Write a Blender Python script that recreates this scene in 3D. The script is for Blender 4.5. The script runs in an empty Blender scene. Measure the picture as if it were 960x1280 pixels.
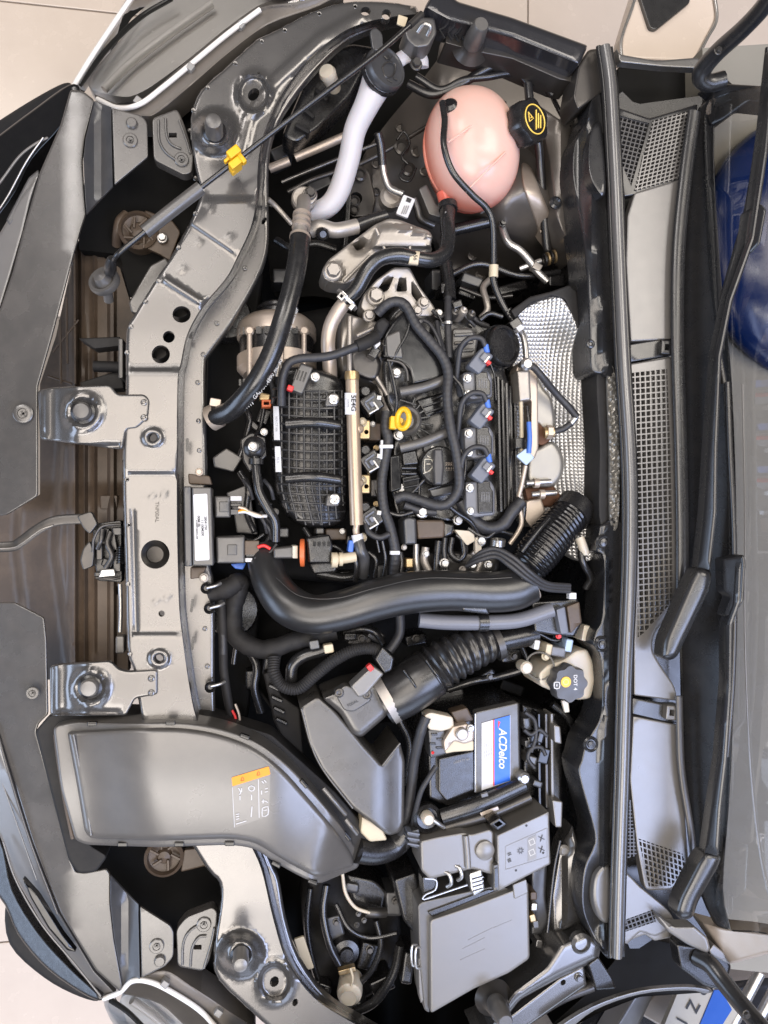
import bpy, math, random
import numpy as np
from mathutils import Vector, Matrix
from mathutils.geometry import delaunay_2d_cdt
random.seed(7)
C = bpy.context.scene.collection
SC = bpy.context.scene
# ------------------------------------------------------------------ camera
TILT = math.radians(10.0); FPX = 960.0; CAMZ = 1.10
cd = bpy.data.cameras.new('camera'); cam = bpy.data.objects.new('camera', cd); C.objects.link(cam)
cd.sensor_fit = 'VERTICAL'; cd.sensor_height = 32.0; cd.lens = 24.0
cd.clip_start = 0.02; cd.clip_end = 60
cam.location = (0, 0, CAMZ); cam.rotation_euler = (0, -TILT, 0)
SC.camera = cam
# ------------------------------------------------------------------ room light
w = bpy.data.worlds.new('World'); SC.world = w; w.use_nodes = True
bg = w.node_tree.nodes['Background']; bg.inputs[0].default_value = (1.0, 0.95, 0.90, 1); bg.inputs[1].default_value = 0.07
def area(name, loc, target, sx, sy, watt, col):
    l = bpy.data.lights.new(name, 'AREA'); l.shape = 'RECTANGLE'; l.size = sx; l.size_y = sy
    l.energy = watt; l.color = col
    o = bpy.data.objects.new(name, l); C.objects.link(o); o.location = loc
    o.rotation_euler = (Vector(target) - Vector(loc)).to_track_quat('-Z', 'Y').to_euler()
    return o
# showroom ceiling panels, an added lamp among them, and the shop windows
def panel(x, y, sx, sy, rad, col, z=2.9): area('overhead_light', (x, y, z), (x, y, 0), sx, sy, rad * math.pi * sx * sy, col).rotation_euler = (0, 0, 0)
panel(-0.55, 0.05, 1.3, 1.7, 5.0, (1.0, 0.90, 0.80))
panel(-0.75, -1.75, 2.2, 1.4, 7.0, (1.0, 0.93, 0.86))
panel(-0.75, 1.45, 1.5, 0.7, 4.5, (1.0, 0.93, 0.86))
panel(-1.7, 2.2, 1.2, 1.3, 8.5, (1.0, 0.94, 0.90))  # added lamp that brightens the headlight corner
panel(1.9, 1.25, 1.5, 1.7, 6.5, (1.0, 0.92, 0.82))
panel(1.9, -1.55, 1.9, 1.9, 8.5, (0.57, 0.67, 1.0))
panel(0.85, 0.62, 1.2, 0.14, 16.0, (1.0, 0.96, 0.9))
panel(0.85, -0.42, 1.2, 0.14, 16.0, (1.0, 0.97, 0.93))
area('shop_window', (-3.6, -1.2, 1.0), (0, 0, 0), 3.2, 1.8, 80, (0.60, 0.74, 1.0))
area('shop_window', (1.2, -4.0, 1.3), (0.2, 0, 0), 3.2, 1.8, 45, (0.62, 0.74, 1.0))
vs = SC.view_settings; vs.view_transform = 'Standard'; vs.look = 'None'; vs.gamma = 1.0; vs.use_curve_mapping = False
vs.exposure = 0.28
SC.render.engine = 'CYCLES'; SC.cycles.max_bounces = 6; SC.cycles.transparent_max_bounces = 10
SC.cycles.use_denoising = True; SC.cycles.sample_clamp_indirect = 4
# ------------------------------------------------------------------ mapping
CT, ST = math.cos(TILT), math.sin(TILT)
def P(px, py, z):
    u = (px - 480) / FPX; v = (640 - py) / FPX
    dx, dy, dz = ST + u * CT, v, -CT + u * ST
    t = (z - CAMZ) / dz
    return Vector((t * dx, t * dy, z))
def S(px, py, z):                       # metres per photo pixel at that spot
    u = (px - 480) / FPX
    return (z - CAMZ) / (-CT + u * ST) / FPX
# ------------------------------------------------------------------ materials
MATS = {}
def M(name, col, rough=0.5, metal=0.0, var=0.12, bump=0.0, bscale=400, dust=0.0, dustcol=(0.42, 0.36, 0.30),
      coat=0.0, spec=0.5, trans=0.0, sss=0.0, emit=0.0, scale=14, aniso=0.0, rvar=0.12):
    m = bpy.data.materials.new(name); m.use_nodes = True
    nt = m.node_tree; n = nt.nodes; L = nt.links
    b = n['Principled BSDF']
    def put(k, v):
        if k in b.inputs: b.inputs[k].default_value = v
    put('Roughness', rough); put('Metallic', metal); put('Coat Weight', coat); put('Coat Roughness', 0.08)
    put('Specular IOR Level', spec); put('Transmission Weight', trans); put('Subsurface Weight', sss)
    put('Subsurface Radius', (0.02, 0.01, 0.008)); put('Subsurface Scale', 0.6)
    tc = n.new('ShaderNodeTexCoord')
    nz = n.new('ShaderNodeTexNoise'); nz.inputs['Scale'].default_value = scale; nz.inputs['Detail'].default_value = 6
    nz.inputs['Roughness'].default_value = 0.65
    L.new(tc.outputs['Object'], nz.inputs['Vector'])
    mx = n.new('ShaderNodeMix'); mx.data_type = 'RGBA'
    mx.inputs[6].default_value = tuple(max(0, c * (1 - var)) for c in col) + (1,)
    mx.inputs[7].default_value = tuple(min(1, c * (1 + var)) for c in col) + (1,)
    L.new(nz.outputs['Fac'], mx.inputs[0]); out = mx.outputs[2]
    if dust > 0:
        n2 = n.new('ShaderNodeTexNoise'); n2.inputs['Scale'].default_value = scale * 2.3; n2.inputs['Detail'].default_value = 8
        n2.inputs['Roughness'].default_value = 0.75
        L.new(tc.outputs['Object'], n2.inputs['Vector'])
        mr = n.new('ShaderNodeMapRange'); mr.inputs[1].default_value = 0.42; mr.inputs[2].default_value = 0.72
        mr.inputs[3].default_value = dust * 0.25; mr.inputs[4].default_value = dust
        L.new(n2.outputs['Fac'], mr.inputs[0])
        m2 = n.new('ShaderNodeMix'); m2.data_type = 'RGBA'; m2.inputs[7].default_value = tuple(dustcol) + (1,)
        L.new(mr.outputs[0], m2.inputs[0]); L.new(out, m2.inputs[6]); out = m2.outputs[2]
    L.new(out, b.inputs['Base Color'])
    rr = n.new('ShaderNodeMapRange'); rr.inputs[3].default_value = max(0.02, rough - rvar); rr.inputs[4].default_value = min(1, rough + rvar)
    n3 = n.new('ShaderNodeTexNoise'); n3.inputs['Scale'].default_value = scale * 4; n3.inputs['Detail'].default_value = 5
    L.new(tc.outputs['Object'], n3.inputs['Vector']); L.new(n3.outputs['Fac'], rr.inputs[0]); L.new(rr.outputs[0], b.inputs['Roughness'])
    if bump > 0:
        nb = n.new('ShaderNodeTexNoise'); nb.inputs['Scale'].default_value = bscale; nb.inputs['Detail'].default_value = 3
        L.new(tc.outputs['Object'], nb.inputs['Vector'])
        bp = n.new('ShaderNodeBump'); bp.inputs['Strength'].default_value = bump; bp.inputs['Distance'].default_value = 0.0006
        L.new(nb.outputs['Fac'], bp.inputs['Height']); L.new(bp.outputs[0], b.inputs['Normal'])
    MATS[name] = m
    return m
def glassy(name, tint, refl=0.08, rough=0.03):
    m = bpy.data.materials.new(name); m.use_nodes = True
    nt = m.node_tree; n = nt.nodes; L = nt.links; n.remove(n['Principled BSDF'])
    o = n['Material Output']; t = n.new('ShaderNodeBsdfTransparent'); t.inputs[0].default_value = tuple(tint) + (1,)
    g = n.new('ShaderNodeBsdfGlossy'); g.inputs['Roughness'].default_value = rough
    f = n.new('ShaderNodeFresnel'); f.inputs['IOR'].default_value = 1.5
    a = n.new('ShaderNodeMath'); a.operation = 'ADD'; a.inputs[1].default_value = refl
    mx = n.new('ShaderNodeMixShader')
    L.new(f.outputs[0], a.inputs[0]); L.new(a.outputs[0], mx.inputs[0]); L.new(t.outputs[0], mx.inputs[1]); L.new(g.outputs[0], mx.inputs[2])
    L.new(mx.outputs[0], o.inputs[0]); MATS[name] = m
    return m
M('paint', (0.150, 0.146, 0.144), 0.27, 0.72, 0.08, 0.0, 900, dust=0.15, dustcol=(0.20, 0.178, 0.16), scale=5, rvar=0.07, coat=0.3)
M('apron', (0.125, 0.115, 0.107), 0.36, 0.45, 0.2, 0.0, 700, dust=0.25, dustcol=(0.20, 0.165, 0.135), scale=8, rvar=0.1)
M('paint_dark', (0.050, 0.047, 0.045), 0.32, 0.45, 0.3, 0.0, 700, dust=0.14, dustcol=(0.20, 0.165, 0.135), scale=8, rvar=0.1)
M('body', (0.035, 0.035, 0.040), 0.2, 0.4, 0.06, coat=0.8, scale=6)
M('inner', (0.006, 0.0058, 0.0057), 0.65, 0.0, 0.4, 0.1, 300, spec=0.12)  # near-black colour puts the deep shade of the bay into the surface
M('shield', (0.050, 0.048, 0.046), 0.27, 0, 0.12, 0.05, 1100, dust=0.20, dustcol=(0.22, 0.19, 0.17), scale=6, rvar=0.07, spec=1.0)
M('facet', (0.030, 0.032, 0.037), 0.36, 0, 0.12, 0.06, 1100, dust=0.06, spec=0.8)
M('dusty', (0.055, 0.040, 0.030), 0.44, 0, 0.3, 0.08, 500, dust=0.5, dustcol=(0.18, 0.128, 0.088), scale=5, spec=0.4)
M('black', (0.009, 0.009, 0.010), 0.27, 0, 0.3, 0.16, 900, dust=0.05, dustcol=(0.16, 0.14, 0.125), scale=30, spec=0.7)
M('black_rough', (0.011, 0.011, 0.012), 0.6, 0, 0.2, 0.4, 900, dust=0.03, spec=0.25)
M('black_gloss', (0.008, 0.008, 0.009), 0.18, 0, 0.1)
M('rubber', (0.010, 0.010, 0.011), 0.30, 0, 0.2, 0.05, 500, dust=0.02, spec=0.7)
M('hose', (0.011, 0.011, 0.012), 0.27, 0, 0.25, 0.06, 300, dust=0.05, dustcol=(0.14, 0.13, 0.12), scale=26, spec=0.75)
M('tape', (0.020, 0.020, 0.023), 0.50, 0, 0.4, 0.7, 300, dust=0.06, dustcol=(0.13, 0.125, 0.13))
M('grey_plastic', (0.13, 0.123, 0.116), 0.33, 0, 0.06, 0.05, 1200, dust=0.12, dustcol=(0.25, 0.22, 0.19), scale=6, rvar=0.07, spec=1.0)
M('grey_dark', (0.06, 0.058, 0.057), 0.36, 0, 0.1, 0.1, 1100, dust=0.07, spec=0.8)
M('duct', (0.075, 0.072, 0.070), 0.29, 0, 0.06, 0.14, 1100, dust=0.07, scale=6, rvar=0.05, spec=1.0)
M('duct_dark', (0.045, 0.043, 0.041), 0.30, 0, 0.08, 0.05, 1400, dust=0.08, scale=8, spec=0.9)
M('seal_grey', (0.085, 0.082, 0.08), 0.24, 0, 0.06, 0, scale=8, spec=1.0)
M('hose_grey', (0.13, 0.135, 0.16), 0.36, 0, 0.1, 0.1, 500)
M('plate_cream', (0.36, 0.335, 0.29), 0.4)
M('blue_dark', (0.010, 0.075, 0.36), 0.4, 0, 0.05)
M('rib_black', (0.022, 0.022, 0.024), 0.26, 0, 0.1)  # paler than the shell: specular light on rib tops put into the colour
M('cowl', (0.045, 0.045, 0.048), 0.36, 0, 0.07, 0.15, 1300, dust=0.05)
M('cowl_grey', (0.115, 0.110, 0.107), 0.30, 0, 0.05, 0.04, 1300, dust=0.05, rvar=0.05, spec=1.0)
M('cowl_black', (0.014, 0.0145, 0.0165), 0.28, 0, 0.1, 0.05, 900, dust=0.02, rvar=0.06, spec=0.8)
M('alu', (0.36, 0.335, 0.31), 0.46, 0.7, 0.18, 0.3, 260, dust=0.18, scale=22)
M('alu_warm', (0.46, 0.39, 0.33), 0.42, 0.55, 0.10, 0.15, 300, dust=0.12)
M('alu_bright', (0.52, 0.51, 0.50), 0.30, 0.85, 0.12, 0.1, 300)
M('steel', (0.42, 0.41, 0.40), 0.32, 0.85, 0.15, dust=0.05)
M('steel_dark', (0.075, 0.072, 0.070), 0.36, 0.7, 0.25, dust=0.06)
M('brass', (0.45, 0.33, 0.18), 0.35, 0.8, 0.15)
M('rail', (0.44, 0.34, 0.25), 0.36, 0.6, 0.10, 0.05, 300, dust=0.06)
M('white_neck', (0.47, 0.46, 0.49), 0.42, 0, 0.05, sss=0.2, dust=0.06, scale=8)
M('white', (0.25, 0.245, 0.24), 0.4, 0, 0.05)
M('paper', (0.56, 0.56, 0.58), 0.55, 0, 0.04)
M('cream', (0.50, 0.43, 0.31), 0.45, 0, 0.06)
M('reservoir', (0.50, 0.45, 0.37), 0.32, 0, 0.06, sss=0.2, dust=0.05)
M('pink_deep', (0.62, 0.13, 0.09), 0.28, 0, 0.1, sss=0.2, scale=8)
M('yellow', (0.72, 0.40, 0.012), 0.35, 0, 0.05)
M('print_yellow', (0.80, 0.55, 0.10), 0.5)
M('orange', (0.75, 0.26, 0.008), 0.5, 0, 0.04)
M('red', (0.62, 0.03, 0.03), 0.4)
M('orange_red', (0.55, 0.12, 0.035), 0.45, 0, 0.15)
M('blue', (0.015, 0.12, 0.62), 0.4, 0, 0.05)
M('blue_tape', (0.05, 0.14, 0.5), 0.42)
M('blue_pale', (0.35, 0.45, 0.60), 0.4)
M('connector', (0.11, 0.12, 0.15), 0.42, 0, 0.15, 0.1, 600)
M('ink', (0.02, 0.02, 0.022), 0.6, 0, 0.0)
M('ink_grey', (0.22, 0.22, 0.23), 0.6, 0, 0.0)
M('print', (0.5, 0.5, 0.5), 0.6, 0, 0.0)
M('chrome', (0.75, 0.75, 0.78), 0.10, 1.0, 0.03)
M('tile', (0.62, 0.53, 0.455), 0.25, 0, 0.10, scale=5)
M('grout', (0.30, 0.26, 0.22), 0.8)
M('round_shape', (0.002, 0.014, 0.075), 0.2, 0, 0.05)
M('dash', (0.20, 0.188, 0.162), 0.6, 0, 0.06)  # grey-beige stands in for the ceiling mirrored in the windshield
M('coil', (0.13, 0.135, 0.155), 0.36, 0, 0.1, 0.06, 500, dust=0.04)
M('foil', (0.80, 0.80, 0.80), 0.26, 1.0, 0.06, 0.1, 200, scale=20)
M('foil_dull', (0.30, 0.29, 0.27), 0.44, 0.7, 0.15, 0.2, 120, dust=0.12)
M('rust', (0.12, 0.055, 0.03), 0.7, 0.3, 0.5, 0.3, 300)
M('pipe_black', (0.012, 0.012, 0.013), 0.33, 0, 0.25, 0.04, 300, dust=0.06, dustcol=(0.13, 0.12, 0.11), scale=18, spec=0.75, rvar=0.08)
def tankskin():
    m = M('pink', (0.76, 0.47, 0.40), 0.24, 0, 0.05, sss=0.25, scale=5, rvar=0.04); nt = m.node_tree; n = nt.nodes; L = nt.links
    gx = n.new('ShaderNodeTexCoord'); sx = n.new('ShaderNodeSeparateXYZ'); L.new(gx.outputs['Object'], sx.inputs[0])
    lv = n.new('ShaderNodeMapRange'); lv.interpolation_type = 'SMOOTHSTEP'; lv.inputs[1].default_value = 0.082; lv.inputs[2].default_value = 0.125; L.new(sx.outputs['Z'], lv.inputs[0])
    cx_ = n.new('ShaderNodeMix'); cx_.data_type = 'RGBA'; cx_.inputs[6].default_value = (0.72, 0.25, 0.18, 1); cx_.inputs[7].default_value = (0.75, 0.485, 0.415, 1)  # paler top stands in for ceiling reflection; deeper pink lies below fluid level
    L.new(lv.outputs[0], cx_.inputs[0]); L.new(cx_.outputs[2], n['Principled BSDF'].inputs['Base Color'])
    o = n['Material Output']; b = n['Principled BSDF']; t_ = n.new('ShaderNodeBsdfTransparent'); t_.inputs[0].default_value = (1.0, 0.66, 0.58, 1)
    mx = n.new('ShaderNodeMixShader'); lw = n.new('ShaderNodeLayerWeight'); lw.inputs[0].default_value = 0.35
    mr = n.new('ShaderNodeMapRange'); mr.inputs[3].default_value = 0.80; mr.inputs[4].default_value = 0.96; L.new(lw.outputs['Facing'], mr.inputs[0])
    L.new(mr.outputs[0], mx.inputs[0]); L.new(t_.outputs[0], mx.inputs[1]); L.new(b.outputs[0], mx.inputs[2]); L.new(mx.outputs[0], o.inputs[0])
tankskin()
glassy('lens', (0.95, 0.955, 0.96), 0.13, 0.03)
glassy('glass', (0.90, 0.885, 0.86), 0.10, 0.02)
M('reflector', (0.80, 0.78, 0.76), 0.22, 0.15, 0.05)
M('lamp_rim', (0.13, 0.118, 0.108), 0.36, 0, 0.1, 0.06, 500, dust=0.12)
# ------------------------------------------------------------------ object makers
WL = {}
def tag(o, label, cat, group=None, kind=None):
    if label: o['label'] = label
    if cat: o['category'] = cat
    if group: o['group'] = group
    if kind: o['kind'] = kind
    return o
def thing(name, label, cat, px, py, z, group=None):
    o = bpy.data.objects.new(name, None); o.empty_display_size = 0.03
    C.objects.link(o); p = P(px, py, z); o.location = p; WL[o] = p
    return tag(o, label, cat, group)
def mk(name, vs, fs, mat, parent=None, ang=38, smooth=True):
    """link a mesh given in world coordinates"""
    if parent is not None: base = WL[parent]
    else:
        a = np.array([tuple(v) for v in vs]); base = Vector(((a[:, 0].min() + a[:, 0].max()) / 2, (a[:, 1].min() + a[:, 1].max()) / 2, a[:, 2].min()))
    me = bpy.data.meshes.new(name)
    me.from_pydata([tuple(Vector(v) - base) for v in vs], [], fs)
    me.validate()
    me.polygons.foreach_set('use_smooth', [smooth] * len(me.polygons))
    if smooth: me.set_sharp_from_angle(angle=math.radians(ang))
    if isinstance(mat, str): mat = MATS[mat]
    me.materials.append(mat); me.update()
    o = bpy.data.objects.new(name, me); C.objects.link(o)
    if parent is not None: o.parent = parent
    else: o.location = base
    WL[o] = base
    return o
def put(name, me, loc, parent, rotz=0.0, axis=None):
    """a copy of shared mesh data at a world spot"""
    o = bpy.data.objects.new(name, me); C.objects.link(o)
    if parent is not None:
        o.parent = parent; o.location = Vector(loc) - WL[parent]
    else: o.location = loc
    if axis is not None:
        o.rotation_mode = 'QUATERNION'; o.rotation_quaternion = Vector(axis).to_track_quat('Z', 'Y')
    else: o.rotation_euler = (0, 0, rotz)
    WL[o] = Vector(loc)
    return o
# ---- outlines
def fil(poly, r, n=4):
    """round the corners of a closed outline; r may be a list"""
    out = []; N = len(poly)
    for i in range(N):
        a = Vector(poly[i - 1][:2]); b = Vector(poly[i][:2]); c = Vector(poly[(i + 1) % N][:2])
        rr = r[i] if isinstance(r, (list, tuple)) else r
        u = a - b; v = c - b; lu, lv = u.length, v.length
        if lu < 1e-6 or lv < 1e-6 or rr <= 0: out.append((b.x, b.y)); continue
        k = min(rr, lu * 0.45, lv * 0.45); p = b + u / lu * k; q = b + v / lv * k
        for j in range(n + 1):
            t = j / n; s = (p * (1 - t) ** 2 + b * 2 * t * (1 - t) + q * t * t); out.append((s.x, s.y))
    return out
def crv(pts, n=6, closed=True):
    """Catmull-Rom through points (any dimension)"""
    A = [np.array(p, float) for p in pts]; N = len(A); out = []
    rng = range(N) if closed else range(N - 1)
    for i in rng:
        p0 = A[(i - 1) % N] if closed or i > 0 else A[0] * 2 - A[1]
        p1 = A[i]; p2 = A[(i + 1) % N]
        p3 = A[(i + 2) % N] if closed or i + 2 < N else A[-1] * 2 - A[-2]
        for j in range(n):
            t = j / n
            out.append(0.5 * ((2 * p1) + (p2 - p0) * t + (2 * p0 - 5 * p1 + 4 * p2 - p3) * t * t + (3 * p1 - p0 - 3 * p2 + p3) * t ** 3))
    if not closed: out.append(A[-1])
    return [tuple(o) for o in out]
def circ(cx, cy, r, n=20, ry=None, rot=0):
    ry = ry or r; c, s = math.cos(rot), math.sin(rot)
    return [(cx + r * math.cos(a) * c - ry * math.sin(a) * s, cy + r * math.cos(a) * s + ry * math.sin(a) * c) for a in [2 * math.pi * i / n for i in range(n)]]
def rect(cx, cy, w, h, deg=0, r=0):
    a = math.radians(deg); c, s = math.cos(a), math.sin(a)
    p = [(cx + x * c - y * s, cy + x * s + y * c) for x, y in ((-w / 2, -h / 2), (w / 2, -h / 2), (w / 2, h / 2), (-w / 2, h / 2))]
    return fil(p, r) if r else p
def dens(poly, step):
    out = []; N = len(poly)
    for i in range(N):
        a = np.array(poly[i][:2], float); b = np.array(poly[(i + 1) % N][:2], float)
        k = max(1, int(np.linalg.norm(b - a) / step))
        for j in range(k): out.append(tuple(a + (b - a) * j / k))
    return out
def inside(pts, poly):
    x, y = pts[:, 0], pts[:, 1]; r = np.zeros(len(pts), bool); q = np.array(poly); n = len(q); j = n - 1
    for i in range(n):
        xi, yi = q[i]; xj, yj = q[j]
        if yi != yj:
            c = ((yi > y) != (yj > y)) & (x < (xj - xi) * (y - yi) / (yj - yi) + xi); r ^= c
        j = i
    return r
def dist(pts, poly, closed=True):
    q = np.array(poly, float); a = q if closed else q[:-1]; b = np.roll(q, -1, 0) if closed else q[1:]
    best = np.full(len(pts), 1e9)
    for i in range(len(a)):
        d = b[i] - a[i]; L2 = max(1e-9, d @ d)
        t = np.clip(((pts - a[i]) @ d) / L2, 0, 1); e = pts - (a[i] + t[:, None] * d)
        best = np.minimum(best, np.hypot(e[:, 0], e[:, 1]))
    return best
def sstep(a, b, x):
    t = np.clip((x - a) / (b - a), 0, 1); return t * t * (3 - 2 * t)
def sheet(name, outline, z, mat, parent=None, thick=0.004, rnd=0.0, step=14, holes=(), zf=None, zbot=None, ang=38, hrnd=0.0, extra=None, feat=()):
    """solid piece whose top outline is given in photo pixels at height z (or zf), rounded edge, straight-down walls"""
    ol = dens(outline, min(step * 1.2, 9.0) if rnd > 0 else step * 1.2); hl = [dens(h, step * 1.2) for h in holes]
    A = np.array(ol)
    pts = list(map(tuple, ol)); loops = [list(range(len(ol)))]
    for h in hl: loops.append(list(range(len(pts), len(pts) + len(h)))); pts += list(map(tuple, h))
    add = []; rings = []
    if rnd > 0:
        area2 = np.sum(A[:, 0] * np.roll(A[:, 1], -1) - np.roll(A[:, 0], -1) * A[:, 1])
        d = np.roll(A, -1, 0) - np.roll(A, 1, 0); d /= np.maximum(1e-9, np.hypot(d[:, 0], d[:, 1]))[:, None]
        nn = np.stack([-d[:, 1], d[:, 0]], 1) * (1 if area2 > 0 else -1)
        for f in (0.3, 0.65, 1.0, 1.4):
            R_ = A + nn * rnd * f; k = inside(R_, ol) & (dist(R_, ol) > rnd * f * 0.93)
            for h in hl: k &= ~inside(R_, h) & (dist(R_, h) > 0.5)
            rings.append((R_, k))
    lo, hi = A.min(0), A.max(0)
    gx = np.arange(lo[0] + step / 2, hi[0], step); gy = np.arange(lo[1] + step / 2, hi[1], step)
    if len(gx) and len(gy):
        g = np.stack(np.meshgrid(gx, gy), -1).reshape(-1, 2); 
        for pl in feat: g = g[dist(g, np.array(pl), False) > 2.6]
        add.append((g, max(step * 0.45, rnd * 1.8)))
    if extra is not None: add.append((np.array(extra, float), 1.0))
    for g, md in add:
        if len(g) == 0: continue
        k = inside(g, ol) & (dist(g, ol) > md * 0.97)
        for h in hl: k &= ~inside(g, h) & (dist(g, h) > min(md, step * 0.4))
        pts += list(map(tuple, g[k]))
    ed = [(l[i], l[(i + 1) % len(l)]) for l in loops for i in range(len(l))]
    for R_, k in rings:
        st = len(pts); idx = []
        for pt, ok in zip(R_, k):
            idx.append(len(pts) if ok else None)
            if ok: pts.append(tuple(pt))
        for a_, b_ in zip(idx, idx[1:] + idx[:1]):
            if a_ is not None and b_ is not None: ed.append((a_, b_))
    for pl in feat:
        prev = None; q = np.array(pl, float); k = inside(q, ol) & (dist(q, ol) > 0.8)
        for pt, ok in zip(q, k):
            if not ok: prev = None; continue
            pts.append(tuple(pt))
            if prev is not None: ed.append((prev, len(pts) - 1))
            prev = len(pts) - 1
    r = delaunay_2d_cdt([Vector(p) for p in pts], ed, [], 1, 1e-3)
    V = np.array([tuple(v) for v in r[0]]); F = [list(f) for f in r[2]]
    cen = np.array([V[f].mean(0) for f in F]); k = inside(cen, ol)
    for h in hl: k &= ~inside(cen, h)
    F = [f for f, kk in zip(F, k) if kk]
    Z = zf(V[:, 0], V[:, 1]) if zf is not None else np.full(len(V), float(z))
    if rnd > 0:
        dd = dist(V, ol); t = np.clip(1 - dd / rnd, 0, 1)
        sc = S(V[:, 0].mean(), V[:, 1].mean(), float(Z.mean())); Z = Z - rnd * sc * (1 - np.sqrt(np.maximum(0, 1 - t * t)))
    if hrnd:
        for h in hl:
            dd = dist(V, h); t = np.clip(1 - dd / abs(hrnd), 0, 1)
            sc = S(V[:, 0].mean(), V[:, 1].mean(), float(Z.mean())); Z = Z - hrnd * sc * (1 - np.sqrt(np.maximum(0, 1 - t * t)))
    W = [P(V[i, 0], V[i, 1], float(Z[i])) for i in range(len(V))]
    F2 = []
    for f in F:
        a, b, c = W[f[0]], W[f[1]], W[f[2]]
        F2.append(f if (b - a).cross(c - a).z > 0 else f[::-1])
    cnt = {}
    for f in F2:
        for i in range(3):
            e = (f[i], f[(i + 1) % 3]); kx = (min(e), max(e)); cnt[kx] = None if kx in cnt else e
    low = {}
    for e in [e for e in cnt.values() if e]:
        for v in e:
            if v not in low:
                low[v] = len(W); p = W[v]; W.append(Vector((p.x, p.y, zbot if zbot is not None else p.z - thick)))
        F2.append([e[1], e[0], low[e[0]], low[e[1]]])
    used = sorted({i for f in F2 for i in f}); rm = {o: i for i, o in enumerate(used)}
    return mk(name, [W[i] for i in used], [[rm[i] for i in f] for f in F2], mat, parent, ang)
def sweep(name, W, R, mat, parent=None, seg=14, caps=True, ang=50, flat=None):
    """tube through world points with a radius at each"""
    N = len(W); vs = []; fs = []
    T = [(W[min(i + 1, N - 1)] - W[max(i - 1, 0)]).normalized() for i in range(N)]
    up = Vector((0, 0, 1)); u = T[0].cross(up)
    if u.length < 1e-3: u = Vector((1, 0, 0))
    u.normalize()
    for i in range(N):
        u = (u - T[i] * u.dot(T[i])).normalized(); v = T[i].cross(u)
        for j in range(seg):
            a = 2 * math.pi * j / seg; k = flat or 1.0
            vs.append(W[i] + u * (math.cos(a) * R[i]) + v * (math.sin(a) * R[i] * k))
    for i in range(N - 1):
        for j in range(seg):
            k = (j + 1) % seg; fs.append([i * seg + j, i * seg + k, (i + 1) * seg + k, (i + 1) * seg + j])
    if caps: fs.append(list(range(seg))[::-1]); fs.append(list(range((N - 1) * seg, N * seg)))
    return mk(name, vs, [f[::-1] for f in fs], mat, parent, ang)
def path(pts, n=8):
    """photo points (px,py,z[,r]) -> smooth world points"""
    q = crv([tuple(p) for p in pts], n, closed=False) if len(pts) > 2 else [tuple(np.array(pts[0]) * (1 - i / n) + np.array(pts[1]) * i / n) for i in range(n + 1)]
    return q
def tube(name, pts, r, mat, parent=None, n=8, seg=14, rib=None, caps=True, flat=None, lump=0.0):
    """pipe along photo points; r in pixels; rib=(pitch_px, depth_px)"""
    pts = [tuple(p) if len(p) == 4 else tuple(p) + (r,) for p in pts]
    if rib:
        q0 = path(pts, 12); acc = [0]
        for a, b in zip(q0, q0[1:]): acc.append(acc[-1] + math.hypot(b[0] - a[0], b[1] - a[1]))
        m = int(acc[-1] / rib[0] * 6); q = []
        for i in range(m + 1):
            s = acc[-1] * i / m; q.append(tuple(float(np.interp(s, acc, [p[k] for p in q0])) for k in range(4)) + (s,))
        W = [P(*p[:3]) for p in q]
        R = [(p[3] - rib[1] * (0.5 - 0.5 * math.cos(2 * math.pi * p[4] / rib[0])) ** 0.8) * S(*p[:3]) for p in q]
    else:
        q = path(pts, n); W = [P(*p[:3]) for p in q]; R = [p[3] * S(*p[:3]) * (1 + lump * random.uniform(-1, 1)) for p in q]
    return sweep(name, W, R, mat, parent, seg, caps, flat=flat)
def lathe(name, px, py, z, prof, mat, parent=None, seg=28, axis=None, lobes=0, lobe=0.0, ang=35, cap=True):
    """turned piece: prof = [(radius px, height m)...] about axis through the spot"""
    s = S(px, py, z); o = P(px, py, z); ax = Vector(axis or (0, 0, 1)).normalized()
    q = ax.to_track_quat('Z', 'Y').to_matrix(); vs = []; fs = []
    for r, h in prof:
        for j in range(seg):
            a = 2 * math.pi * j / seg; rr = r * s * (1 + lobe * math.cos(lobes * a) if lobes else 1)
            vs.append(o + q @ Vector((rr * math.cos(a), rr * math.sin(a), h)))
    for i in range(len(prof) - 1):
        for j in range(seg):
            k = (j + 1) % seg; fs.append([i * seg + j, i * seg + k, (i + 1) * seg + k, (i + 1) * seg + j])
    if cap and prof[-1][0] > 0.01: fs.append(list(range((len(prof) - 1) * seg, len(prof) * seg)))
    return mk(name, vs, fs, mat, parent, ang)
BOLTS = {}
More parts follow.
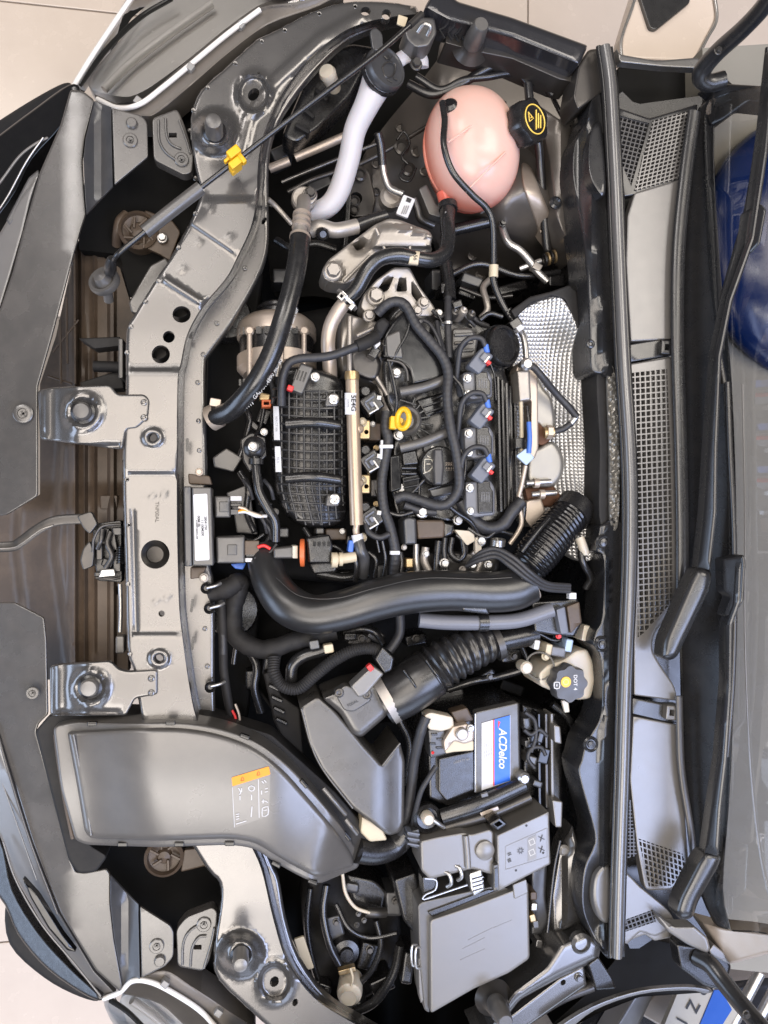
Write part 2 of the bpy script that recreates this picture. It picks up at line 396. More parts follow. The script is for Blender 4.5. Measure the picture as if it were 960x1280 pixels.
def bolt(px, py, z, r, parent, mat='steel', name='bolt', axis=None, hexa=True):
    """flanged hex bolt, shared mesh per size; r = flange radius in pixels"""
    key = (round(r), mat, hexa)
    if key not in BOLTS:
        s = 0.00114 * round(r); vs = []; fs = []
        rings = [(1.0, 0, 24), (1.0, .18, 24), (0.86, .3, 24), (0.70, .32, 24), (0.70, .85, 6), (0.60, 1.0, 6), (0.0, 1.0, 6)] if hexa else \
                [(1.0, 0, 24), (1.0, .15, 24), (0.9, .32, 24), (0.62, .42, 24), (0.4, .36, 24), (0.3, .1, 24), (0.0, .1, 24)]
        for rr, h, k in rings:
            for j in range(24):
                a = 2 * math.pi * j / 24
                if k == 6:
                    m_ = math.cos(math.pi / 6) / math.cos((a % (math.pi / 3)) - math.pi / 6); q = rr * m_ * 1.08
                else: q = rr
                vs.append((q * s * math.cos(a), q * s * math.sin(a), h * s))
        for i in range(len(rings) - 1):
            for j in range(24):
                k = (j + 1) % 24; fs.append([i * 24 + j, i * 24 + k, (i + 1) * 24 + k, (i + 1) * 24 + j])
        me = bpy.data.meshes.new('bolt'); me.from_pydata(vs, [], fs); me.validate()
        me.polygons.foreach_set('use_smooth', [True] * len(me.polygons)); me.set_sharp_from_angle(angle=math.radians(30))
        me.materials.append(MATS[mat]); BOLTS[key] = me
    return put(name, BOLTS[key], P(px, py, z), parent, random.random() * 3, axis)
def text(body, px, py, z, h, deg, mat, parent, name='lettering', bold=0.0, wide=1.0, normal=None, lift=0.0003, align='CENTER', shear=0.0):
    """flat print: cap height h px, baseline turned deg clockwise as seen in the photo"""
    cu = bpy.data.curves.new('print', 'FONT'); cu.body = body; cu.align_x = align; cu.align_y = 'CENTER'; cu.size = 1; cu.offset = bold; cu.shear = shear
    t = bpy.data.objects.new('print', cu); C.objects.link(t); dg = bpy.context.evaluated_depsgraph_get()
    me0 = bpy.data.meshes.new_from_object(t.evaluated_get(dg)); s = h * S(px, py, z) / 0.70; a = -math.radians(deg)
    R = Matrix.Rotation(a, 3, 'Z')
    if normal is not None:
        nq = Vector(normal).normalized(); xd = R @ Vector((1, 0, 0)); xd = (xd - nq * xd.dot(nq)).normalized(); R = Matrix((xd, nq.cross(xd), nq)).transposed()
    o0 = P(px, py, z) + (Vector(normal).normalized() if normal is not None else Vector((0, 0, 1))) * lift
    vs = [o0 + R @ Vector((v.co.x * s * wide, v.co.y * s, 0)) for v in me0.vertices]; fs = [list(p.vertices) for p in me0.polygons]
    bpy.data.objects.remove(t); bpy.data.meshes.remove(me0); bpy.data.curves.remove(cu)
    return mk(name, vs, fs, mat, parent, smooth=False)
def hexbox(name, poly, z, zb, mat, parent=None, r=2, rnd=1.5, step=40):
    return sheet(name, fil(poly, r, 3) if r else poly, z, mat, parent, zbot=zb, rnd=rnd, step=step)

def ball(name, px, py, z, rx, ry, rz, mat, parent=None, deg=0, n=28, m=18, pw=1.0, axis=None):
    """full ellipsoid, rx/ry in pixels, rz in metres; pw<1 squares it off"""
    s_ = S(px, py, z); o = P(px, py, z); R = Matrix.Rotation(-math.radians(deg), 3, 'Z')
    if axis is not None: R = Vector(axis).to_track_quat('Z', 'Y').to_matrix() @ R
    f = lambda v: math.copysign(abs(v) ** pw, v); vs = []; fs = []
    for i in range(m + 1):
        a = math.pi * i / m
        for j in range(n):
            b = 2 * math.pi * j / n
            vs.append(o + R @ Vector((f(math.sin(a)) * f(math.cos(b)) * rx * s_, f(math.sin(a)) * f(math.sin(b)) * ry * s_, f(math.cos(a)) * rz)))
    for i in range(m):
        for j in range(n):
            k = (j + 1) % n; fs.append([i * n + j, (i + 1) * n + j, (i + 1) * n + k, i * n + k])
    return mk(name, vs, fs, mat, parent, 80)
def ring(name, px, py, z, r, w_, h, mat, parent=None, axis=None, seg=28):
    """band / hose clamp: torus-like strip of radius r px, thickness w_ px, height h m"""
    return lathe(name, px, py, z, [(r, -h / 2), (r + w_, -h / 2), (r + w_, h / 2), (r, h / 2), (r, -h / 2)], mat, parent, seg, axis, cap=False)
# ================================================================== SETTING
floor = mk('floor', [(-6, -6, -0.954), (6, -6, -0.954), (6, 6, -0.954), (-6, 6, -0.954)], [[0, 1, 2, 3]], 'grout')
floor['kind'] = 'structure'
tm = None
for i in range(-4, 6):
    for j in range(-5, 5):
        x, y = -1.18 + i * 0.78, 1.56 * 0 + 0.10 + j * 0.78
        if -0.5 < x < 1.0 and -0.9 < y < 0.9 and not (abs(y) > 0.6): continue
        if tm is None:
            t = mk('tile', [(sx * (0.388 - e), sy * (0.388 - e), zz) for zz, e in ((-0.953, 0), (-0.9455, 0), (-0.944, 0.002)) for sx, sy in ((-1, -1), (1, -1), (1, 1), (-1, 1))],
                   [[k, (k + 1) % 4, 4 + (k + 1) % 4, 4 + k] for k in range(4)] + [[4 + k, 4 + (k + 1) % 4, 8 + (k + 1) % 4, 8 + k] for k in range(4)] + [[8, 9, 10, 11]], 'tile', floor, smooth=False)
            tm = t.data; bpy.data.objects.remove(t)
        o = bpy.data.objects.new('tile', tm); C.objects.link(o); o.parent = floor; o.location = (x, y, 0)
def smf(*a): return lambda x, y: a[0] + a[1] * (x - a[2])
# dark bottom of the engine bay and its side panels
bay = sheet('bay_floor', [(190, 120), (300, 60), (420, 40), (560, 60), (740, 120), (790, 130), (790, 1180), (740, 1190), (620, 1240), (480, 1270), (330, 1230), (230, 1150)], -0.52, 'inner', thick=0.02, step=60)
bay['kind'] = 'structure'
def dome(x, y, cx, cy, r, h, p=1.0):
    d = np.hypot(x - cx, y - cy) / r; return h * (1 - sstep(0, 1, d)) ** p
INF = crv([(450, 205), (480, 158), (520, 110), (560, 62), (600, 56), (722, 112), (752, 160), (752, 330), (722, 345), (660, 338), (600, 345), (556, 330), (540, 292), (470, 285), (448, 262)], 5)
def zin(x, y):
    z = -0.30 + 0.0 * x + 0.10 * sstep(470, 560, x) * sstep(420, 120, y) + 0.06 * sstep(330, 250, y)
    z = z + dome(x, y, 655, 265, 105, 0.15, 0.8) - dome(x, y, 655, 265, 34, 0.03)
    z = z + 0.004 * np.cos((x * 0.45 + y) * 0.09) * sstep(430, 470, x) * (x < 570)
    return z - 0.08 * sstep(470, 420, x)
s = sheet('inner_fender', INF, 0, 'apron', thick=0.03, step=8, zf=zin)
tag(s, 'dark painted inner wing with round strut tower behind the pink coolant tank', 'body panel')
tag(sheet('wing_shade', crv([(338, 150), (375, 95), (430, 45), (520, 25), (600, 60), (722, 112), (752, 160), (752, 345), (700, 372), (640, 380), (560, 420), (480, 400), (410, 372), (345, 360), (336, 250)], 4), -0.33, 'inner', None, thick=0.05, step=16), 'black sheet painting the shade in the wing hollow around the washer neck', 'liner')  # near-black sheet stands in for shade in the hollow
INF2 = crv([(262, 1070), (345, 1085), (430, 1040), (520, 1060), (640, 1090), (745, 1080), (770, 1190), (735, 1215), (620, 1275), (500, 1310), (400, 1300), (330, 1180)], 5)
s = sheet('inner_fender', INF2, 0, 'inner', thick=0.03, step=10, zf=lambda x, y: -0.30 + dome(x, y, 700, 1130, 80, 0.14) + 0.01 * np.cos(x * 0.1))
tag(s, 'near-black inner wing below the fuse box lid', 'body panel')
# ================================================================== FRONT CROSSMEMBER
TOPE = [(527, 17), (497, 20), (460, 27), (425, 42), (385, 75), (352, 118), (332, 160), (323, 200), (320, 250), (313, 285), (297, 320), (283, 347), (253, 383), (234, 418), (226, 453), (222, 475),
        (221, 540), (221, 640), (222, 700), (224, 760), (229, 805), (237, 860), (246, 900), (270, 960), (305, 1040), (326, 1085), (341, 1147), (358, 1200), (392, 1247), (440, 1278), (470, 1292)]
LEFT = [(520, 8), (480, 2), (430, 3), (387, 16), (345, 38), (320, 50), (283, 84), (252, 112), (240, 140), (238, 165), (241, 195), (247, 225), (251, 241), (240, 272), (215, 318), (190, 357), (167, 395), (158, 415),
        (157, 480), (155, 535), (153, 575), (154, 640), (156, 700), (159, 810), (166, 835), (172, 870), (182, 920), (215, 1010), (258, 1085), (274, 1103), (275, 1133), (267, 1190), (273, 1225), (318, 1268), (345, 1292)]
RIGHT = [(484, 1292), (446, 1270), (408, 1245), (374, 1198), (357, 1147), (349, 1100), (338, 1075), (305, 990), (278, 925), (269, 890), (268, 740), (262, 700), (259, 600), (257, 500), (257, 455), (262, 443), (290, 405), (322, 350),
         (335, 312), (336, 267), (336, 205), (344, 165), (364, 127), (397, 86), (434, 52), (470, 36), (500, 28), (530, 26)]
oc = crv(LEFT, 3, False) + crv(RIGHT, 3, False)
topf = crv(LEFT, 3, False) + crv(TOPE, 5, False)[::-1]
TE = crv(TOPE, 5, False)
H_ = [(circ(227, 393, 11.5, 20, 10.5)), circ(211, 421, 7.5, 16), circ(201, 443, 11.5, 20), circ(191, 547, 5, 14), circ(194, 693, 18, 26), circ(202, 767, 4, 12), circ(199, 823, 5, 14),
      circ(317, 118, 6.5, 16, 8.5, 0.6), circ(343, 1227, 5.5, 14, 7, 0.5), circ(369, 1253, 3.5, 12, 5, 0.4), circ(457, 14, 6.5, 14, 5.5), circ(483, 18, 6, 14, 6.5), circ(330, 276, 2.5, 10, 5, 0.5)]
def zcross(x, y):
    p = np.stack([x, y], 1); out = ~inside(p, topf); d = dist(p, TE, False)
    z = -0.058 * sstep(0, 9, d) * out
    ins = 1 - out * sstep(0, 5, d)
    # pressed steps across the beam
    z += ins * 0.005 * (sstep(459, 465, y) - sstep(588, 594, y)) + ins * 0.004 * (sstep(788, 796, y)) * (y < 905)
    ln = (x - 240) * 0.562 - (y - 281) * 0.827
    z += ins * 0.004 * sstep(-3, 3, ln) * (y < 330) * (y > 250)
    d2 = dist(p, [(207, 350), (250, 377)], False); z += ins * 0.004 * (1 - sstep(1.5, 6, d2))
    d3 = dist(p, [(172, 640), (172, 780)], False)
    z += ins * -0.0015 * (1 - sstep(1, 4, dist(p, [(166, 640), (170, 790)], False)))
    # long swage on the upper corner
    z += ins * 0.004 * (1 - sstep(4, 11, dist(p, [(300, 190), (310, 150), (345, 100), (400, 50), (450, 22)], False)))
    for cx, cy in ((268, 166), (301, 1192)): z += 0.030 * (1 - sstep(13, 33, np.hypot(x - cx, y - cy)))
    for cx, cy, r in ((317, 117, 21), (343, 1227, 21)):
        q = np.hypot(x - cx, (y - cy) * 0.85); z += -0.010 * (1 - sstep(r - 6, r + 1, q)) + 0.004 * np.exp(-((q - r) / 3.0) ** 2)
    for cx, cy, r in ((191, 547, 13), (199, 823, 13)):
        q = np.hypot(x - cx, (y - cy) * 1.1); z += 0.004 * (1 - sstep(r - 3, r + 2, q)) - 0.004 * (1 - sstep(5, 8, q))
    for cx, cy in ((190, 621), (205, 618), (196, 750), (208, 747), (262, 262), (287, 297), (250, 302), (229, 335)):
        z += 0.0018 * (1 - sstep(1.5, 4.5, np.hypot(x - cx, y - cy)))
    return z
ex = []
TA = np.array(crv(TOPE, 5, False)); dT = np.gradient(TA, axis=0); nT = np.stack([-dT[:, 1], dT[:, 0]], 1) / np.hypot(dT[:, 0], dT[:, 1])[:, None]
if nT[40, 0] < 0: nT = -nT
FE = [TA + nT * k for k in (0, 1.5, 3, 4.5, 6, 7.5, 9)]
def lines(a, b, offs, n=14):
    a = np.array(a, float); b = np.array(b, float); d = (b - a) / np.hypot(*(b - a)); nn = np.array([-d[1], d[0]])
    return [np.array([a + (b - a) * i / n + nn * o for i in range(n + 1)]) for o in offs]
FE += lines((240, 281), (290, 315), (-3, -1.5, 0, 1.5, 3)) + lines((207, 350), (250, 377), (-6, -4.5, -3, -1.5, 0, 1.5, 3, 4.5, 6))
FE += lines((164, 462), (214, 462), (-3, -1.5, 0, 1.5, 3)) + lines((161, 591), (213, 591), (-3, -1.5, 0, 1.5, 3)) + lines((165, 792), (219, 792), (-4, -2, 0, 2, 4))
FE += lines((166, 640), (170, 790), (-4, -2.5, -1, 0, 1, 2.5, 4))
for cx, cy, rs in ((268, 166, (12, 16, 20, 24, 28, 32, 35)), (301, 1192, (12, 16, 20, 24, 28, 32, 35)), (317, 117, (11, 14, 16, 18, 20, 22, 25)), (343, 1227, (11, 14, 16, 18, 20, 22, 25)), (191, 547, (7, 9, 11, 13, 16)), (199, 823, (7, 9, 11, 13, 16))):
    for r in rs: ex += circ(cx, cy, r, 28)
cm = thing('front_crossmember', 'long grey painted pressed-steel beam running the whole front of the bay', 'crossmember', 190, 640, -0.06)
sheet('panel', oc, 0, 'paint', cm, thick=0.012, rnd=4.5, step=4.5, holes=H_, zf=zcross, hrnd=0, extra=ex, ang=60, feat=FE)
# tubes seen through the big holes
for (x, y, r) in ((227, 393, 13), (201, 443, 13), (194, 693, 20)):
    lathe('hole_sleeve', x, y, -0.05, [(0.1, 0), (r * 0.5, 0), (r * 0.55, 0.006), (r, 0.012), (r, 0.044)], 'steel_dark', cm, 20, cap=False)
for (x, y) in ((247, 478), (248, 526), (249, 563), (267, 371), (271, 404), (254, 443), (306, 335), (256, 786), (259, 833)):
    bolt(x, y, -0.056, 3, cm, 'paint', 'rivet', hexa=False)
for (x, y, a) in ((239, 415, 0), (234, 556, 0), (240, 757, 8), (241, 804, 8)):
    sheet('slot', rect(x, y, 3.5, 17, a, 1.5), -0.028, 'black', cm, thick=0.002, step=20)
for k in range(26):
    q = np.array(oc); x, y = q[int(len(q) * (0.03 + 0.016 * k))]; d_ = np.array([210, 640]) - np.array([x, y]); d_ = d_ / np.hypot(*d_) * 7
    if 905 < y + d_[1] < 1085 or (480 < y < 560) or (825 < y < 900): continue
    zz = float(zcross(np.array([x + d_[0]]), np.array([y + d_[1]]))[0]); lathe('spot_weld', x + d_[0], y + d_[1], zz - 0.0002, [(3.2, 0), (2.6, 0.0006), (1.6, 0.0002), (0, 0.0002)], 'paint', cm, 12)
text('TNF00AL', 196, 640, 0.0012, 4.5, 90, 'paint_dark', cm)
# bracket plates that carry the rubber buffers
def bracket(label, poly, cx, cy, riv, rr):
    t = thing('mounting_bracket', label, 'bracket', cx, cy, -0.03, 'buffer brackets on the crossmember')
    def zb(x, y):
        q = np.hypot(x - cx, y - cy)
        edge = 0.010 * (1 - sstep(3, 9, x - (poly[0][0])))
        low = -0.026 * (1 - sstep(18, 50, x - poly[0][0]))
        return 0.0095 + low - edge + 0.006 * np.exp(-((q - 21) / 4.0) ** 2) - 0.006 * (1 - sstep(10, 19, q)) - 0.006 * (1 - sstep(0, 5, np.abs(y - (max(p[1] for p in poly) - 4)))) * (x < 150)
    sheet('plate', fil(poly, rr), 0, 'paint', t, thick=0.006, rnd=2.5, step=4.5, zf=zb, ang=60)
    for x, y in riv: bolt(x, y, 0.010, 4, t, 'paint', 'rivet', hexa=False)
    return t
bracket('upper grey steel bracket plate on the beam beside the tall shield corner', [(47, 488), (70, 484), (138, 481), (147, 493), (181, 493), (187, 500), (185, 522), (171, 535), (158, 536), (153, 562), (50, 549)], 103, 515, [(180, 503), (180, 522)], 5)
bracket('lower grey steel bracket plate on the beam just above the intake duct', [(62, 833), (75, 830), (138, 826), (148, 836), (160, 839), (197, 837), (197, 868), (169, 873), (158, 894), (63, 895)], 112, 860, [(189, 848), (189, 866)], 4)
def buffer(px, py, z, label, r=12, h=0.045, mat='rubber'):
    t = thing('rubber_buffer', label, 'rubber buffer', px, py, z, 'hood rubber buffers')
    lathe('base', px, py, z, [(r * 1.35, 0), (r * 1.35, h * 0.12), (r * 1.05, h * 0.2), (r * 1.02, h * 0.35)], 'black', t, 24)
    lathe('plug', px, py, z + h * 0.35, [(r * 1.0, 0), (r * 0.96, h * 0.12), (r * 0.96, h * 0.5), (r * 0.82, h * 0.62), (r * .5, h * 0.65), (0, h * 0.65)], mat, t, 24)
buffer(268, 166, 0.026, 'rubber hood buffer standing on the dome near the prop rod clip', 11, 0.052, 'grey_dark')
buffer(104, 515, 0.006, 'rubber hood buffer on the upper bracket plate', 11, 0.022, 'grey_dark')
buffer(113, 858, 0.006, 'rubber hood buffer on the lower bracket plate', 11, 0.022, 'grey_plastic')
buffer(301, 1192, 0.026, 'rubber hood buffer on the dome below the intake duct', 10, 0.045, 'grey_plastic')
# ================================================================== BUMPER SHIELDS
sh = thing('bumper_shield', 'big dark plastic shield panel on the nose above the latch lever', 'shield panel', 60, 400, -0.05, 'nose shield panels')
def zsh(x, y): return -0.020 - 0.00028 * np.clip(90 - x, 0, 200) - 0.00010 * np.abs(y - 640) * 0.4
sheet('panel', fil([(88, 112), (104, 114), (118, 125), (106, 172), (103, 200), (105, 240), (107, 268), (101, 286), (96, 305), (90, 325), (65, 420), (47, 483), (47, 620), (8, 644), (-30, 648), (-30, 420), (0, 388), (16, 340), (30, 285), (50, 215), (75, 158)], 4),
      0, 'shield', sh, thick=0.003, rnd=2, step=16, zf=zsh)
sheet('side_facet', [(118, 126), (139, 134), (141, 233), (108, 268), (106, 240), (104, 200), (107, 172)], 0, 'facet', sh, thick=0.003, rnd=1, step=9, zf=lambda x, y: -0.028 - 0.022 * (1 - np.abs(x - 123) / 20))
sheet('corner_plate', fil([(140, 135), (176, 144), (184, 152), (185, 196), (143, 231)], [2, 5, 6, 3, 2]), -0.026, 'shield', sh, thick=0.003, rnd=1.2, step=20)
lathe('button', 165, 155, -0.026, [(7, 0), (7, 0.003), (5.5, 0.005), (0, 0.005)], 'shield', sh, 20)
def pushclip(px, py, z, r, par, mat='shield'):
    o = lathe('push_clip', px, py, z, [(r, 0), (r, 0.0022), (r * 0.9, 0.003), (r * .55, 0.003), (r * .5, 0.0014), (r * .42, 0.0014), (r * .4, 0.004), (0, 0.004)], mat, par, 20)
    s_ = S(px, py, z); 
    for a in (0.6, 2.17):
        p0 = P(px, py, z + 0.0042); d = Vector((math.cos(a), math.sin(a), 0)) * r * s_ * 0.34; n_ = Vector((-d.y, d.x, 0)) * 0.3
        mk('slot', [p0 - d - n_, p0 + d - n_, p0 + d + n_, p0 - d + n_], [[0, 1, 2, 3]], 'black', o)
    return o
pushclip(163, 176, -0.026, 9, sh); pushclip(29, 517, -0.036, 12, sh)
sh2 = thing('bumper_shield', 'dark plastic shield panel on the nose left of the intake duct mouth', 'shield panel', 40, 1000, -0.05, 'nose shield panels')
sheet('panel', fil([(-30, 753), (18, 753), (55, 772), (58, 800), (60, 893), (48, 905), (45, 915), (66, 990), (89, 1078), (95, 1090), (106, 1091), (133, 1086), (138, 1093), (138, 1130), (143, 1175), (153, 1232), (150, 1240), (120, 1213), (75, 1140), (40, 1050), (10, 955), (-6, 905), (-30, 860)], 3),
      0, 'shield', sh2, thick=0.003, rnd=2, step=16, zf=zsh)
sheet('side_facet', [(138, 1094), (173, 1131), (175, 1228), (154, 1234), (143, 1175), (138, 1130)], 0, 'facet', sh2, thick=0.003, rnd=1, step=9, zf=lambda x, y: -0.028 - 0.022 * (1 - np.abs(x - 156) / 20))
sheet('corner_plate', fil([(175, 1133), (213, 1157), (217, 1165), (217, 1196), (206, 1208), (177, 1222)], [2, 5, 6, 6, 3, 2]), -0.026, 'shield', sh2, thick=0.003, rnd=1.2, step=20)
lathe('button', 200, 1200, -0.026, [(7, 0), (7, 0.003), (5.5, 0.005), (0, 0.005)], 'shield', sh2, 20)
pushclip(196, 1182, -0.026, 9, sh2); pushclip(41, 866, -0.032, 8, sh2)
# ribbed plastic holders between shield corner and beam
def holder(label, poly, ribs, clip, win):
    t = thing('ribbed_holder', label, 'bracket', clip[0], clip[1], -0.05, 'ribbed headlight holders')
    sheet('plate', fil(poly, 6), -0.030, 'shield', t, thick=0.02, rnd=1.5, step=10, holes=[win])
    for r_ in ribs: tube('rib', [(x, y, -0.0285) for x, y in r_], 1.6, 'shield', t, 4, 8)
    pushclip(clip[0], clip[1], -0.03, 9, t)
holder('ribbed plastic holder with push clip beside the upper shield corner', [(190, 148), (222, 136), (232, 160), (242, 195), (240, 216), (230, 219), (192, 200)],
       [[(198, 150), (199, 175), (207, 190), (220, 200)], [(207, 148), (208, 168), (214, 180), (226, 186)], [(224, 150), (232, 172), (238, 192)]], (227, 200), rect(216, 169, 10, 6))
holder('ribbed plastic holder with push clip beside the lower shield corner', [(220, 1162), (232, 1147), (266, 1134), (272, 1140), (270, 1165), (262, 1200), (254, 1214), (222, 1208)],
       [[(228, 1206), (229, 1180), (238, 1163), (258, 1152)], [(238, 1208), (240, 1186), (248, 1172), (258, 1170)], [(255, 1210), (264, 1180), (268, 1160)]], (255, 1155), rect(247, 1184, 10, 6))
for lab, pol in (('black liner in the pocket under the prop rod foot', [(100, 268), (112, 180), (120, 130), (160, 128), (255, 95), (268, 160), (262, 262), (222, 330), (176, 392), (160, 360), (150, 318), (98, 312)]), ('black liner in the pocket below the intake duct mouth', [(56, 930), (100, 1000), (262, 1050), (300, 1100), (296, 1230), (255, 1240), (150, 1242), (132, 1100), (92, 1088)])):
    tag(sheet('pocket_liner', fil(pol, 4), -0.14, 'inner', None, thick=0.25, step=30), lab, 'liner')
# dusty air guide behind the nose
AG = [(96, 300), (150, 335), (168, 395), (160, 420), (160, 840), (56, 850), (50, 772), (-20, 745), (-20, 640), (10, 640), (50, 618), (50, 480), (70, 420)]
def zag(x, y):
    z = -0.165 - 0.0004 * (110 - x) * (x < 110)
    for x0, x1, wd, h in ((92, 92, 5, 0.016), (104, 106, 3, 0.012), (140, 140, 4, 0.014), (118, 116, 3, 0.006)):
        cx = x0 + (x1 - x0) * (y - 480) / 340; z = z + h * (1 - sstep(wd * .5, wd, np.abs(x - cx)))
    k = (y - 560) / 260.; cx = 68 + np.where(y > 690, (y - 690) * 0.14, (690 - y) * 0.06)
    z = z + 0.026 * sstep(-6, 6, x - cx) * sstep(540, 556, y)
    cx = 20 + np.where(y > 690, (y - 690) * 0.12, (690 - y) * 0.05); z = z + 0.024 * sstep(-6, 6, x - cx) * sstep(600, 640, y)
    return z
t = thing('air_guide', 'brown dusty ribbed plastic air guide behind the nose', 'air guide', 110, 650, -0.14)
sheet('panel', AG, 0, 'dusty', t, thick=0.03, step=4, zf=zag, ang=50)
for x, y0, y1 in ((83, 372, 455), (93, 325, 480), (75, 400, 480)): tube('ridge', [(x, y0, -0.150), (x + 1, y1, -0.145)], 1.6, 'dusty', t, 4, 8)
for x0, y0, x1, y1 in ((66, 440, 98, 400), (60, 470, 90, 480)): tube('ridge', [(x0, y0, -0.15), (x1, y1, -0.145)], 1.4, 'dusty', t, 4, 8)
for (x, y, w_, h_) in ((136, 628, 22, 18), (143, 738, 18, 14)): sheet('pad', rect(x, y, w_, h_, 0, 2), -0.115, 'dusty', t, thick=0.01, rnd=1.5, step=20)
t = thing('side_guide', 'dark plastic pocket wall with two pegs above the upper bracket', 'air guide', 130, 445, -0.10)
for poly, z in (([(98, 423), (150, 421), (153, 432), (118, 436)], -0.07), ([(100, 478), (152, 462), (155, 486), (102, 488)], -0.075)): sheet('fin', fil(poly, 2), z, 'black_rough', t, thick=0.03, rnd=1.5, step=20)
tube('peg', [(118, 458, -0.075), (150, 459, -0.07)], 7, 'black_rough', t)
sheet('wall', rect(151, 448, 6, 50, 0, 2), -0.045, 'grey_dark', t, thick=0.05, rnd=1.5, step=20)
s = sheet('side_plate', fil([(161, 378), (188, 332), (207, 322), (213, 330), (172, 392), (164, 390)], 3), -0.045, 'shield', thick=0.02, rnd=2, step=20)
tag(s, 'dusty grey end plate left of the beam under the horn', 'bracket')
# ================================================================== NOSE: bumper, headlights, latch, prop rod
bc = thing('bumper_cover', 'glossy dark bumper nose with chrome grille trim along the left edge', 'bumper', 10, 640, -0.3)
def zbump(x, y): return -0.05 - 0.0030 * np.clip(70 - x * 0.6 - 0.0 * y, 0, 200)
sheet('skin', crv([(-60, 215), (0, 168), (40, 138), (86, 106), (100, 116), (75, 160), (40, 200), (10, 255), (-60, 330)], 4), 0, 'black_gloss', bc, thick=0.12, rnd=3, step=14, zf=lambda x, y: -0.052 - 0.0011 * np.clip(88 - x, 0, 150))
sheet('lip', crv([(-60, 190), (0, 150), (45, 122), (80, 104), (86, 110), (40, 142), (0, 172), (-60, 218)], 4), 0, 'black_rough', bc, thick=0.06, rnd=4, step=10, zf=lambda x, y: -0.16 - 0.001 * np.clip(88 - x, 0, 150))
tube('chrome_strip', [(-40, 278, -0.10), (0, 228, -0.078), (24, 196, -0.063), (44, 180, -0.055), (60, 172, -0.05)], 1.6, 'cowl_grey', bc, 8, 10)
tube('chrome_strip', [(-20, 288, -0.085), (8, 248, -0.068), (32, 204, -0.054), (54, 172, -0.048)], 1.2, 'steel', bc, 8, 10)
sheet('grille_bar', fil([(48, 218), (38, 250), (28, 292), (14, 340), (0, 386), (-40, 420), (-40, 350), (0, 291), (24, 250)], 3), 0, 'cowl_grey', bc, thick=0.02, rnd=3, step=12, zf=lambda x, y: -0.048 - 0.0003 * np.clip(50 - x, 0, 90))
sheet('grille_slot', fil([(36, 222), (48, 212), (50, 218), (28, 262), (12, 282), (8, 275)], 2), -0.058, 'cowl', bc, thick=0.02, rnd=2, step=10)
# lower end of the nose
sheet('skin', crv([(-40, 1010), (0, 1048), (16, 1112), (50, 1168), (90, 1212), (127, 1247), (110, 1246), (60, 1212), (22, 1168), (-2, 1120), (-60, 1080)], 4), 0, 'black', bc, thick=0.10, rnd=3, step=14, zf=lambda x, y: -0.055 - 0.0009 * np.clip(127 - x, 0, 150))
sheet('lip', crv([(8, 1130), (30, 1158), (70, 1205), (122, 1248), (100, 1246), (55, 1222), (12, 1180)], 4), 0, 'black_rough', bc, thick=0.06, rnd=4, step=10, zf=lambda x, y: -0.17 + 0 * x)
sheet('trim_panel', fil([(-30, 900), (-6, 908), (10, 958), (40, 1052), (75, 1142), (118, 1214), (145, 1242), (126, 1246), (90, 1205), (50, 1150), (18, 1095), (0, 1045), (-30, 1000)], 2), 0, 'cowl_grey', bc, thick=0.02, rnd=3, step=10, zf=lambda x, y: -0.050 - 0.0007 * np.clip(60 + (y - 1060) * 0.55 - x, 0, 80))
sheet('dark_slot', fil([(28, 1098), (48, 1120), (78, 1168), (95, 1190), (84, 1188), (60, 1160), (38, 1122)], 2), -0.052, 'black_gloss', bc, thick=0.01, rnd=2, step=10)
tube('chrome_strip', [(4, 1052, -0.072), (20, 1100, -0.068), (52, 1155, -0.06), (92, 1203, -0.055), (126, 1245, -0.05)], 1.2, 'cowl_grey', bc, 8, 10)
tube('chrome_strip', [(-4, 912, -0.055), (10, 962, -0.05), (38, 1052, -0.047), (72, 1142, -0.045)], 1.7, 'steel_dark', bc, 8, 10)
tube('chrome_strip', [(2, 976, -0.06), (24, 1038, -0.058), (46, 1100, -0.055)], 0.9, 'cowl_grey', bc, 8, 8)
sheet('grille_insert', fil([(-30, 905), (0, 918), (8, 950), (4, 962), (-30, 950)], 2), -0.062, 'chrome', bc, thick=0.01, rnd=2, step=16)
# headlights
def headlight(label, lens, house, tabs, inner, strips, zl, bars, edges):
    t = thing('headlight', label, 'headlight', lens[0][0], lens[0][1], -0.12, 'headlights')
    sheet('housing', crv(house, 4), 0, 'lamp_rim', t, thick=0.06, rnd=4, step=9, zf=lambda x, y: zl(x, y) - 0.012)
    sheet('reflector', crv(inner, 4), 0, 'reflector', t, thick=0.03, rnd=5, step=8, zf=lambda x, y: zl(x, y) - 0.055)
    for s_ in strips: tube('light_bar', [(x, y, float(zl(np.array([x]), np.array([y]))[0]) - 0.03) for x, y in s_], 5, 'reflector', t, 6, 10)
    for s_ in bars: tube('bezel', [(x, y, float(zl(np.array([x]), np.array([y]))[0]) - 0.012) for x, y in s_], 3.2, 'black_gloss', t, 6, 8)
    for s_ in edges: tube('lens_glint', [(x, y, float(zl(np.array([x]), np.array([y]))[0]) + 0.001) for x, y in s_], 3.2, 'reflector', t, 8, 10)  # pale tubes paint a highlight along the lens rim
    c = sheet('lens_cover', crv(lens, 4), 0, 'lens', t, thick=0.05, rnd=7, step=8, zf=zl)
    for x, y in tabs: sheet('tab', rect(x, y, 9, 9, 35, 1.5), float(zl(np.array([x]), np.array([y]))[0]) + 0.004, 'white', t, thick=0.01, rnd=1.5, step=20)
zlu = lambda x, y: -0.03 - 0.0010 * np.clip(230 - (x * 0.62 + y * 0.78), 0, 200)
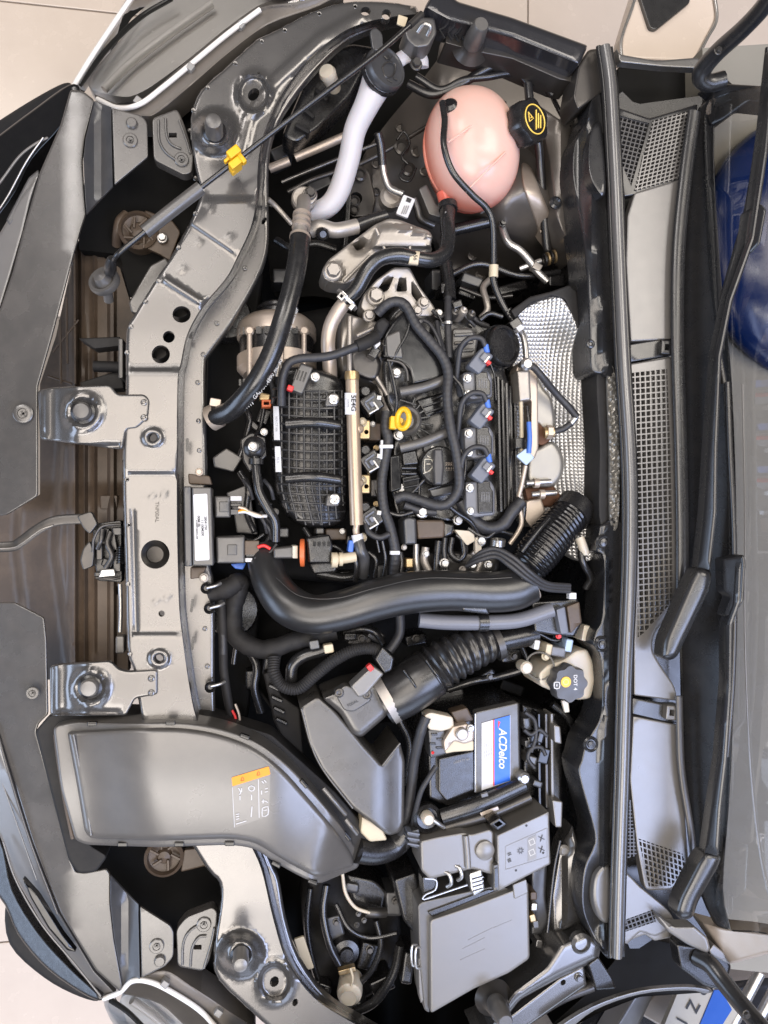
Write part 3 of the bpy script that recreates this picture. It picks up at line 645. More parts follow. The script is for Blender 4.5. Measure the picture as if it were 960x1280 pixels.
headlight('clear-lens headlight at the top corner of the nose',
          [(88, 112), (112, 72), (140, 30), (170, -12), (250, -40), (420, -25), (385, 2), (325, 12), (285, 42), (245, 75), (205, 108), (175, 130), (148, 135), (120, 122)],
          [(118, 118), (150, 130), (180, 122), (235, 75), (290, 30), (340, 0), (430, -15), (400, 8), (335, 32), (285, 68), (248, 100), (200, 140), (180, 146), (145, 140)],
          [(172, 125), (238, 83), (301, 30)], [(110, 105), (150, 50), (190, 0), (250, -30), (400, -25), (330, 6), (280, 40), (230, 80), (180, 115), (150, 122)],
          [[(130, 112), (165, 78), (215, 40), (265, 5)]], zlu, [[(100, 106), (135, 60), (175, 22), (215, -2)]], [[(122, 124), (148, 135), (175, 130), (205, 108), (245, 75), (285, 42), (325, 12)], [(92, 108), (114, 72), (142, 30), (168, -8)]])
zll = lambda x, y: -0.03 - 0.0010 * np.clip(y - 1215 - (x - 150) * 0.25, 0, 120)
headlight('clear-lens headlight at the bottom corner of the nose',
          [(128, 1248), (150, 1240), (166, 1224), (190, 1226), (220, 1242), (250, 1262), (275, 1290), (240, 1310), (160, 1300)],
          [(150, 1240), (166, 1226), (205, 1212), (240, 1232), (285, 1262), (320, 1290), (290, 1320), (240, 1290), (200, 1255)],
          [(206, 1231), (273, 1267)], [(150, 1252), (180, 1236), (215, 1250), (250, 1285), (180, 1300)],
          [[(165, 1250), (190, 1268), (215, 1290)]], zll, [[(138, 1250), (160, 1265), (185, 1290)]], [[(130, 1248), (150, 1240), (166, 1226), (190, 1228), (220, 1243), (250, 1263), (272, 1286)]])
# horn and its bracket
t = thing('horn', 'round dusty horn with grille face in the pocket under the prop rod', 'horn', 172, 290, -0.16)
lathe('body', 174, 291, -0.12, [(22, -0.03), (24, 0), (24, 0.012), (20, 0.016), (19, 0.008), (12, 0.004), (9, 0.010), (0, 0.012)], 'dusty', t, 28)
for k in range(8):
    a = k * math.pi / 4; tube('spoke', [(174 + 9 * math.cos(a), 291 + 9 * math.sin(a), -0.107), (174 + 20 * math.cos(a + .5), 291 + 20 * math.sin(a + .5), -0.106)], 1.6, 'dusty', t, 3, 6)
tube('trumpet', [(158, 268, -0.12), (150, 276, -0.115), (147, 290, -0.12), (146, 306, -0.14)], 6, 'dusty', t)
sheet('bracket', fil([(180, 262), (215, 275), (226, 290), (212, 326), (200, 318), (170, 305), (186, 300)], 4), -0.112, 'dusty', t, thick=0.006, rnd=1.5, step=16)
bolt(203, 298, -0.108, 7, t, 'steel')
t = thing('horn', 'round dusty horn with spoked face just below the intake duct mouth', 'horn', 205, 1070, -0.16)
lathe('body', 206, 1068, -0.10, [(22, -0.03), (24, 0), (24, 0.012), (20, 0.016), (19, 0.006), (10, 0.004), (7, 0.010), (0, 0.012)], 'dusty', t, 28)
for k in range(6):
    a = k * math.pi / 3; tube('spoke', [(206 + 8 * math.cos(a), 1068 + 8 * math.sin(a), -0.088), (206 + 20 * math.cos(a + .3), 1068 + 20 * math.sin(a + .3), -0.087)], 2, 'dusty', t, 3, 6)
sheet('bracket', fil([(230, 1062), (250, 1060), (258, 1082), (226, 1090)], 3), -0.09, 'dusty', t, thick=0.006, rnd=1.5, step=16)
# latch with lever
t = thing('hood_latch', 'black hood latch with silver hook against the middle of the beam', 'latch', 130, 690, -0.09)
sheet('base_plate', fil([(116, 655), (152, 650), (153, 728), (122, 726), (118, 700)], 3), -0.075, 'black', t, thick=0.02, rnd=1.5, step=16)
tube('claw', [(150, 655, -0.05), (128, 658, -0.045), (118, 672, -0.045), (116, 690, -0.05)], 1.8, 'steel_dark', t, 6, 10)
tube('claw', [(138, 665, -0.05), (134, 680, -0.045), (140, 695, -0.045), (132, 710, -0.05)], 3.4, 'steel_dark', t, 6, 10)
tube('pin', [(128, 662, -0.045), (126, 676, -0.04), (122, 686, -0.045)], 3, 'steel_dark', t, 6, 10)
sheet('catch', fil([(100, 700), (104, 685), (112, 676), (118, 690), (116, 708), (104, 713)], 3), -0.05, 'steel_dark', t, thick=0.02, rnd=1.5, step=16)
for k in range(7): tube('spring_turn', [(146, 686 + k * 3, -0.05), (150, 684 + k * 3, -0.044), (154, 686 + k * 3, -0.05)], 1.2, 'black', t, 4, 6)
sheet('bright_tab', fil([(126, 712), (143, 711), (145, 720), (123, 722)], 2), -0.047, 'alu_bright', t, thick=0.006, rnd=1.5, step=16)
tube('lower_edge', [(120, 722, -0.055), (138, 724, -0.052), (150, 722, -0.055)], 1.8, 'steel_dark', t, 6, 8)
tube('cable_rod', [(150, 730, -0.06), (151, 760, -0.06), (150, 790, -0.06)], 2.6, 'steel', t, 6, 8)
sheet('cable_end', rect(150, 806, 11, 22, 0, 3), -0.055, 'grey_plastic', t, thick=0.02, rnd=2, step=16)
t = thing('latch_lever', 'bent dark steel safety lever sticking out left of the latch', 'lever', 60, 665, -0.08)
tube('arm', [(-20, 684, -0.055), (14, 683, -0.052), (26, 677, -0.05), (48, 661, -0.048), (70, 651, -0.047), (110, 648, -0.046)], 6.5, 'steel_dark', t, 8, 12, flat=0.25)
sheet('end_plate', fil([(96, 645), (114, 639), (122, 655), (112, 668), (104, 660)], 3), -0.043, 'steel_dark', t, thick=0.01, rnd=1.5, step=16)
tube('bright_edge', [(-20, 686, -0.050), (14, 685, -0.047), (28, 679, -0.045), (50, 663, -0.043), (66, 657, -0.042)], 1.0, 'steel', t, 8, 6)
# prop rod
t = thing('prop_rod', 'black hood prop rod lying across the top corner with yellow clip', 'prop rod', 140, 340, 0.0)
ROD = [(141, 328, 0.008), (147, 318, 0.030), (170, 299, 0.036), (216, 262, 0.040), (300, 197, 0.048), (390, 128, 0.060), (470, 68, 0.068), (512, 32, 0.068)]
tube('rod', ROD, 3.3, 'black', t, 8, 12)
tube('foam_sleeve', [(181, 290, 0.037), (216, 262, 0.040), (251, 235, 0.043)], 8.5, 'grey_dark', t, 6, 16)
tube('rod_end', [(512, 32, 0.068), (527, 18, 0.062)], 4.5, 'steel_dark', t, 4, 10)
lathe('grommet_stem', 138, 334, -0.005, [(7, -0.012), (7.5, 0), (6, 0.016), (4, 0.022)], 'rubber', t, 16, axis=(0.25, 0.3, 1))
lathe('grommet', 130, 351, -0.030, [(5, -0.012), (19, -0.006), (20, 0), (19, 0.004), (15, 0.004), (12, 0.0), (8, 0.012), (0, 0.014)], 'grey_dark', t, 24, axis=(-0.35, 0.35, 0.9))
tube('grommet_tip', [(134, 362, -0.03), (136, 376, -0.045)], 6, 'grey_dark', t, 4, 10)
cl = sheet('yellow_clip', rect(292, 189, 17, 11, -38, 2), 0.064, 'yellow', t, thick=0.022, rnd=1.5, step=6)
sheet('clip_half', rect(294, 203, 16, 10, -38, 2), 0.062, 'yellow', cl, thick=0.022, rnd=1.5, step=6)
sheet('clip_tongue', rect(284, 199, 9, 4, -38, 1), 0.056, 'yellow', cl, thick=0.006, rnd=1, step=6)
sheet('clip_tongue', rect(302, 197, 6, 14, -38, 1), 0.057, 'yellow', cl, thick=0.008, rnd=1, step=6)
sheet('clip_tongue', rect(290, 212, 4, 8, -38, 1), 0.052, 'yellow', cl, thick=0.006, rnd=1, step=6)
# ================================================================== COWL, WINDSHIELD, WIPERS
# firewall side panels
def strip(name, pts, w0, mat, label, cat, **k): pass
fw = sheet('firewall', fil([(722, 118), (745, 118), (758, 150), (764, 300), (770, 420), (778, 560), (782, 650), (776, 760), (772, 930), (764, 1100), (760, 1192), (735, 1180), (722, 1130), (735, 1040), (738, 900), (745, 700), (742, 560), (735, 400), (728, 300), (716, 200)], 5), -0.05, 'cowl_black', zbot=-0.5, rnd=2, step=16)
tag(fw, 'dark firewall wall behind the engine below the cowl', 'body panel')
# black moulding left of the weatherstrip, upper half
def zml(x, y): return 0.030 + 0 * x
t = thing('cowl_moulding', 'black cowl moulding with crease in front of the weatherstrip, upper half', 'moulding', 750, 300, 0.0, 'cowl mouldings')
sheet('panel', crv([(742, 120), (752, 118), (758, 200), (762, 300), (768, 400), (774, 466), (752, 468), (738, 460), (736, 420), (731, 330), (722, 262), (715, 215), (718, 178), (730, 155)], 4), 0, 'cowl_black', t, thick=0.06, rnd=3, step=7,
      zf=lambda x, y: 0.028 + 0.012 * (1 - sstep(0, 7, np.abs(x - (736 + np.clip(y - 240, 0, 300) * 0.10)))) - 0.016 * sstep(740, 720, x), ang=60)
bolt(738, 430, 0.028, 6, t, 'cowl_black', 'clip', hexa=False)
sheet('scoop', crv([(738, 165), (752, 158), (757, 240), (742, 232), (735, 205)], 5), 0, 'cowl_black', t, thick=0.02, rnd=3, step=7, zf=lambda x, y: 0.042 + 0.00015 * (y - 165))
t = thing('cowl_moulding', 'black cowl moulding with round clips in front of the weatherstrip, lower half', 'moulding', 755, 900, 0.0, 'cowl mouldings')
sheet('panel', crv([(752, 656), (778, 654), (776, 760), (772, 900), (766, 1050), (762, 1160), (766, 1192), (757, 1196), (738, 1165), (727, 1130), (730, 1085), (740, 1060), (742, 1040), (723, 970), (726, 950), (732, 928), (748, 900), (752, 868), (750, 822), (741, 806), (744, 790), (752, 770), (754, 700), (745, 688), (748, 665)], 4), 0, 'cowl_black', t, thick=0.06, rnd=3, step=6,
      zf=lambda x, y: 0.028 + 0.012 * (1 - sstep(0, 5, np.abs(x - (763 - np.clip(y - 660, 0, 600) * 0.02)))) - 0.014 * (1 - sstep(0, 26, np.hypot((x - 748) * 1.1, (y - 1125) * 0.42))), ang=60)
for x, y in ((753, 678), (752, 805), (738, 930)):
    lathe('clip', x, y, 0.029, [(10, 0), (10, 0.002), (8, 0.004), (6, 0.002), (5, 0.002), (4.5, 0.005), (0, 0.006)], 'cowl_black', t, 20)
# mid bay insulation with crinkled foil
t = thing('firewall_insulation', 'black insulation strip with crinkled silver foil facing beside the weatherstrip', 'insulation', 760, 560, 0.0)
sheet('felt', crv([(746, 462), (772, 462), (782, 560), (780, 655), (750, 656), (749, 560)], 5), 0.022, 'black_rough', t, thick=0.05, rnd=3, step=8)
def zfo(x, y): return 0.030 + 0.0025 * np.sin(x * 0.9 + 1.7 * np.sin(y * 0.31)) * np.sin(y * 0.42 + 1.3 * np.sin(x * 0.6))
sheet('foil', crv([(759, 466), (768, 466), (774, 560), (773, 652), (763, 652), (762, 560)], 5), 0, 'foil_dull', t, thick=0.004, step=2.2, zf=zfo, ang=25)
# weatherstrip
WS = [(756, 58), (763, 110), (769, 220), (773, 320), (779, 450), (786, 560), (788, 640), (786, 740), (781, 850), (778, 960), (774, 1080), (771, 1196)]
t = thing('weatherstrip', 'long grey rubber hood weatherstrip running along the cowl', 'weatherstrip', 780, 640, 0.03)
tube('bulb', [(x, y, 0.058) for x, y in WS], 6.5, 'seal_grey', t, 10, 14)
tube('lip', [(x - 8, y, 0.048) for x, y in WS], 3.2, 'rubber', t, 10, 10)
sheet('base', [(x - 6, y) for x, y in crv(WS, 4, False)] + [(x + 10, y) for x, y in crv(WS, 4, False)][::-1], 0.046, 'rubber', t, thick=0.03, rnd=2, step=14)
# cowl panels: a continuous dark tray, light panels, grilles
tray = sheet('cowl_tray', crv([(772, 135), (800, 130), (875, 120), (900, 118), (925, 300), (925, 640), (915, 900), (905, 1060), (900, 1165), (840, 1160), (780, 1170), (790, 900), (800, 640), (785, 400)], 5), -0.012, 'cowl_black', thick=0.05, step=18)
tag(tray, 'black sunken cowl tray below the grilles and wiper arms', 'cowl')
def cz(x, y): return 0.030 + 0.00008 * (x - 790)
def slab(name, poly, mat, label, cat, r=3, holes=(), par=None, dz=0.0, th=0.012, step=12, rnd=2.0):
    s_ = sheet(name, fil(poly, r), 0, mat, par, thick=th, rnd=rnd, step=step, holes=holes, zf=lambda x, y: cz(x, y) + dz)
    return tag(s_, label, cat) if label else s_
def mesh_grille(par, poly, nx, ny, ax, ay, mat, w_=0.9, dz=0.0):
    """bars of an egg-crate grille clipped to an outline: rows along ax, ay (px vectors)"""
    q = np.array(poly); c0 = q.mean(0)
    for (d, e, pitch) in ((np.array(ax), np.array(ay), ny), (np.array(ay), np.array(ax), nx)):
        d = d / np.hypot(*d); e = e / np.hypot(*e); nrm = np.array([-d[1], d[0]]); pr = (q - c0) @ nrm
        k0 = math.ceil(pr.min() / pitch); k1 = math.floor(pr.max() / pitch)
        for k in range(k0, k1 + 1):
            o_ = c0 + nrm * pitch * k; ts = []
            for i in range(len(q)):
                a, b = q[i], q[(i + 1) % len(q)]; sa, sb = (a - o_) @ nrm, (b - o_) @ nrm
                if (sa < 0) != (sb < 0): u = sa / (sa - sb); ts.append(((a + (b - a) * u) - o_) @ d)
            ts.sort()
            for i in range(0, len(ts) - 1, 2):
                if ts[i + 1] - ts[i] < 3: continue
                A_, B_ = o_ + d * ts[i], o_ + d * ts[i + 1]; r_ = w_
                vs = []; fs = [[0, 1, 2, 3], [4, 5, 1, 0], [3, 2, 6, 7], [0, 3, 7, 4], [1, 5, 6, 2]]
                for lv in (0, 1):
                    for pt, sg in ((A_, -1), (B_, -1), (B_, 1), (A_, 1)):
                        x, y = pt + nrm * sg * r_; v = P(x, y, float(cz(x, y)) + dz); vs.append(Vector((v.x, v.y, v.z - 0.008 * lv)))
                mk('grille_bar', vs, fs, mat, par, smooth=False)
# upper corner: two small grilles and a light panel
t = thing('cowl_cover', 'light grey cowl panel with slanted fine grilles at its top end', 'cowl panel', 815, 300, 0.0, 'cowl panels')
g1 = [(816, 151), (868, 137), (853, 222), (793, 239)]; g2 = [(773, 144), (812, 154), (789, 233), (775, 200)]
slab('panel', [(793, 241), (854, 223), (849, 270), (843, 330), (841, 424), (788, 427), (782, 330), (784, 270)], 'cowl_grey', None, None, 3, par=t)
slab('grille_frame', [(771, 134), (812, 148), (872, 130), (868, 175), (855, 226), (792, 244), (780, 246), (772, 200)], 'cowl_black', None, None, 2, [g1, g2], par=t, dz=-0.002)
mesh_grille(t, g1, 5.2, 4.6, (60, -17), (-16, 84), 'cowl_grey', 0.7); mesh_grille(t, g2, 5.5, 5.5, (39, 10), (-20, 80), 'cowl', 0.7, -0.004)
# main grille panel
t = thing('cowl_cover', 'long light grey cowl panel with big rectangular mesh grille in the middle', 'cowl panel', 815, 640, 0.0, 'cowl panels')
gm = [(790, 466), (834, 461), (838, 560), (840, 650), (841, 752), (822, 772), (806, 790), (797, 797), (797, 640), (794, 540)]
slab('panel', [(786, 455), (840, 446), (846, 640), (847, 752), (830, 775), (817, 792), (814, 812), (828, 836), (843, 857), (847, 876), (792, 869), (792, 640)], 'cowl_grey', None, None, [2, 3, 3, 14, 14, 14, 16, 16, 10, 3, 3, 3], [gm], par=t)
mesh_grille(t, gm, 6.4, 7.2, (44, -4), (5, 300), 'cowl_grey', 0.8)
t = thing('cowl_cover', 'light grey-blue cowl panel with honeycomb-like mesh at its lower tip', 'cowl panel', 815, 1000, 0.0, 'cowl panels')
g3 = [(798, 1048), (853, 1067), (857, 1082), (840, 1107), (811, 1108)]
slab('panel', [(791, 895), (848, 906), (852, 960), (859, 1060), (861, 1085), (842, 1112), (806, 1113), (796, 1060), (787, 975)], 'cowl_grey', None, None, [2, 3, 3, 8, 8, 8, 8, 4, 4], [g3], par=t)
mesh_grille(t, g3, 5.2, 6.4, (55, 19), (6, 60), 'cowl_grey', 0.8)
g4 = [(783, 1000), (788, 1000), (796, 1070), (784, 1072)]; g5 = [(783, 1149), (816, 1137), (820, 1152), (781, 1165)]
mesh_grille(t, g4, 4.5, 4.5, (1, 0), (0, 1), 'cowl', 0.7)
t = thing('cowl_corner', 'grey rounded cowl corner with small square mesh above the dark hinge gap', 'cowl panel', 800, 1130, 0.0)
slab('panel', crv([(776, 1092), (800, 1108), (815, 1120), (835, 1138), (842, 1155), (820, 1170), (800, 1165), (778, 1178)], 3), 'cowl_grey', None, None, 1, [g5], par=t)
mesh_grille(t, g5, 5.4, 5.4, (33, -12), (5, 15), 'cowl', 0.8)
slab('ledge', [(780, 1168), (812, 1158), (842, 1158), (838, 1172), (818, 1176), (806, 1168), (780, 1178)], 'grey_plastic', None, None, 2, par=t, dz=-0.006)
for nm, poly, clip, lab in (('cowl_bridge', [(787, 430), (836, 422), (842, 424), (842, 444), (787, 453)], (834, 434), 'dark strap bridging the gap above the big cowl grille'),
                            ('cowl_bridge', [(790, 872), (830, 880), (848, 880), (847, 904), (828, 902), (790, 893)], (840, 891), 'dark strap bridging the gap below the big cowl grille')):
    t = thing(nm, lab, 'strap', clip[0], clip[1], 0.02, 'cowl straps')
    slab('strap', poly, 'cowl_black', None, None, 2, par=t, dz=-0.004)
    sheet('clip', rect(clip[0], clip[1], 15, 18, 5, 2), cz(*clip) + 0.008, 'grey_plastic' if clip[1] > 600 else 'cowl_black', t, thick=0.01, rnd=2, step=20, holes=[rect(clip[0], clip[1], 6, 8, 5, 1)])
# edge trims between cowl and glass
for nm, L_, mat, wd, z0, lab in (('edge_trim', [(868, 140), (856, 230), (848, 320), (847, 430), (851, 560), (853, 660), (853, 760)], 'cowl_black', 9, 0.045, 'dark rubber trim right of the upper cowl panel'),
                                 ('edge_trim', [(849, 870), (852, 960), (864, 1040), (868, 1085)], 'steel_dark', 5, 0.045, 'thin brown-grey trim right of the lower cowl panel')):
    s_ = tube(nm, [(x, y, z0) for x, y in L_], wd, mat, None, 8, 12, flat=0.5); tag(s_, lab, 'trim')
def zws(x, y): return 0.055 + 0.00115 * (x - 880) + 0.0 * y
t = thing('windshield', 'sloping windshield glass filling the right edge', 'windshield', 920, 640, 0.05)
GL = [(882, 150), (905, 118), (960, 105), (1080, 70), (1080, 1200), (960, 1168), (908, 1160), (895, 1110), (905, 960), (913, 700), (905, 480), (888, 330)]
sheet('glass', crv(GL, 4), 0, 'glass', t, thick=0.005, rnd=0, step=24, zf=zws)
sheet('black_border', crv([(868, 150), (905, 116), (915, 118), (893, 160), (900, 330), (915, 480), (921, 700), (914, 960), (904, 1110), (914, 1162), (900, 1164), (872, 1100), (858, 1000), (852, 800), (850, 500), (856, 300)], 4), 0, 'cowl_black', t, thick=0.006, rnd=1.5, step=14, zf=lambda x, y: zws(x, y) - 0.012)
tube('glass_edge', [(928, 480, 0.112), (931, 640, 0.116), (931, 800, 0.116), (938, 960, 0.124), (952, 1080, 0.140), (975, 1165, 0.168)], 1.0, 'cowl_grey', t, 8, 6)
s_ = sheet('dashboard', [(878, 60), (1200, 40), (1200, 1240), (900, 1210)], 0, 'dash', thick=0.05, step=40, zf=lambda x, y: -0.01 + 0.0003 * (x - 880)); tag(s_, 'plain dashboard top coloured grey-beige for the ceiling reflected in the windshield', 'dashboard')
s_ = ball('round_shape', 1026, 312, 0.02, 165, 170, 0.06, 'round_shape', None, 0, 40, 24)  # dark blue flattened ellipsoid below the glass
tag(s_, 'shiny dark blue rounded shape behind the windshield', 'round_shape')
# wipers
def wiper(label, base, arm, blade, hook):
    t = thing('wiper_arm', label, 'wiper', base[0][0], base[0][1], 0.06, 'wiper arms')
    sheet('pivot_arm', fil(base, 9), 0, 'cowl_black', t, thick=0.020, rnd=9, step=7, zf=lambda x, y: 0.095 + 0.0003 * (x - 850))
    sheet('arm', fil(arm, 3), 0, 'cowl_black', t, thick=0.012, rnd=6, step=8, zf=lambda x, y: 0.098 + 0.0011 * (x - 880))
    b = tube('blade', blade, 3.6, 'rubber', t, 8, 10)
    sheet('hook', fil(hook, 4), 0, 'cowl_black', t, thick=0.016, rnd=4, step=9, zf=lambda x, y: 0.118 + 0.0011 * (x - 900))
wiper('black wiper arm with pivot right beside the big cowl grille', [(826, 822), (828, 800), (862, 722), (872, 708), (890, 714), (888, 735), (856, 800), (846, 822), (834, 826)],
      [(870, 712), (878, 640), (887, 500), (892, 440), (907, 370), (935, 290), (951, 170), (963, 60), (972, 60), (960, 190), (944, 298), (916, 376), (902, 446), (897, 560), (896, 640), (888, 714)],
      [(905, 480, 0.105), (898, 430, 0.10), (902, 380, 0.10), (918, 320, 0.115), (936, 250, 0.135), (955, 120, 0.15), (960, 60, 0.155)], [(935, 262), (950, 254), (958, 262), (950, 305), (938, 318), (928, 316)])
wiper('black wiper arm reaching down to a pivot near the lower right corner', [(843, 1140), (848, 1122), (872, 1075), (880, 1064), (902, 1070), (898, 1082), (872, 1128), (866, 1148), (850, 1150)],
      [(879, 1068), (887, 1010), (897, 945), (905, 850), (905, 780), (914, 755), (918, 700), (928, 700), (926, 752), (916, 780), (915, 860), (909, 950), (902, 1010), (898, 1070)],
      [(909, 478, 0.115), (912, 560, 0.118), (917, 660, 0.12), (918, 760, 0.122), (915, 860, 0.118), (908, 945, 0.11)], [(902, 698), (930, 693), (932, 704), (929, 752), (916, 772), (904, 770), (912, 745), (904, 740)])
# fender rails and hinges, top and bottom
t = thing('fender_rail', 'dark grey fender flange rail along the top edge above the coolant tank', 'fender', 650, 50, -0.02, 'fender flange rails')
sheet('flange', fil([(548, -20), (572, 2), (640, 22), (735, 57), (724, 82), (640, 48), (560, 26), (530, 10)], 4), 0.045, 'body', t, thick=0.05, rnd=6, step=10)
sheet('step', fil([(560, 30), (640, 52), (718, 80), (716, 103), (700, 100), (640, 74), (600, 66), (556, 54)], 3), 0.005, 'paint_dark', t, thick=0.05, rnd=2, step=14, holes=[circ(689, 78, 3.5, 12, 4.5)])
bolt(710, 84, 0.005, 6, t, 'paint_dark'); sheet('end_plate', fil([(735, 62), (757, 60), (768, 68), (772, 108), (752, 116), (722, 138), (716, 122), (722, 84)], 5), 0.03, 'paint_dark', t, thick=0.05, rnd=3, step=14)
for k in range(4): tube('rib', [(547 + k * 9, 34 + k * 2, 0.012), (556 + k * 9, 48 + k * 2, 0.012)], 1.5, 'black', t, 3, 6)
t = thing('fender_rail', 'grey fender flange rail along the bottom edge below the fuse box lid', 'fender', 680, 1240, -0.02, 'fender flange rails')
sheet('flange', fil([(590, 1290), (640, 1268), (700, 1222), (730, 1207), (733, 1232), (690, 1262), (650, 1290)], 3), 0.0, 'paint', t, thick=0.05, rnd=3, step=10, holes=[circ(704, 1228, 3, 12, 4, 0.5)])
bolt(723, 1221, 0.0, 6, t, 'paint'); sheet('tube_rail', fil([(600, 1300), (640, 1240), (680, 1210), (700, 1180), (735, 1165), (752, 1180), (748, 1200), (700, 1222), (650, 1250), (610, 1300)], 5), 0.01, 'paint', t, thick=0.06, rnd=8, step=8)
tube('lower_roll', [(600, 1300, -0.02), (650, 1278, -0.02), (700, 1248, -0.02), (740, 1232, -0.02)], 7, 'paint_dark', t)
sheet('end_plate', fil([(735, 1206), (748, 1196), (765, 1222), (770, 1236), (745, 1238)], 3), 0.01, 'black', t, thick=0.05, rnd=2, step=14)
lathe('collar', 723, 1175, 0.0, [(13, 0), (13, 0.010), (9, 0.014), (7, 0.006), (0, 0.006)], 'paint', t, 20)
def post(px, py, z, label):
    t = thing('buffer_post', label, 'hood stop', px, py, z, 'hood stop posts')
    lathe('cone', px, py, z, [(24, -0.01), (18, 0), (15, 0.008), (13, 0.022), (12, 0.026)], 'paint_dark', t, 24)
    lathe('stud', px, py, z + 0.02, [(11, 0), (12, 0.006), (11, 0.012), (12, 0.016), (11, 0.026), (9.5, 0.044), (8, 0.047), (0, 0.047)], 'grey_dark', t, 20)
post(590, 55, 0.0, 'grey stud-like hood stop on the upper fender flange'); post(619, 1252, 0.0, 'grey stud-like hood stop on the bottom fender flange')
for lab, pts, pl in (('dark thick hood hinge arm in the top right corner', [(985, -40, 0.28), (957, 5, 0.22), (930, 35, 0.17), (900, 62, 0.12), (882, 82, 0.09), (876, 96, 0.075), (886, 104, 0.07), (905, 100, 0.075)], [(880, 108), (905, 96), (930, 118), (900, 124)]),
                     ('dark thick hood hinge arm in the bottom right corner', [(870, 1195, 0.06), (888, 1206, 0.08), (905, 1228, 0.10), (935, 1265, 0.14), (975, 1310, 0.2)], [(845, 1180), (905, 1188), (914, 1208), (906, 1240), (880, 1232), (850, 1210)])):
    t = thing('bonnet_hinge', lab, 'hinge', pts[3][0], pts[3][1], 0.05, 'hood hinges')
    tube('arm', pts, 11, 'cowl_black', t, 8, 12); sheet('plate', fil(pl, 4), 0.062, 'black', t, thick=0.02, rnd=3, step=14); bolt(pts[3][0] - 3, pts[3][1] + 2, float(pts[3][2]) + 0.016, 5, t, 'steel_dark')
t = thing('pillar_base', 'angular grey plastic pillar base cap above the bottom hinge arm', 'trim', 880, 1180, 0.05)
sheet('cap', fil([(822, 1145), (842, 1158), (868, 1158), (884, 1172), (888, 1186), (884, 1192), (858, 1180), (834, 1164)], 3), 0, 'cowl_grey', t, thick=0.02, rnd=3, step=9, zf=lambda x, y: 0.062 + 0.0003 * (x - 840))
sheet('cap', fil([(886, 1188), (892, 1180), (912, 1196), (913, 1206), (888, 1194)], 2), 0.074, 'cowl_grey', t, thick=0.02, rnd=2, step=12)
for lab, pol in (('beige-brown body pillar at the lower end of the windshield', [(905, 1160), (960, 1166), (1010, 1175), (1010, 1195), (960, 1192), (925, 1202), (912, 1205), (892, 1175), (876, 1152)]), ('dark body pillar at the upper end of the windshield', [(897, 104), (960, 108), (1010, 100), (1010, 135), (935, 128), (905, 150), (888, 158), (882, 140)])):
    s_ = sheet('pillar', fil(pol, 4), 0, 'alu_warm' if 'beige' in lab else 'cowl_black', None, thick=0.03, rnd=4, step=10, zf=lambda x, y: 0.05 + 0.0010 * (x - 880)); tag(s_, lab, 'pillar')  # beige tone paints a reflection onto the lower body pillar
# fender skins outside the rails
s_ = sheet('fender', crv([(690, 1290), (740, 1258), (800, 1238), (860, 1233), (890, 1238), (882, 1242), (860, 1238), (800, 1243), (743, 1263), (705, 1292)], 4), 0.03, 'seal_grey', None, thick=0.006, rnd=1.5, step=9); tag(s_, 'pale thin fender edge beside the neighbouring number plate', 'fender')
s_ = sheet('fender', fil([(770, 60), (775, 68), (820, 76), (872, 72), (880, 78), (872, 86), (830, 84), (775, 78)], 3), 0.03, 'seal_grey', None, thick=0.012, rnd=2, step=9); tag(s_, 'pale thin fender edge at the top near the hinge arm', 'fender')
s_ = sheet('fender_gap', fil([(772, 84), (870, 90), (884, 128), (868, 134), (812, 148), (772, 136)], 3), -0.06, 'inner', None, thick=0.2, rnd=2, step=14); tag(s_, 'black sheet for the shade in the gap between the top fender edge and the cowl', 'body panel')  # near-black sheets put the shade of the open gaps into colour
s_ = sheet('fender_gap', fil([(770, 1182), (812, 1172), (880, 1188), (892, 1240), (800, 1246), (745, 1268), (700, 1292), (690, 1280), (735, 1240), (768, 1200)], 3), -0.06, 'inner', None, thick=0.2, rnd=2, step=14); tag(s_, 'black sheet for the shade in the gap between the bottom fender edge and the cowl', 'body panel')
# what stands outside the car
t = thing('neighbour_car', 'parked neighbouring car with white number plate at the bottom right corner', 'car', 870, 1260, -0.6)
sheet('bumper', fil([(700, 1290), (770, 1240), (960, 1215), (1060, 1215), (1060, 1480), (640, 1480)], 30), -0.52, 'body', t, zbot=-0.93, rnd=20, step=20)
sheet('pillar_trim', fil([(752, 1310), (800, 1232), (822, 1232), (786, 1310)], 3), -0.46, 'cowl_grey', t, thick=0.05, rnd=4, step=20)
sheet('lower_panel', fil([(806, 1258), (830, 1228), (858, 1230), (838, 1290), (800, 1268)], 2), -0.48, 'alu_warm', t, thick=0.03, rnd=2, step=20)
pl = sheet('number_plate', fil([(853, 1225), (905, 1232), (930, 1255), (880, 1335), (818, 1310)], 3), -0.40, 'plate_cream', t, thick=0.01, rnd=1.5, step=20)
sheet('blue_band', [(893, 1238), (901, 1237), (915, 1262), (880, 1318), (862, 1312)], -0.397, 'blue_dark', pl, thick=0.004, step=30)
for ch, x, y in (('R', 876, 1238), ('Z', 866, 1258), ('1', 852, 1276), ('E', 840, 1296)): text(ch, x, y, -0.397, 17, 122, 'ink', pl, bold=0.01, wide=0.85)
for x0 in (905, 935): tube('grille_bar', [(x0, 1300, -0.45), (x0 + 45, 1215, -0.45)], 7, 'alu_bright', t, 4, 10)
t = thing('display_panel', 'beige panel with pale rim and dark wedge beyond the top fender edge', 'panel', 840, 30, -0.5)
sheet('board', fil([(776, 48), (800, -30), (890, -30), (896, 22), (868, 78), (778, 74)], 4), -0.30, 'tile', t, thick=0.03, rnd=4, step=24)
sheet('wedge', fil([(794, -20), (864, -20), (862, 4), (820, 38), (812, 36)], 4), -0.290, 'cowl_black', t, thick=0.01, rnd=2, step=24)
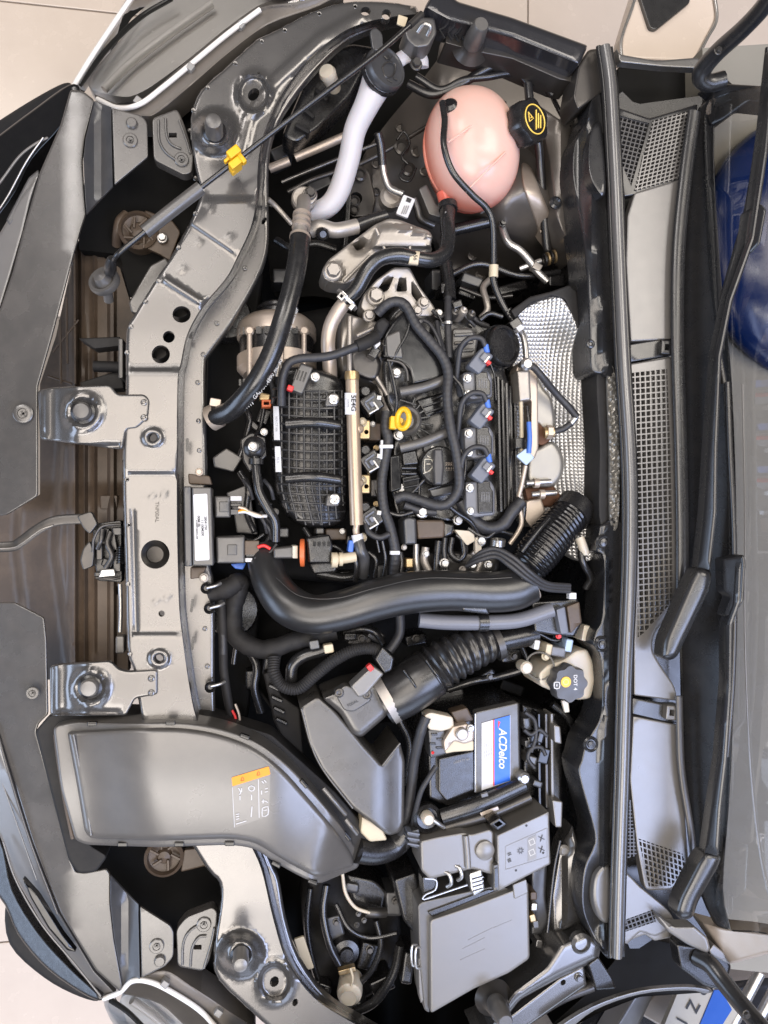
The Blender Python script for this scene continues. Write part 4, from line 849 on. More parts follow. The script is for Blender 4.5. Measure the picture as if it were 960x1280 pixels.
tube('rim', [(777, 74, -0.296), (777, 48, -0.296), (790, 10, -0.296), (800, -25, -0.296)], 2, 'alu_bright', t, 6, 8)
tube('rim', [(868, 78, -0.296), (884, 48, -0.296), (896, 22, -0.296), (890, -20, -0.296)], 2, 'alu_bright', t, 6, 8)

for lab, pol, zf_ in (('dark fender skin outside the lower flange rail', [(270, 1300), (420, 1302), (600, 1304), (700, 1300), (840, 1290), (900, 1330), (880, 1400), (700, 1430), (420, 1430), (300, 1390)], lambda x, y: 0.01 - 0.0022 * np.clip(y - 1300, 0, 200)), ('dark fender skin outside the upper corner of the beam', [(330, -26), (430, -28), (520, -30), (540, -60), (500, -130), (360, -120), (300, -70)], lambda x, y: 0.0 - 0.0022 * np.clip(-26 - y, 0, 200))):
    tag(sheet('fender_skin', fil(pol, 20), 0, 'body', None, thick=0.02, rnd=6, step=18, zf=zf_), lab, 'fender')
# ================================================================== DARK BACKGROUND MASSES
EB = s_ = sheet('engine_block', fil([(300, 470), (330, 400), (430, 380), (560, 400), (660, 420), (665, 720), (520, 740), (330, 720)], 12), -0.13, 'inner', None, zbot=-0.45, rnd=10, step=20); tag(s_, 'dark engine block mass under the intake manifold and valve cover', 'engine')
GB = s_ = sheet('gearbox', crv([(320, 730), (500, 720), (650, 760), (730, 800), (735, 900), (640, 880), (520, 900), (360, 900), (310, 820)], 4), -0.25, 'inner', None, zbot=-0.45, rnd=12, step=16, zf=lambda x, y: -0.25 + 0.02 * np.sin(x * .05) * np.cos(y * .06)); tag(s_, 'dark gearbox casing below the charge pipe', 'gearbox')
t = thing('radiator_shroud', 'black radiator fan shroud behind the beam', 'shroud', 290, 640, -0.4)
sheet('shroud', fil([(262, 330), (330, 340), (310, 480), (318, 620), (325, 760), (310, 900), (262, 900), (255, 600)], 8), -0.17, 'inner', t, thick=0.2, rnd=5, step=20)
for (x, y, r) in ((285, 400, 30), (290, 760, 34)): lathe('motor', x, y, -0.165, [(r, 0), (r, 0.02), (r * .9, 0.03), (r * .4, 0.033), (0, 0.033)], 'black', t, 28)
for poly, lab in (([(266, 572), (283, 560), (303, 572), (292, 590), (268, 584)], 'small pale grey sheet standing in for lit floor below the hose end'), ([(283, 616), (312, 605), (316, 640), (322, 668), (296, 666), (292, 640)], 'pale grey sheet standing in for lit floor between the two control module plugs')):
    s_ = sheet('floor_glimpse', fil(poly, 2), -0.14, 'grey_plastic', None, thick=0.01, rnd=1.5, step=20); tag(s_, lab, 'plate')  # pale sheets stand in for lit floor glimpsed below the bay
# ================================================================== UPPER BAY: washer neck, tank, pipes
t = thing('washer_filler_neck', 'white plastic washer filler neck with dark round cap', 'filler neck', 400, 265, -0.12)
NK = [(473, 99, -0.014, 20), (467, 113, -0.014, 18), (458, 132, -0.015, 15.5), (444, 162, -0.03, 14), (436, 200, -0.045, 13.5), (424, 238, -0.06, 13.5), (410, 258, -0.07, 13), (388, 268, -0.08, 12.5)]
tube('neck', NK, 14, 'white_neck', t, 8, 22)
tube('mount_arm', [(484, 92, -0.005), (498, 76, -0.006), (512, 69, -0.008), (526, 72, -0.01), (528, 84, -0.012)], 9, 'white_neck', t, 8, 12, flat=0.6)
bolt(520, 81, 0.004, 8, t, 'steel_dark')
AX = (0.42, 0.10, 0.9)
cp = lathe('cap', 478, 90, 0.002, [(26, 0), (27, 0.004), (27, 0.010), (25.5, 0.014), (24, 0.014), (23, 0.012), (0, 0.012)], 'facet', t, 32, AX)
ring('seal', 476, 92, -0.001, 26, 2.5, 0.005, 'black', t, AX)
sheet('pull_tab', fil([(462, 38), (470, 34), (478, 42), (479, 62), (466, 64)], 5), 0.022, 'facet', t, thick=0.005, rnd=1.5, step=14)
nq = Vector(AX).normalized()
for pl in ([(478, 84), (484, 78), (494, 80), (492, 94), (482, 96), (478, 84)], [(480, 70), (484, 74)], [(486, 68), (484, 74)], [(490, 70), (487, 75)], [(484, 100), (490, 103)], [(492, 98), (497, 100)]):
    tube('icon_line', [(x, y, 0.0172 + (480 - x) * 0.00045) for x, y in pl], 0.8, 'steel_dark', cp, 4, 6)
t = thing('coolant_tank', 'round pink translucent coolant expansion tank with black cap', 'coolant tank', 588, 190, -0.14)
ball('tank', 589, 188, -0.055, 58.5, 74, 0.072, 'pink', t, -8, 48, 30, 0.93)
ball('lower_half', 584, 195, -0.088, 53, 70, 0.055, 'pink_deep', t, -8, 36, 20, 0.93)
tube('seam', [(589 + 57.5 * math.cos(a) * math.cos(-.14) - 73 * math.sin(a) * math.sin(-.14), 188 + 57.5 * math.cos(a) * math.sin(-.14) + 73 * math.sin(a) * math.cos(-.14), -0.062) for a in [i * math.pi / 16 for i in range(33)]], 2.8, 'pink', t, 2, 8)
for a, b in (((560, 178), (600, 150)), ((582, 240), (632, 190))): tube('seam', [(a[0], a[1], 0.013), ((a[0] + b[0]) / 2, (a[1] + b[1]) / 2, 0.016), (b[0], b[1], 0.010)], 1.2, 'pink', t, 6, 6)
tube('outlet', [(555, 240, -0.06), (558, 252, -0.06), (559, 264, -0.06)], 10, 'pink_deep', t)
CAX = (0.45, 0.0, 0.88)
cp = lathe('cap', 652, 158, -0.005, [(22, -0.022), (24, 0), (27, 0.004), (27, 0.020), (25, 0.025), (15, 0.026), (0, 0.026)], 'black', t, 36, CAX, 6, 0.07)
cq = Vector(CAX).normalized()
o_ = P(652, 158, -0.005) + cq * 0.0268; q_ = cq.to_track_quat('Z', 'Y').to_matrix(); s0 = S(652, 158, 0)
def on_cap(pts, r, nm='yellow_print', mat='print_yellow'):
    W = [o_ + q_ @ Vector((x * s0, y * s0, 0)) for x, y in pts]; sweep(nm, W, [r * s0] * len(W), mat, cp, 6)
on_cap([(17.5 * math.cos(a), 17.5 * math.sin(a)) for a in [i * math.pi / 14 for i in range(29)]], 0.8)
on_cap([(-6, 10), (5, 12), (0, 3), (-6, 10)], 0.7); on_cap([(-12, -2), (12, -2)], 0.9); on_cap([(-9, -6), (9, -6)], 0.9); on_cap([(-8, -10), (8, -10)], 0.9); on_cap([(-1, 8), (1, 6)], 0.8)
lathe('nipple', 563, 138, -0.012, [(9, -0.01), (9, 0.004), (11, 0.006), (11, 0.010), (7, 0.014), (0, 0.014)], 'black', t, 18, (-0.3, 0.4, 0.8))
sheet('foot', fil([(610, 244), (640, 226), (648, 232), (630, 252), (604, 262)], 3), -0.08, 'white', t, thick=0.02, rnd=2, step=16)
t = thing('vent_hose', 'thin black vent hose crossing the pink tank down to the heat shield', 'hose', 616, 330, -0.05)
tube('hose', [(553, 128, 0.004), (556, 150, 0.016), (555, 182, 0.026), (566, 215, 0.022), (590, 243, 0.010), (608, 260, 0.002), (616, 280, -0.005), (617, 328, -0.02), (617, 352, -0.025), (629, 382, -0.03), (645, 406, -0.03)], 4.2, 'hose', t, 8, 12)
ring('marker', 617, 339, -0.022, 3.6, 2.2, 0.018, 'cream', t, (0, 1, 0.1))
sheet('connector', rect(645, 404, 14, 12, -35, 2), -0.016, 'black', t, thick=0.02, rnd=1.5, step=16)
sheet('connector_tip', rect(650, 410, 8, 7, -35, 1), -0.012, 'paper', t, thick=0.012, rnd=1, step=16)
for k in range(4): ring('collar', 635 + k * 3, 388 + k * 4, -0.028, 3.5, 2, 0.002, 'black', t, (0.6, -0.7, 0))
t = thing('refrigerant_pipe', 'bright aluminium bent pipe beside the strut tower', 'pipe', 650, 315, -0.12)
tube('pipe', [(627, 281, -0.10), (630, 292, -0.095), (636, 304, -0.09), (650, 313, -0.088), (662, 326, -0.086), (672, 340, -0.085), (684, 352, -0.085)], 4.8, 'alu_bright', t, 8, 14)
tube('branch', [(650, 336, -0.1), (666, 330, -0.092), (676, 326, -0.09)], 3.6, 'alu_bright', t, 6, 12)
for k in range(4): ring('fitting_ring', 681 + k * 4, 325 - k * 1.5, -0.088, 5, 3, 0.003, 'brass' if k % 2 else 'black', t, (1, 0.25, 0.1))
sheet('clip', rect(672, 333, 11, 9, 30, 1), -0.076, 'alu', t, thick=0.015, rnd=1, step=14)
bolt(628, 279, -0.09, 6, t, 'black')
for lab, pts, r, m_ in (('black cable sleeve running down right of the coolant tank', [(660, 105, -0.02), (664, 140, -0.02), (673, 180, -0.04), (676, 217, -0.06), (683, 300, -0.09), (686, 318, -0.10)], 5.5, 'rubber'),
                     ('black short coolant hose left of the bright bent pipe', [(556, 290, -0.12), (590, 282, -0.115), (624, 274, -0.11)], 7.5, 'hose'),
                     ('black cable curving above the coolant tank', [(510, 105, -0.06), (540, 118, -0.055), (572, 108, -0.045), (605, 88, -0.035), (640, 76, -0.03), (668, 92, -0.03), (690, 118, -0.04)], 5.5, 'rubber'),
                     ('black second cable beside the fender flange', [(520, 95, -0.05), (550, 112, -0.05), (580, 100, -0.04), (610, 96, -0.035), (645, 92, -0.035), (664, 110, -0.03)], 4.5, 'rubber'),
                     ('black hose standing behind the triangular mount arm', [(557, 330, -0.10), (560, 352, -0.09), (562, 376, -0.08)], 8.5, 'hose')):
    tag(tube('hose', pts, r, m_, None, 8, 12), lab, 'hose')
s_ = tube('pipe', [(612, 350, -0.1), (604, 360, -0.09), (608, 376, -0.08), (609, 388, -0.08), (601, 398, -0.085)], 4.2, 'alu', None, 8, 12); tag(s_, 'short bent grey metal pipe stub below the vent hose marker', 'pipe')
for lab, pts in (('bright round metal tube end left of the washer neck', [(337, 211, -0.16), (352, 205, -0.155), (362, 201, -0.152)]), ('longer bright metal tube piece left of the washer neck', [(369, 197, -0.15), (400, 184, -0.14), (432, 170, -0.13)])):
    tag(tube('metal_tube', pts, 5.5, 'alu_warm', None, 6, 14), lab, 'tube')
tag(tube('rail_edge', [(352, 228, -0.2), (390, 212, -0.19), (440, 192, -0.18), (475, 178, -0.17)], 2.6, 'paint', None, 6, 8), 'thin grey panel edge below the bright metal tubes', 'body edge')
tag(tube('panel_edge', [(440, 210, -0.14), (480, 190, -0.13), (530, 160, -0.12), (560, 140, -0.11)], 3, 'paint_dark', None, 6, 8), 'dark folded panel edge left of the coolant tank', 'body edge')
s_ = lathe('plastic_plug', 411, 95, -0.05, [(8, -0.03), (10, 0), (11, 0.006), (9, 0.012), (0, 0.013)], 'reservoir', None, 20, (-0.4, 0.1, 0.9)); tag(s_, 'off-white plastic plug under the prop rod', 'plug')
t = thing('lamp_cover', 'dark headlight back cover with ribs under the prop rod', 'lamp cover', 390, 130, -0.12)
sheet('cover', fil([(398, 70), (440, 55), (470, 60), (440, 120), (400, 160), (370, 180), (352, 170), (378, 110)], 8), -0.10, 'black', t, thick=0.05, rnd=5, step=14)
for (x, y, a) in ((385, 140, 40), (402, 118, 40), (378, 160, 30)): sheet('rib', rect(x, y, 20, 5, a, 1), -0.09, 'black_rough', t, thick=0.02, rnd=1, step=14)
# apron details
t = thing('apron_bracket', 'grey apron stay with holes left of the coolant tank', 'bracket', 455, 250, -0.16)
sheet('plate', fil([(436, 214), (448, 205), (462, 214), (470, 250), (466, 270), (440, 272), (432, 262)], 4), -0.13, 'paint_dark', t, thick=0.02, rnd=2, step=14, holes=[circ(445, 248, 8, 16)])
sheet('upright', fil([(434, 225), (440, 225), (434, 330), (428, 330)], 1), -0.10, 'black', t, thick=0.05, rnd=1, step=20)
for x, y, r in ((450, 219, 8), (443, 252, 7), (502, 185, 10), (510, 212, 9), (443, 263, 6)): lathe('boss', x, y, -0.125, [(r, 0), (r, 0.004), (r * .7, 0.006), (r * .55, 0.002), (0, 0.002)], 'paint_dark', t, 18)
t = thing('heater_pipe', 'bent white-grey pipe with black upper sleeve left of the coolant tank', 'pipe', 490, 240, -0.12)
tube('sleeve', [(472, 166, -0.05), (476, 184, -0.06), (478, 206, -0.07)], 5.5, 'hose', t, 6, 12)
tube('pipe', [(478, 205, -0.07), (481, 222, -0.075), (488, 236, -0.075), (504, 243, -0.07)], 4.2, 'alu_bright', t, 6, 12)
sheet('tag', rect(507, 258, 16, 26, 22, 2), -0.060, 'paper', t, thick=0.004, rnd=1, step=16); sheet('tag_mark', rect(511, 250, 6, 5, 22), -0.0585, 'ink', t, thick=0.001, step=16)
for k in range(3): sheet('tag_line', rect(504 + k * 2.6, 262, 1.2, 11, 22), -0.0585, 'ink_grey', t, thick=0.001, step=16)
tube('lower_pipe', [(517, 248, -0.08), (522, 262, -0.085), (526, 274, -0.09), (542, 282, -0.095)], 5, 'steel_dark', t, 6, 12)
lathe('foot', 489, 246, -0.09, [(14, -0.02), (14, 0), (10, 0.004), (0, 0.004)], 'alu', t, 20)
sheet('bracket', fil([(523, 236), (533, 230), (546, 256), (560, 262), (556, 274), (536, 268)], 3), -0.07, 'grey_dark', t, thick=0.02, rnd=2, step=16)
# ================================================================== AC hose, mount, coolant hose
t = thing('refrigerant_hose', 'long thick black hose with printed text and crimped aluminium end', 'hose', 320, 480, -0.1)
HP = [(375, 298, 0.012), (372, 325, 0.024), (365, 360, 0.034), (355, 395, 0.040), (340, 440, 0.036), (322, 474, 0.025), (304, 498, 0.008), (287, 514, -0.012), (268, 521, -0.03)]
tube('hose', HP, 12.5, 'hose', t, 10, 22)
hb = tube('end_tube', [(380, 250, -0.03), (379, 262, -0.012), (376, 285, 0.004), (375, 300, 0.012)], 8.8, 'alu', t, 6, 18)
for k, (x, y) in enumerate(((377.5, 270), (377, 277), (376.5, 284), (375, 297))): ring('crimp', x, y, -0.007 + k * 0.005, 9 + (k == 3) * 1.5, 2.6, 0.005, 'alu_warm', t, (0.12, 1, -0.35))
lathe('flange', 379, 252, -0.05, [(15, 0), (15, 0.012), (13, 0.014), (0, 0.014)], 'alu', t, 24)
sheet('lug', crv([(378, 240), (386, 233), (395, 238), (396, 248), (388, 256), (376, 254)], 4), -0.032, 'alu', t, thick=0.02, rnd=2, step=14); bolt(388, 242, -0.031, 8, t, 'steel_dark')
ring('clamp', 268, 521, -0.035, 14, 2, 0.014, 'alu_warm', t, (1, 0.5, 0.5)); sheet('clamp_lug', rect(269, 503, 14, 10, 10, 2), -0.016, 'alu_warm', t, thick=0.015, rnd=1, step=16)
def along(body, pts, h, off, mat, par, lift=0.0002):
    """letters one by one along a path on top of a hose"""
    q = path([p if len(p) == 4 else p + (0,) for p in pts], 20); acc = [0]
    for a, b in zip(q, q[1:]): acc.append(acc[-1] + math.hypot(b[0] - a[0], b[1] - a[1]))
    s = 0
    for ch in body:
        if ch != ' ' and s < acc[-1]:
            g = [float(np.interp(s, acc, [p[k] for p in q])) for k in range(3)]; g2 = [float(np.interp(s + 2, acc, [p[k] for p in q])) for k in range(3)]
            d = np.array(g2[:2]) - np.array(g[:2]); d /= np.hypot(*d) + 1e-9
            text(ch, g[0], g[1], g[2] + lift, h, math.degrees(math.atan2(d[1], d[0])), mat, par, 'print', 0.0)
        s += h * (0.95 if ch != ' ' else 0.6)
# text runs up along the lower right flank of the hose
TP = [(308, 505, 0.010), (328, 484, 0.022), (347, 449, 0.034), (362, 404, 0.041), (372, 366, 0.036)]
for (body, x, y, z, dg) in (('GALAXY', 326, 488, 0.0255, -47), ('4890 AC 30', 343, 464, 0.033, -60), ('AC Barrier', 366, 400, 0.041, -72)):
    text(body, x - 0.5, y, z, 5, dg, 'print', t, 'print', normal=(0.42, -0.22, 0.88), lift=0.0012)
for k in range(9): tube('mark', [(294 + k * 2.6, 516 - k * 1.7, 0.003 + k * .0016), (296 + k * 2.6, 519 - k * 1.7, 0.001 + k * .0016)], 0.5, 'print', t, 2, 5)
t = thing('refrigerant_block', 'aluminium pipe elbow with black valve plug beside the hose end', 'pipe', 405, 285, -0.08)
tube('pipe', [(388, 288, -0.05), (402, 284, -0.045), (420, 288, -0.045), (446, 283, -0.05)], 9.5, 'alu', t, 8, 18); lathe('plug', 402, 292, -0.038, [(8, 0), (8, 0.012), (6, 0.016), (4, 0.012), (0, 0.012)], 'black', t, 18, (0.1, -0.4, 0.9))
tube('hose', [(444, 283, -0.05), (462, 276, -0.055), (482, 270, -0.06)], 8, 'hose', t, 6, 14)
tag(tube('tie_rod', [(335, 249, -0.04), (345, 258, -0.05), (365, 280, -0.06)], 3.2, 'alu', None, 6, 10), 'thin bright rod beside the beam near the hose end', 'rod')
t = thing('engine_mount', 'cast aluminium engine mount bracket with two bolts behind the black hose', 'engine mount', 470, 315, -0.08)
MB = [(402, 338), (410, 325), (468, 281), (486, 273), (500, 275), (537, 289), (541, 296), (538, 306), (541, 314), (520, 320), (480, 315), (464, 322), (444, 350), (432, 356), (412, 353), (403, 347)]
def zmb(x, y):
    z = -0.028 + 0 * x
    z = z + 0.022 * sstep(0, 8, (x - 470) * 0.8 + (y - 283) * 0.35) * sstep(313, 306, y) * sstep(280, 286, y) + 0.008 * (np.hypot(x - 416, y - 340) < 13)
    z = z - 0.012 * (1 - sstep(6, 12, np.hypot((x - 449) * 0.8, (y - 307))))
    for yy in (0,): z = z + 0.006 * (1 - sstep(1, 3, np.abs((y - 283) - (x - 487) * 0.24 + 0.0))) * (x > 487)
    return z
sheet('casting', fil(MB, 5), 0, 'alu', t, thick=0.05, rnd=3, step=4, zf=zmb, holes=[fil([(440, 305), (452, 298), (458, 302), (455, 310), (446, 314)], 3)], ang=50)
bolt(416, 340, -0.018, 12, t, 'alu'); bolt(531, 301, -0.012, 5, t, 'alu')
for (a, b) in (((470, 286), (482, 314)), ((514, 284), (512, 316)), ((430, 352), (462, 320)), ((486, 292), (536, 304))): tube('rib', [(a[0], a[1], -0.010), (b[0], b[1], -0.012)], 2.2, 'alu', t, 4, 8)
t = thing('engine_mount', 'triangular cast aluminium mount arm with three openings', 'engine mount', 495, 370, -0.08)
sheet('casting', fil([(492, 334), (512, 334), (524, 358), (541, 381), (545, 388), (540, 396), (522, 396), (512, 386), (494, 376), (474, 386), (458, 392), (450, 384), (454, 368), (470, 350)], 4), 0, 'alu', t, thick=0.04, rnd=2.5, step=5, zf=lambda x, y: -0.012 - 0.0002 * (y - 340),
      holes=[fil([(481, 348), (493, 345), (486, 362), (474, 369), (470, 364)], 3), fil([(499, 346), (508, 348), (509, 364), (495, 365)], 3), fil([(514, 351), (520, 358), (529, 373), (522, 378), (514, 368)], 3)], hrnd=1.5)
bolt(469, 371, -0.015, 12, t, 'alu'); bolt(529, 379, -0.016, 8, t, 'alu'); bolt(521, 389, -0.017, 7, t, 'alu'); bolt(461, 395, -0.02, 8, t, 'alu')
t = thing('coolant_hose', 'black curved coolant hose with cream tag in front of the mount bracket', 'hose', 500, 322, 0.0)
tube('hose', [(430, 376, -0.005), (446, 361, 0.004), (460, 337, 0.012), (476, 323, 0.015), (498, 319, 0.014), (520, 323, 0.010), (540, 325, 0.004), (555, 317, -0.006), (560, 298, -0.018), (559, 277, -0.03), (560, 258, -0.045)], 9.5, 'hose', t, 8, 20)
sheet('tag', rect(518, 322, 12, 17, 8, 1), 0.022, 'cream', t, thick=0.003, rnd=1, step=5, zf=lambda x, y: 0.0228 - 0.00011 * (y - 322) ** 2 * 0.5); text('56', 519, 322, 0.0232, 5, 90, 'ink', t, 'print')
for k in range(4): text('||', 557, 266 + k * 4, -0.024 - k * .002, 3, 0, 'print', t, 'print')
lathe('dot', 499, 318, 0.0225, [(2.2, 0), (0, 0.001)], 'paper', t, 10); ring('upper_clamp', 560, 259, -0.045, 10, 2, 0.010, 'black', t, (0, 1, -.3))
for dx, dy in ((-4, -5), (3, 3)): ring('spring_clamp', 434 + dx, 376 + dy, -0.004, 10, 1.6, 0.005, 'alu_bright', t, (0.7, 0.75, 0.1))
sheet('clamp_ear', rect(427, 370, 9, 9, 40, 1), 0.012, 'alu_bright', t, thick=0.004, rnd=1, step=14, holes=[rect(427, 370, 4, 4, 40)]); sheet('clamp_ear', rect(440, 383, 6, 9, 40, 1), 0.011, 'alu_bright', t, thick=0.004, rnd=1, step=14)
tag(tube('coolant_pipe', [(432, 377, -0.006), (422, 390, -0.012), (413, 408, -0.02), (410, 430, -0.025), (412, 455, -0.035), (413, 478, -0.05)], 9, 'alu_warm', None, 8, 18), 'pale metal coolant pipe dropping beside the alternator', 'pipe')
# ================================================================== alternator
t = thing('alternator', 'round alternator with cast aluminium cage under the long black hose', 'alternator', 346, 440, -0.2)
def alt(nm, prof, m_): lathe(nm, 346, 400, -0.115, prof, m_, t, 40, (0.0, -1, 0.12))
alt('rear_cage', [(28, 0.0), (40, 0.002), (47, 0.010), (49, 0.016), (49, 0.032), (46, 0.034)], 'alu_warm'); alt('stator', [(46, 0.033), (46, 0.062)], 'black'); alt('front_cage', [(46, 0.061), (49, 0.063), (49, 0.082), (42, 0.092), (20, 0.098), (0, 0.098)], 'alu_warm')
for k in range(11):
    a = math.radians(22 + k * 13.6); x = 346 + 49.5 * math.cos(a); zt = -0.115 + 0.0645 * math.sin(a)
    for y0, hh in ((412, 9), (476, 8)): sheet('vent_slot', rect(x, y0 + 3 * (1 - math.sin(a)), max(2.5, 8 * math.sin(a)), hh, 0, 1.2), zt + 0.0012, 'black', t, thick=0.006, step=14)
for x in (312, 352, 380): tube('through_bolt', [(x, 418, -0.112 + 0.066 * math.sqrt(1 - ((x - 346) / 52) ** 2)), (x, 470, -0.112 + 0.066 * math.sqrt(1 - ((x - 346) / 52) ** 2))], 3.4, 'alu_warm', t, 4, 10); lathe('boss', x, 414, -0.115 + 0.064 * math.sqrt(1 - ((x - 346) / 52) ** 2), [(6, -.004), (6, .004), (4, .006), (0, .006)], 'alu_warm', t, 14)
for k in range(13): zz = -0.115 + 0.0598 * math.sqrt(max(0, 1 - ((306 + k * 6.6 - 346) / 47) ** 2)); tube('lamination', [(306 + k * 6.6, 429, zz), (306 + k * 6.6, 452, zz)], 0.8, 'steel_dark', t, 2, 5)
lathe('pulley', 348, 386, -0.115, [(22, -0.004), (26, 0), (26, 0.004), (24, 0.006), (26, 0.008), (26, 0.014), (20, 0.016)], 'black', t, 28, (0, -1, .12))
# ================================================================== intake manifold
t = thing('intake_manifold', 'black ribbed plastic intake manifold with grid of ribs and white stickers', 'intake manifold', 388, 560, -0.1)
IM = crv([(342, 468), (372, 458), (410, 466), (430, 486), (434, 560), (433, 630), (428, 652), (402, 660), (378, 656), (358, 640), (346, 612), (340, 560), (338, 510)], 5)
def zim(x, y): return -0.035 + 0.032 * np.sqrt(np.clip(1 - ((x - 392) / 56.0) ** 2, 0.02, 1)) - 0.00018 * np.clip(y - 600, 0, 90) * 1.2
sheet('shell', IM, 0, 'black', t, thick=0.09, rnd=7, step=8, zf=lambda x, y: zim(x, y) - 0.016)
for k in range(9):
    x = 352 + k * 9.4; ys = [y for y in range(488, 660, 8) if inside(np.array([[x - (y > 610) * (y - 610) * -.25, y]]), IM)[0]]
    if len(ys) > 2: tube('rib', [(x + max(0, y - 610) * .25 * (1 if x < 392 else 0.3), y, float(zim(np.array([x]), np.array([y]))[0]) + (0.001 if k % 2 else -0.0012)) for y in ys], 1.5, 'rib_black', t, 3, 6)
for k in range(16):
    y = 486 + k * 10.8; xs = [x for x in range(341, 436, 6) if inside(np.array([[x, y + 3 * math.sin((x - 350) * .03)]]), IM)[0]]
    if len(xs) > 2: tube('rib', [(x, y + 3 * math.sin((x - 350) * .03), float(zim(np.array([x]), np.array([y]))[0])) for x in xs], 1.5, 'rib_black', t, 3, 6)
for y0 in (530, 598): tube('runner', [(358, y0, -0.008), (392, y0 - 2, 0.000), (424, y0 + 2, -0.008)], 6.5, 'black', t, 8, 12)
for (x, y) in ((418, 500), (419, 625)):
    sheet('ear', fil([(x - 12, y + 8), (x - 10, y - 6), (x + 2, y - 9), (x + 8, y - 2), (x + 4, y + 8)], 3), 0.000, 'grey_dark', t, thick=0.02, rnd=2, step=14); bolt(x - 1, y - 1, 0.001, 7, t, 'alu_bright', hexa=False)
sheet('sensor', rect(377, 473, 17, 36, 22, 3), 0.012, 'grey_dark', t, thick=0.03, rnd=2, step=14); sheet('red_lock', rect(363, 485, 8, 7, 20, 2), 0.016, 'red', t, thick=0.01, rnd=1.5, step=14); bolt(394, 471, 0.006, 6, t, 'alu_bright')
for k in range(4): tube('sensor_rib', [(371 + k * 4, 462 + k, 0.0125), (367 + k * 4, 474 + k, 0.0125)], 0.9, 'black', t, 2, 6)
for (x, y, h) in ((345, 529, 42), (347, 574, 32)):
    st = sheet('sticker', fil([(x - 3.5, y - h / 2), (x + 3.5, y - h / 2), (x + 5, y + h / 2), (x - 2.5, y + h / 2)], 0.6), 0, 'paper', t, thick=0.001, step=14, zf=lambda a, b: zim(a, b) + 0.004)
    text('6ZA CT 106' if h > 40 else '55 A', x + 0.5, y + 1, float(zim(np.array([x]), np.array([y]))[0]) + 0.0055, 2.6, 90, 'ink_grey', st, 'print')
# ================================================================== fuel rail, injectors
t = thing('fuel_rail', 'straight tan metal fuel rail tube with white sticker', 'fuel rail', 443, 565, -0.02)
tube('tube', [(440, 468, 0.010), (442, 540, 0.012), (444, 600, 0.012), (446, 656, 0.010)], 8.4, 'rail', t, 6, 22); lathe('end_cap', 440, 470, 0.012, [(9, -.006), (9.4, 0), (8.5, 0.006), (0, 0.007)], 'brass', t, 20, (0, 1, 0))
tube('nozzle', [(446, 654, 0.008), (445, 664, 0.006), (448, 676, 0.0)], 4.2, 'rail', t, 6, 12)
def zr(x, y): return 0.0124 + np.sqrt(np.maximum(0, (9.0 * 0.00113) ** 2 - ((x - 439) * 0.00113) ** 2))
st = sheet('sticker', [(431, 491), (447, 491), (447.5, 518), (431.5, 518)], 0, 'paper', t, thick=0.002, step=2, zf=zr); text('5E4G', 441.5, 504, 0.0226, 6.5, 90, 'ink', st, bold=0.012, normal=(0.25, 0, 1), lift=0.0008); text('554398', 435.5, 504, 0.0218, 2.4, 90, 'ink_grey', st, normal=(-.3, 0, 1), lift=0.0009)
for y in (536, 604): lathe('boss', 449, y, 0.014, [(6, -0.01), (6, 0.002), (3, 0.005), (0, 0.005)], 'rail', t, 14, (0.5, 0, 1)); sheet('foot', rect(456, y + 1, 14, 24, 0, 3), -0.004, 'brass', t, thick=0.02, rnd=2, step=14, holes=[circ(458, y + 4, 3, 10)])
for i, (y, lab) in enumerate(((504, 'fuel injector plug beside the white sticker end of the rail'), (577, 'middle fuel injector plug beside the tan rail'), (648, 'lowest fuel injector plug at the bottom end of the tan rail'))):
    t = thing('fuel_injector', 'black ' + lab, 'injector', 466, y, -0.03, 'fuel injectors')
    sheet('plug', rect(465, y, 24, 24, -35, 3), 0.010, 'black', t, thick=0.035, rnd=2.5, step=8); lathe('barrel', 456, y - 14, -0.004, [(7, -.02), (7, .004), (5, .008), (0, .008)], 'black', t, 16)
    for dx, dy, w2, h2, a in ((-3, -5, 14, 2.4, -35), (5, 3, 2.6, 12, -35), (-6, 4, 2.4, 10, -35), (2, 10, 13, 2.6, -30), (9, -7, 6, 6, 10), (0, 1, 5, 7, -35)): sheet('clip', rect(465 + dx, y + dy, w2, h2, a, 1), 0.014, ('steel' if dx in (2, 5, 9) else 'connector'), t, thick=0.008, rnd=0.8, step=14)
    lathe('o_ring', 452, y + 24, -0.005, [(5, 0), (6, .004), (4, .007), (3, .003), (0, .003)], 'cream', t, 14, (.3, 0, 1))
# ================================================================== timing cover, valve cover
t = thing('timing_case', 'cast aluminium timing case edge between rail and valve cover', 'engine case', 455, 430, -0.08)
sheet('casting', crv([(428, 392), (446, 396), (470, 402), (484, 420), (482, 446), (478, 462), (486, 486), (490, 520), (488, 545), (478, 520), (474, 492), (466, 480), (440, 466), (428, 462), (426, 425)], 4), 0, 'alu', t, thick=0.06, rnd=3, step=5, zf=lambda x, y: -0.035 + 0.008 * np.sin((x + y * .5) * 0.12) - 0.01 * sstep(455, 470, y) * (x < 470))
for a, b, r in (((437, 396), (437, 464), 3.5), ((446, 420), (478, 405), 3), ((444, 446), (474, 428), 2.6), ((470, 470), (484, 494), 3)): tube('rib', [(a[0], a[1], -0.024), (b[0], b[1], -0.022)], r, 'alu', t, 4, 8)
sheet('oil_stain', crv([(440, 440), (462, 436), (476, 452), (470, 474), (450, 470), (440, 462)], 4), -0.018, 'steel_dark', t, thick=0.01, rnd=5, step=6)
t = thing('valve_cover', 'black plastic valve cover in the middle with ridges and bolts', 'valve cover', 540, 540, -0.05)
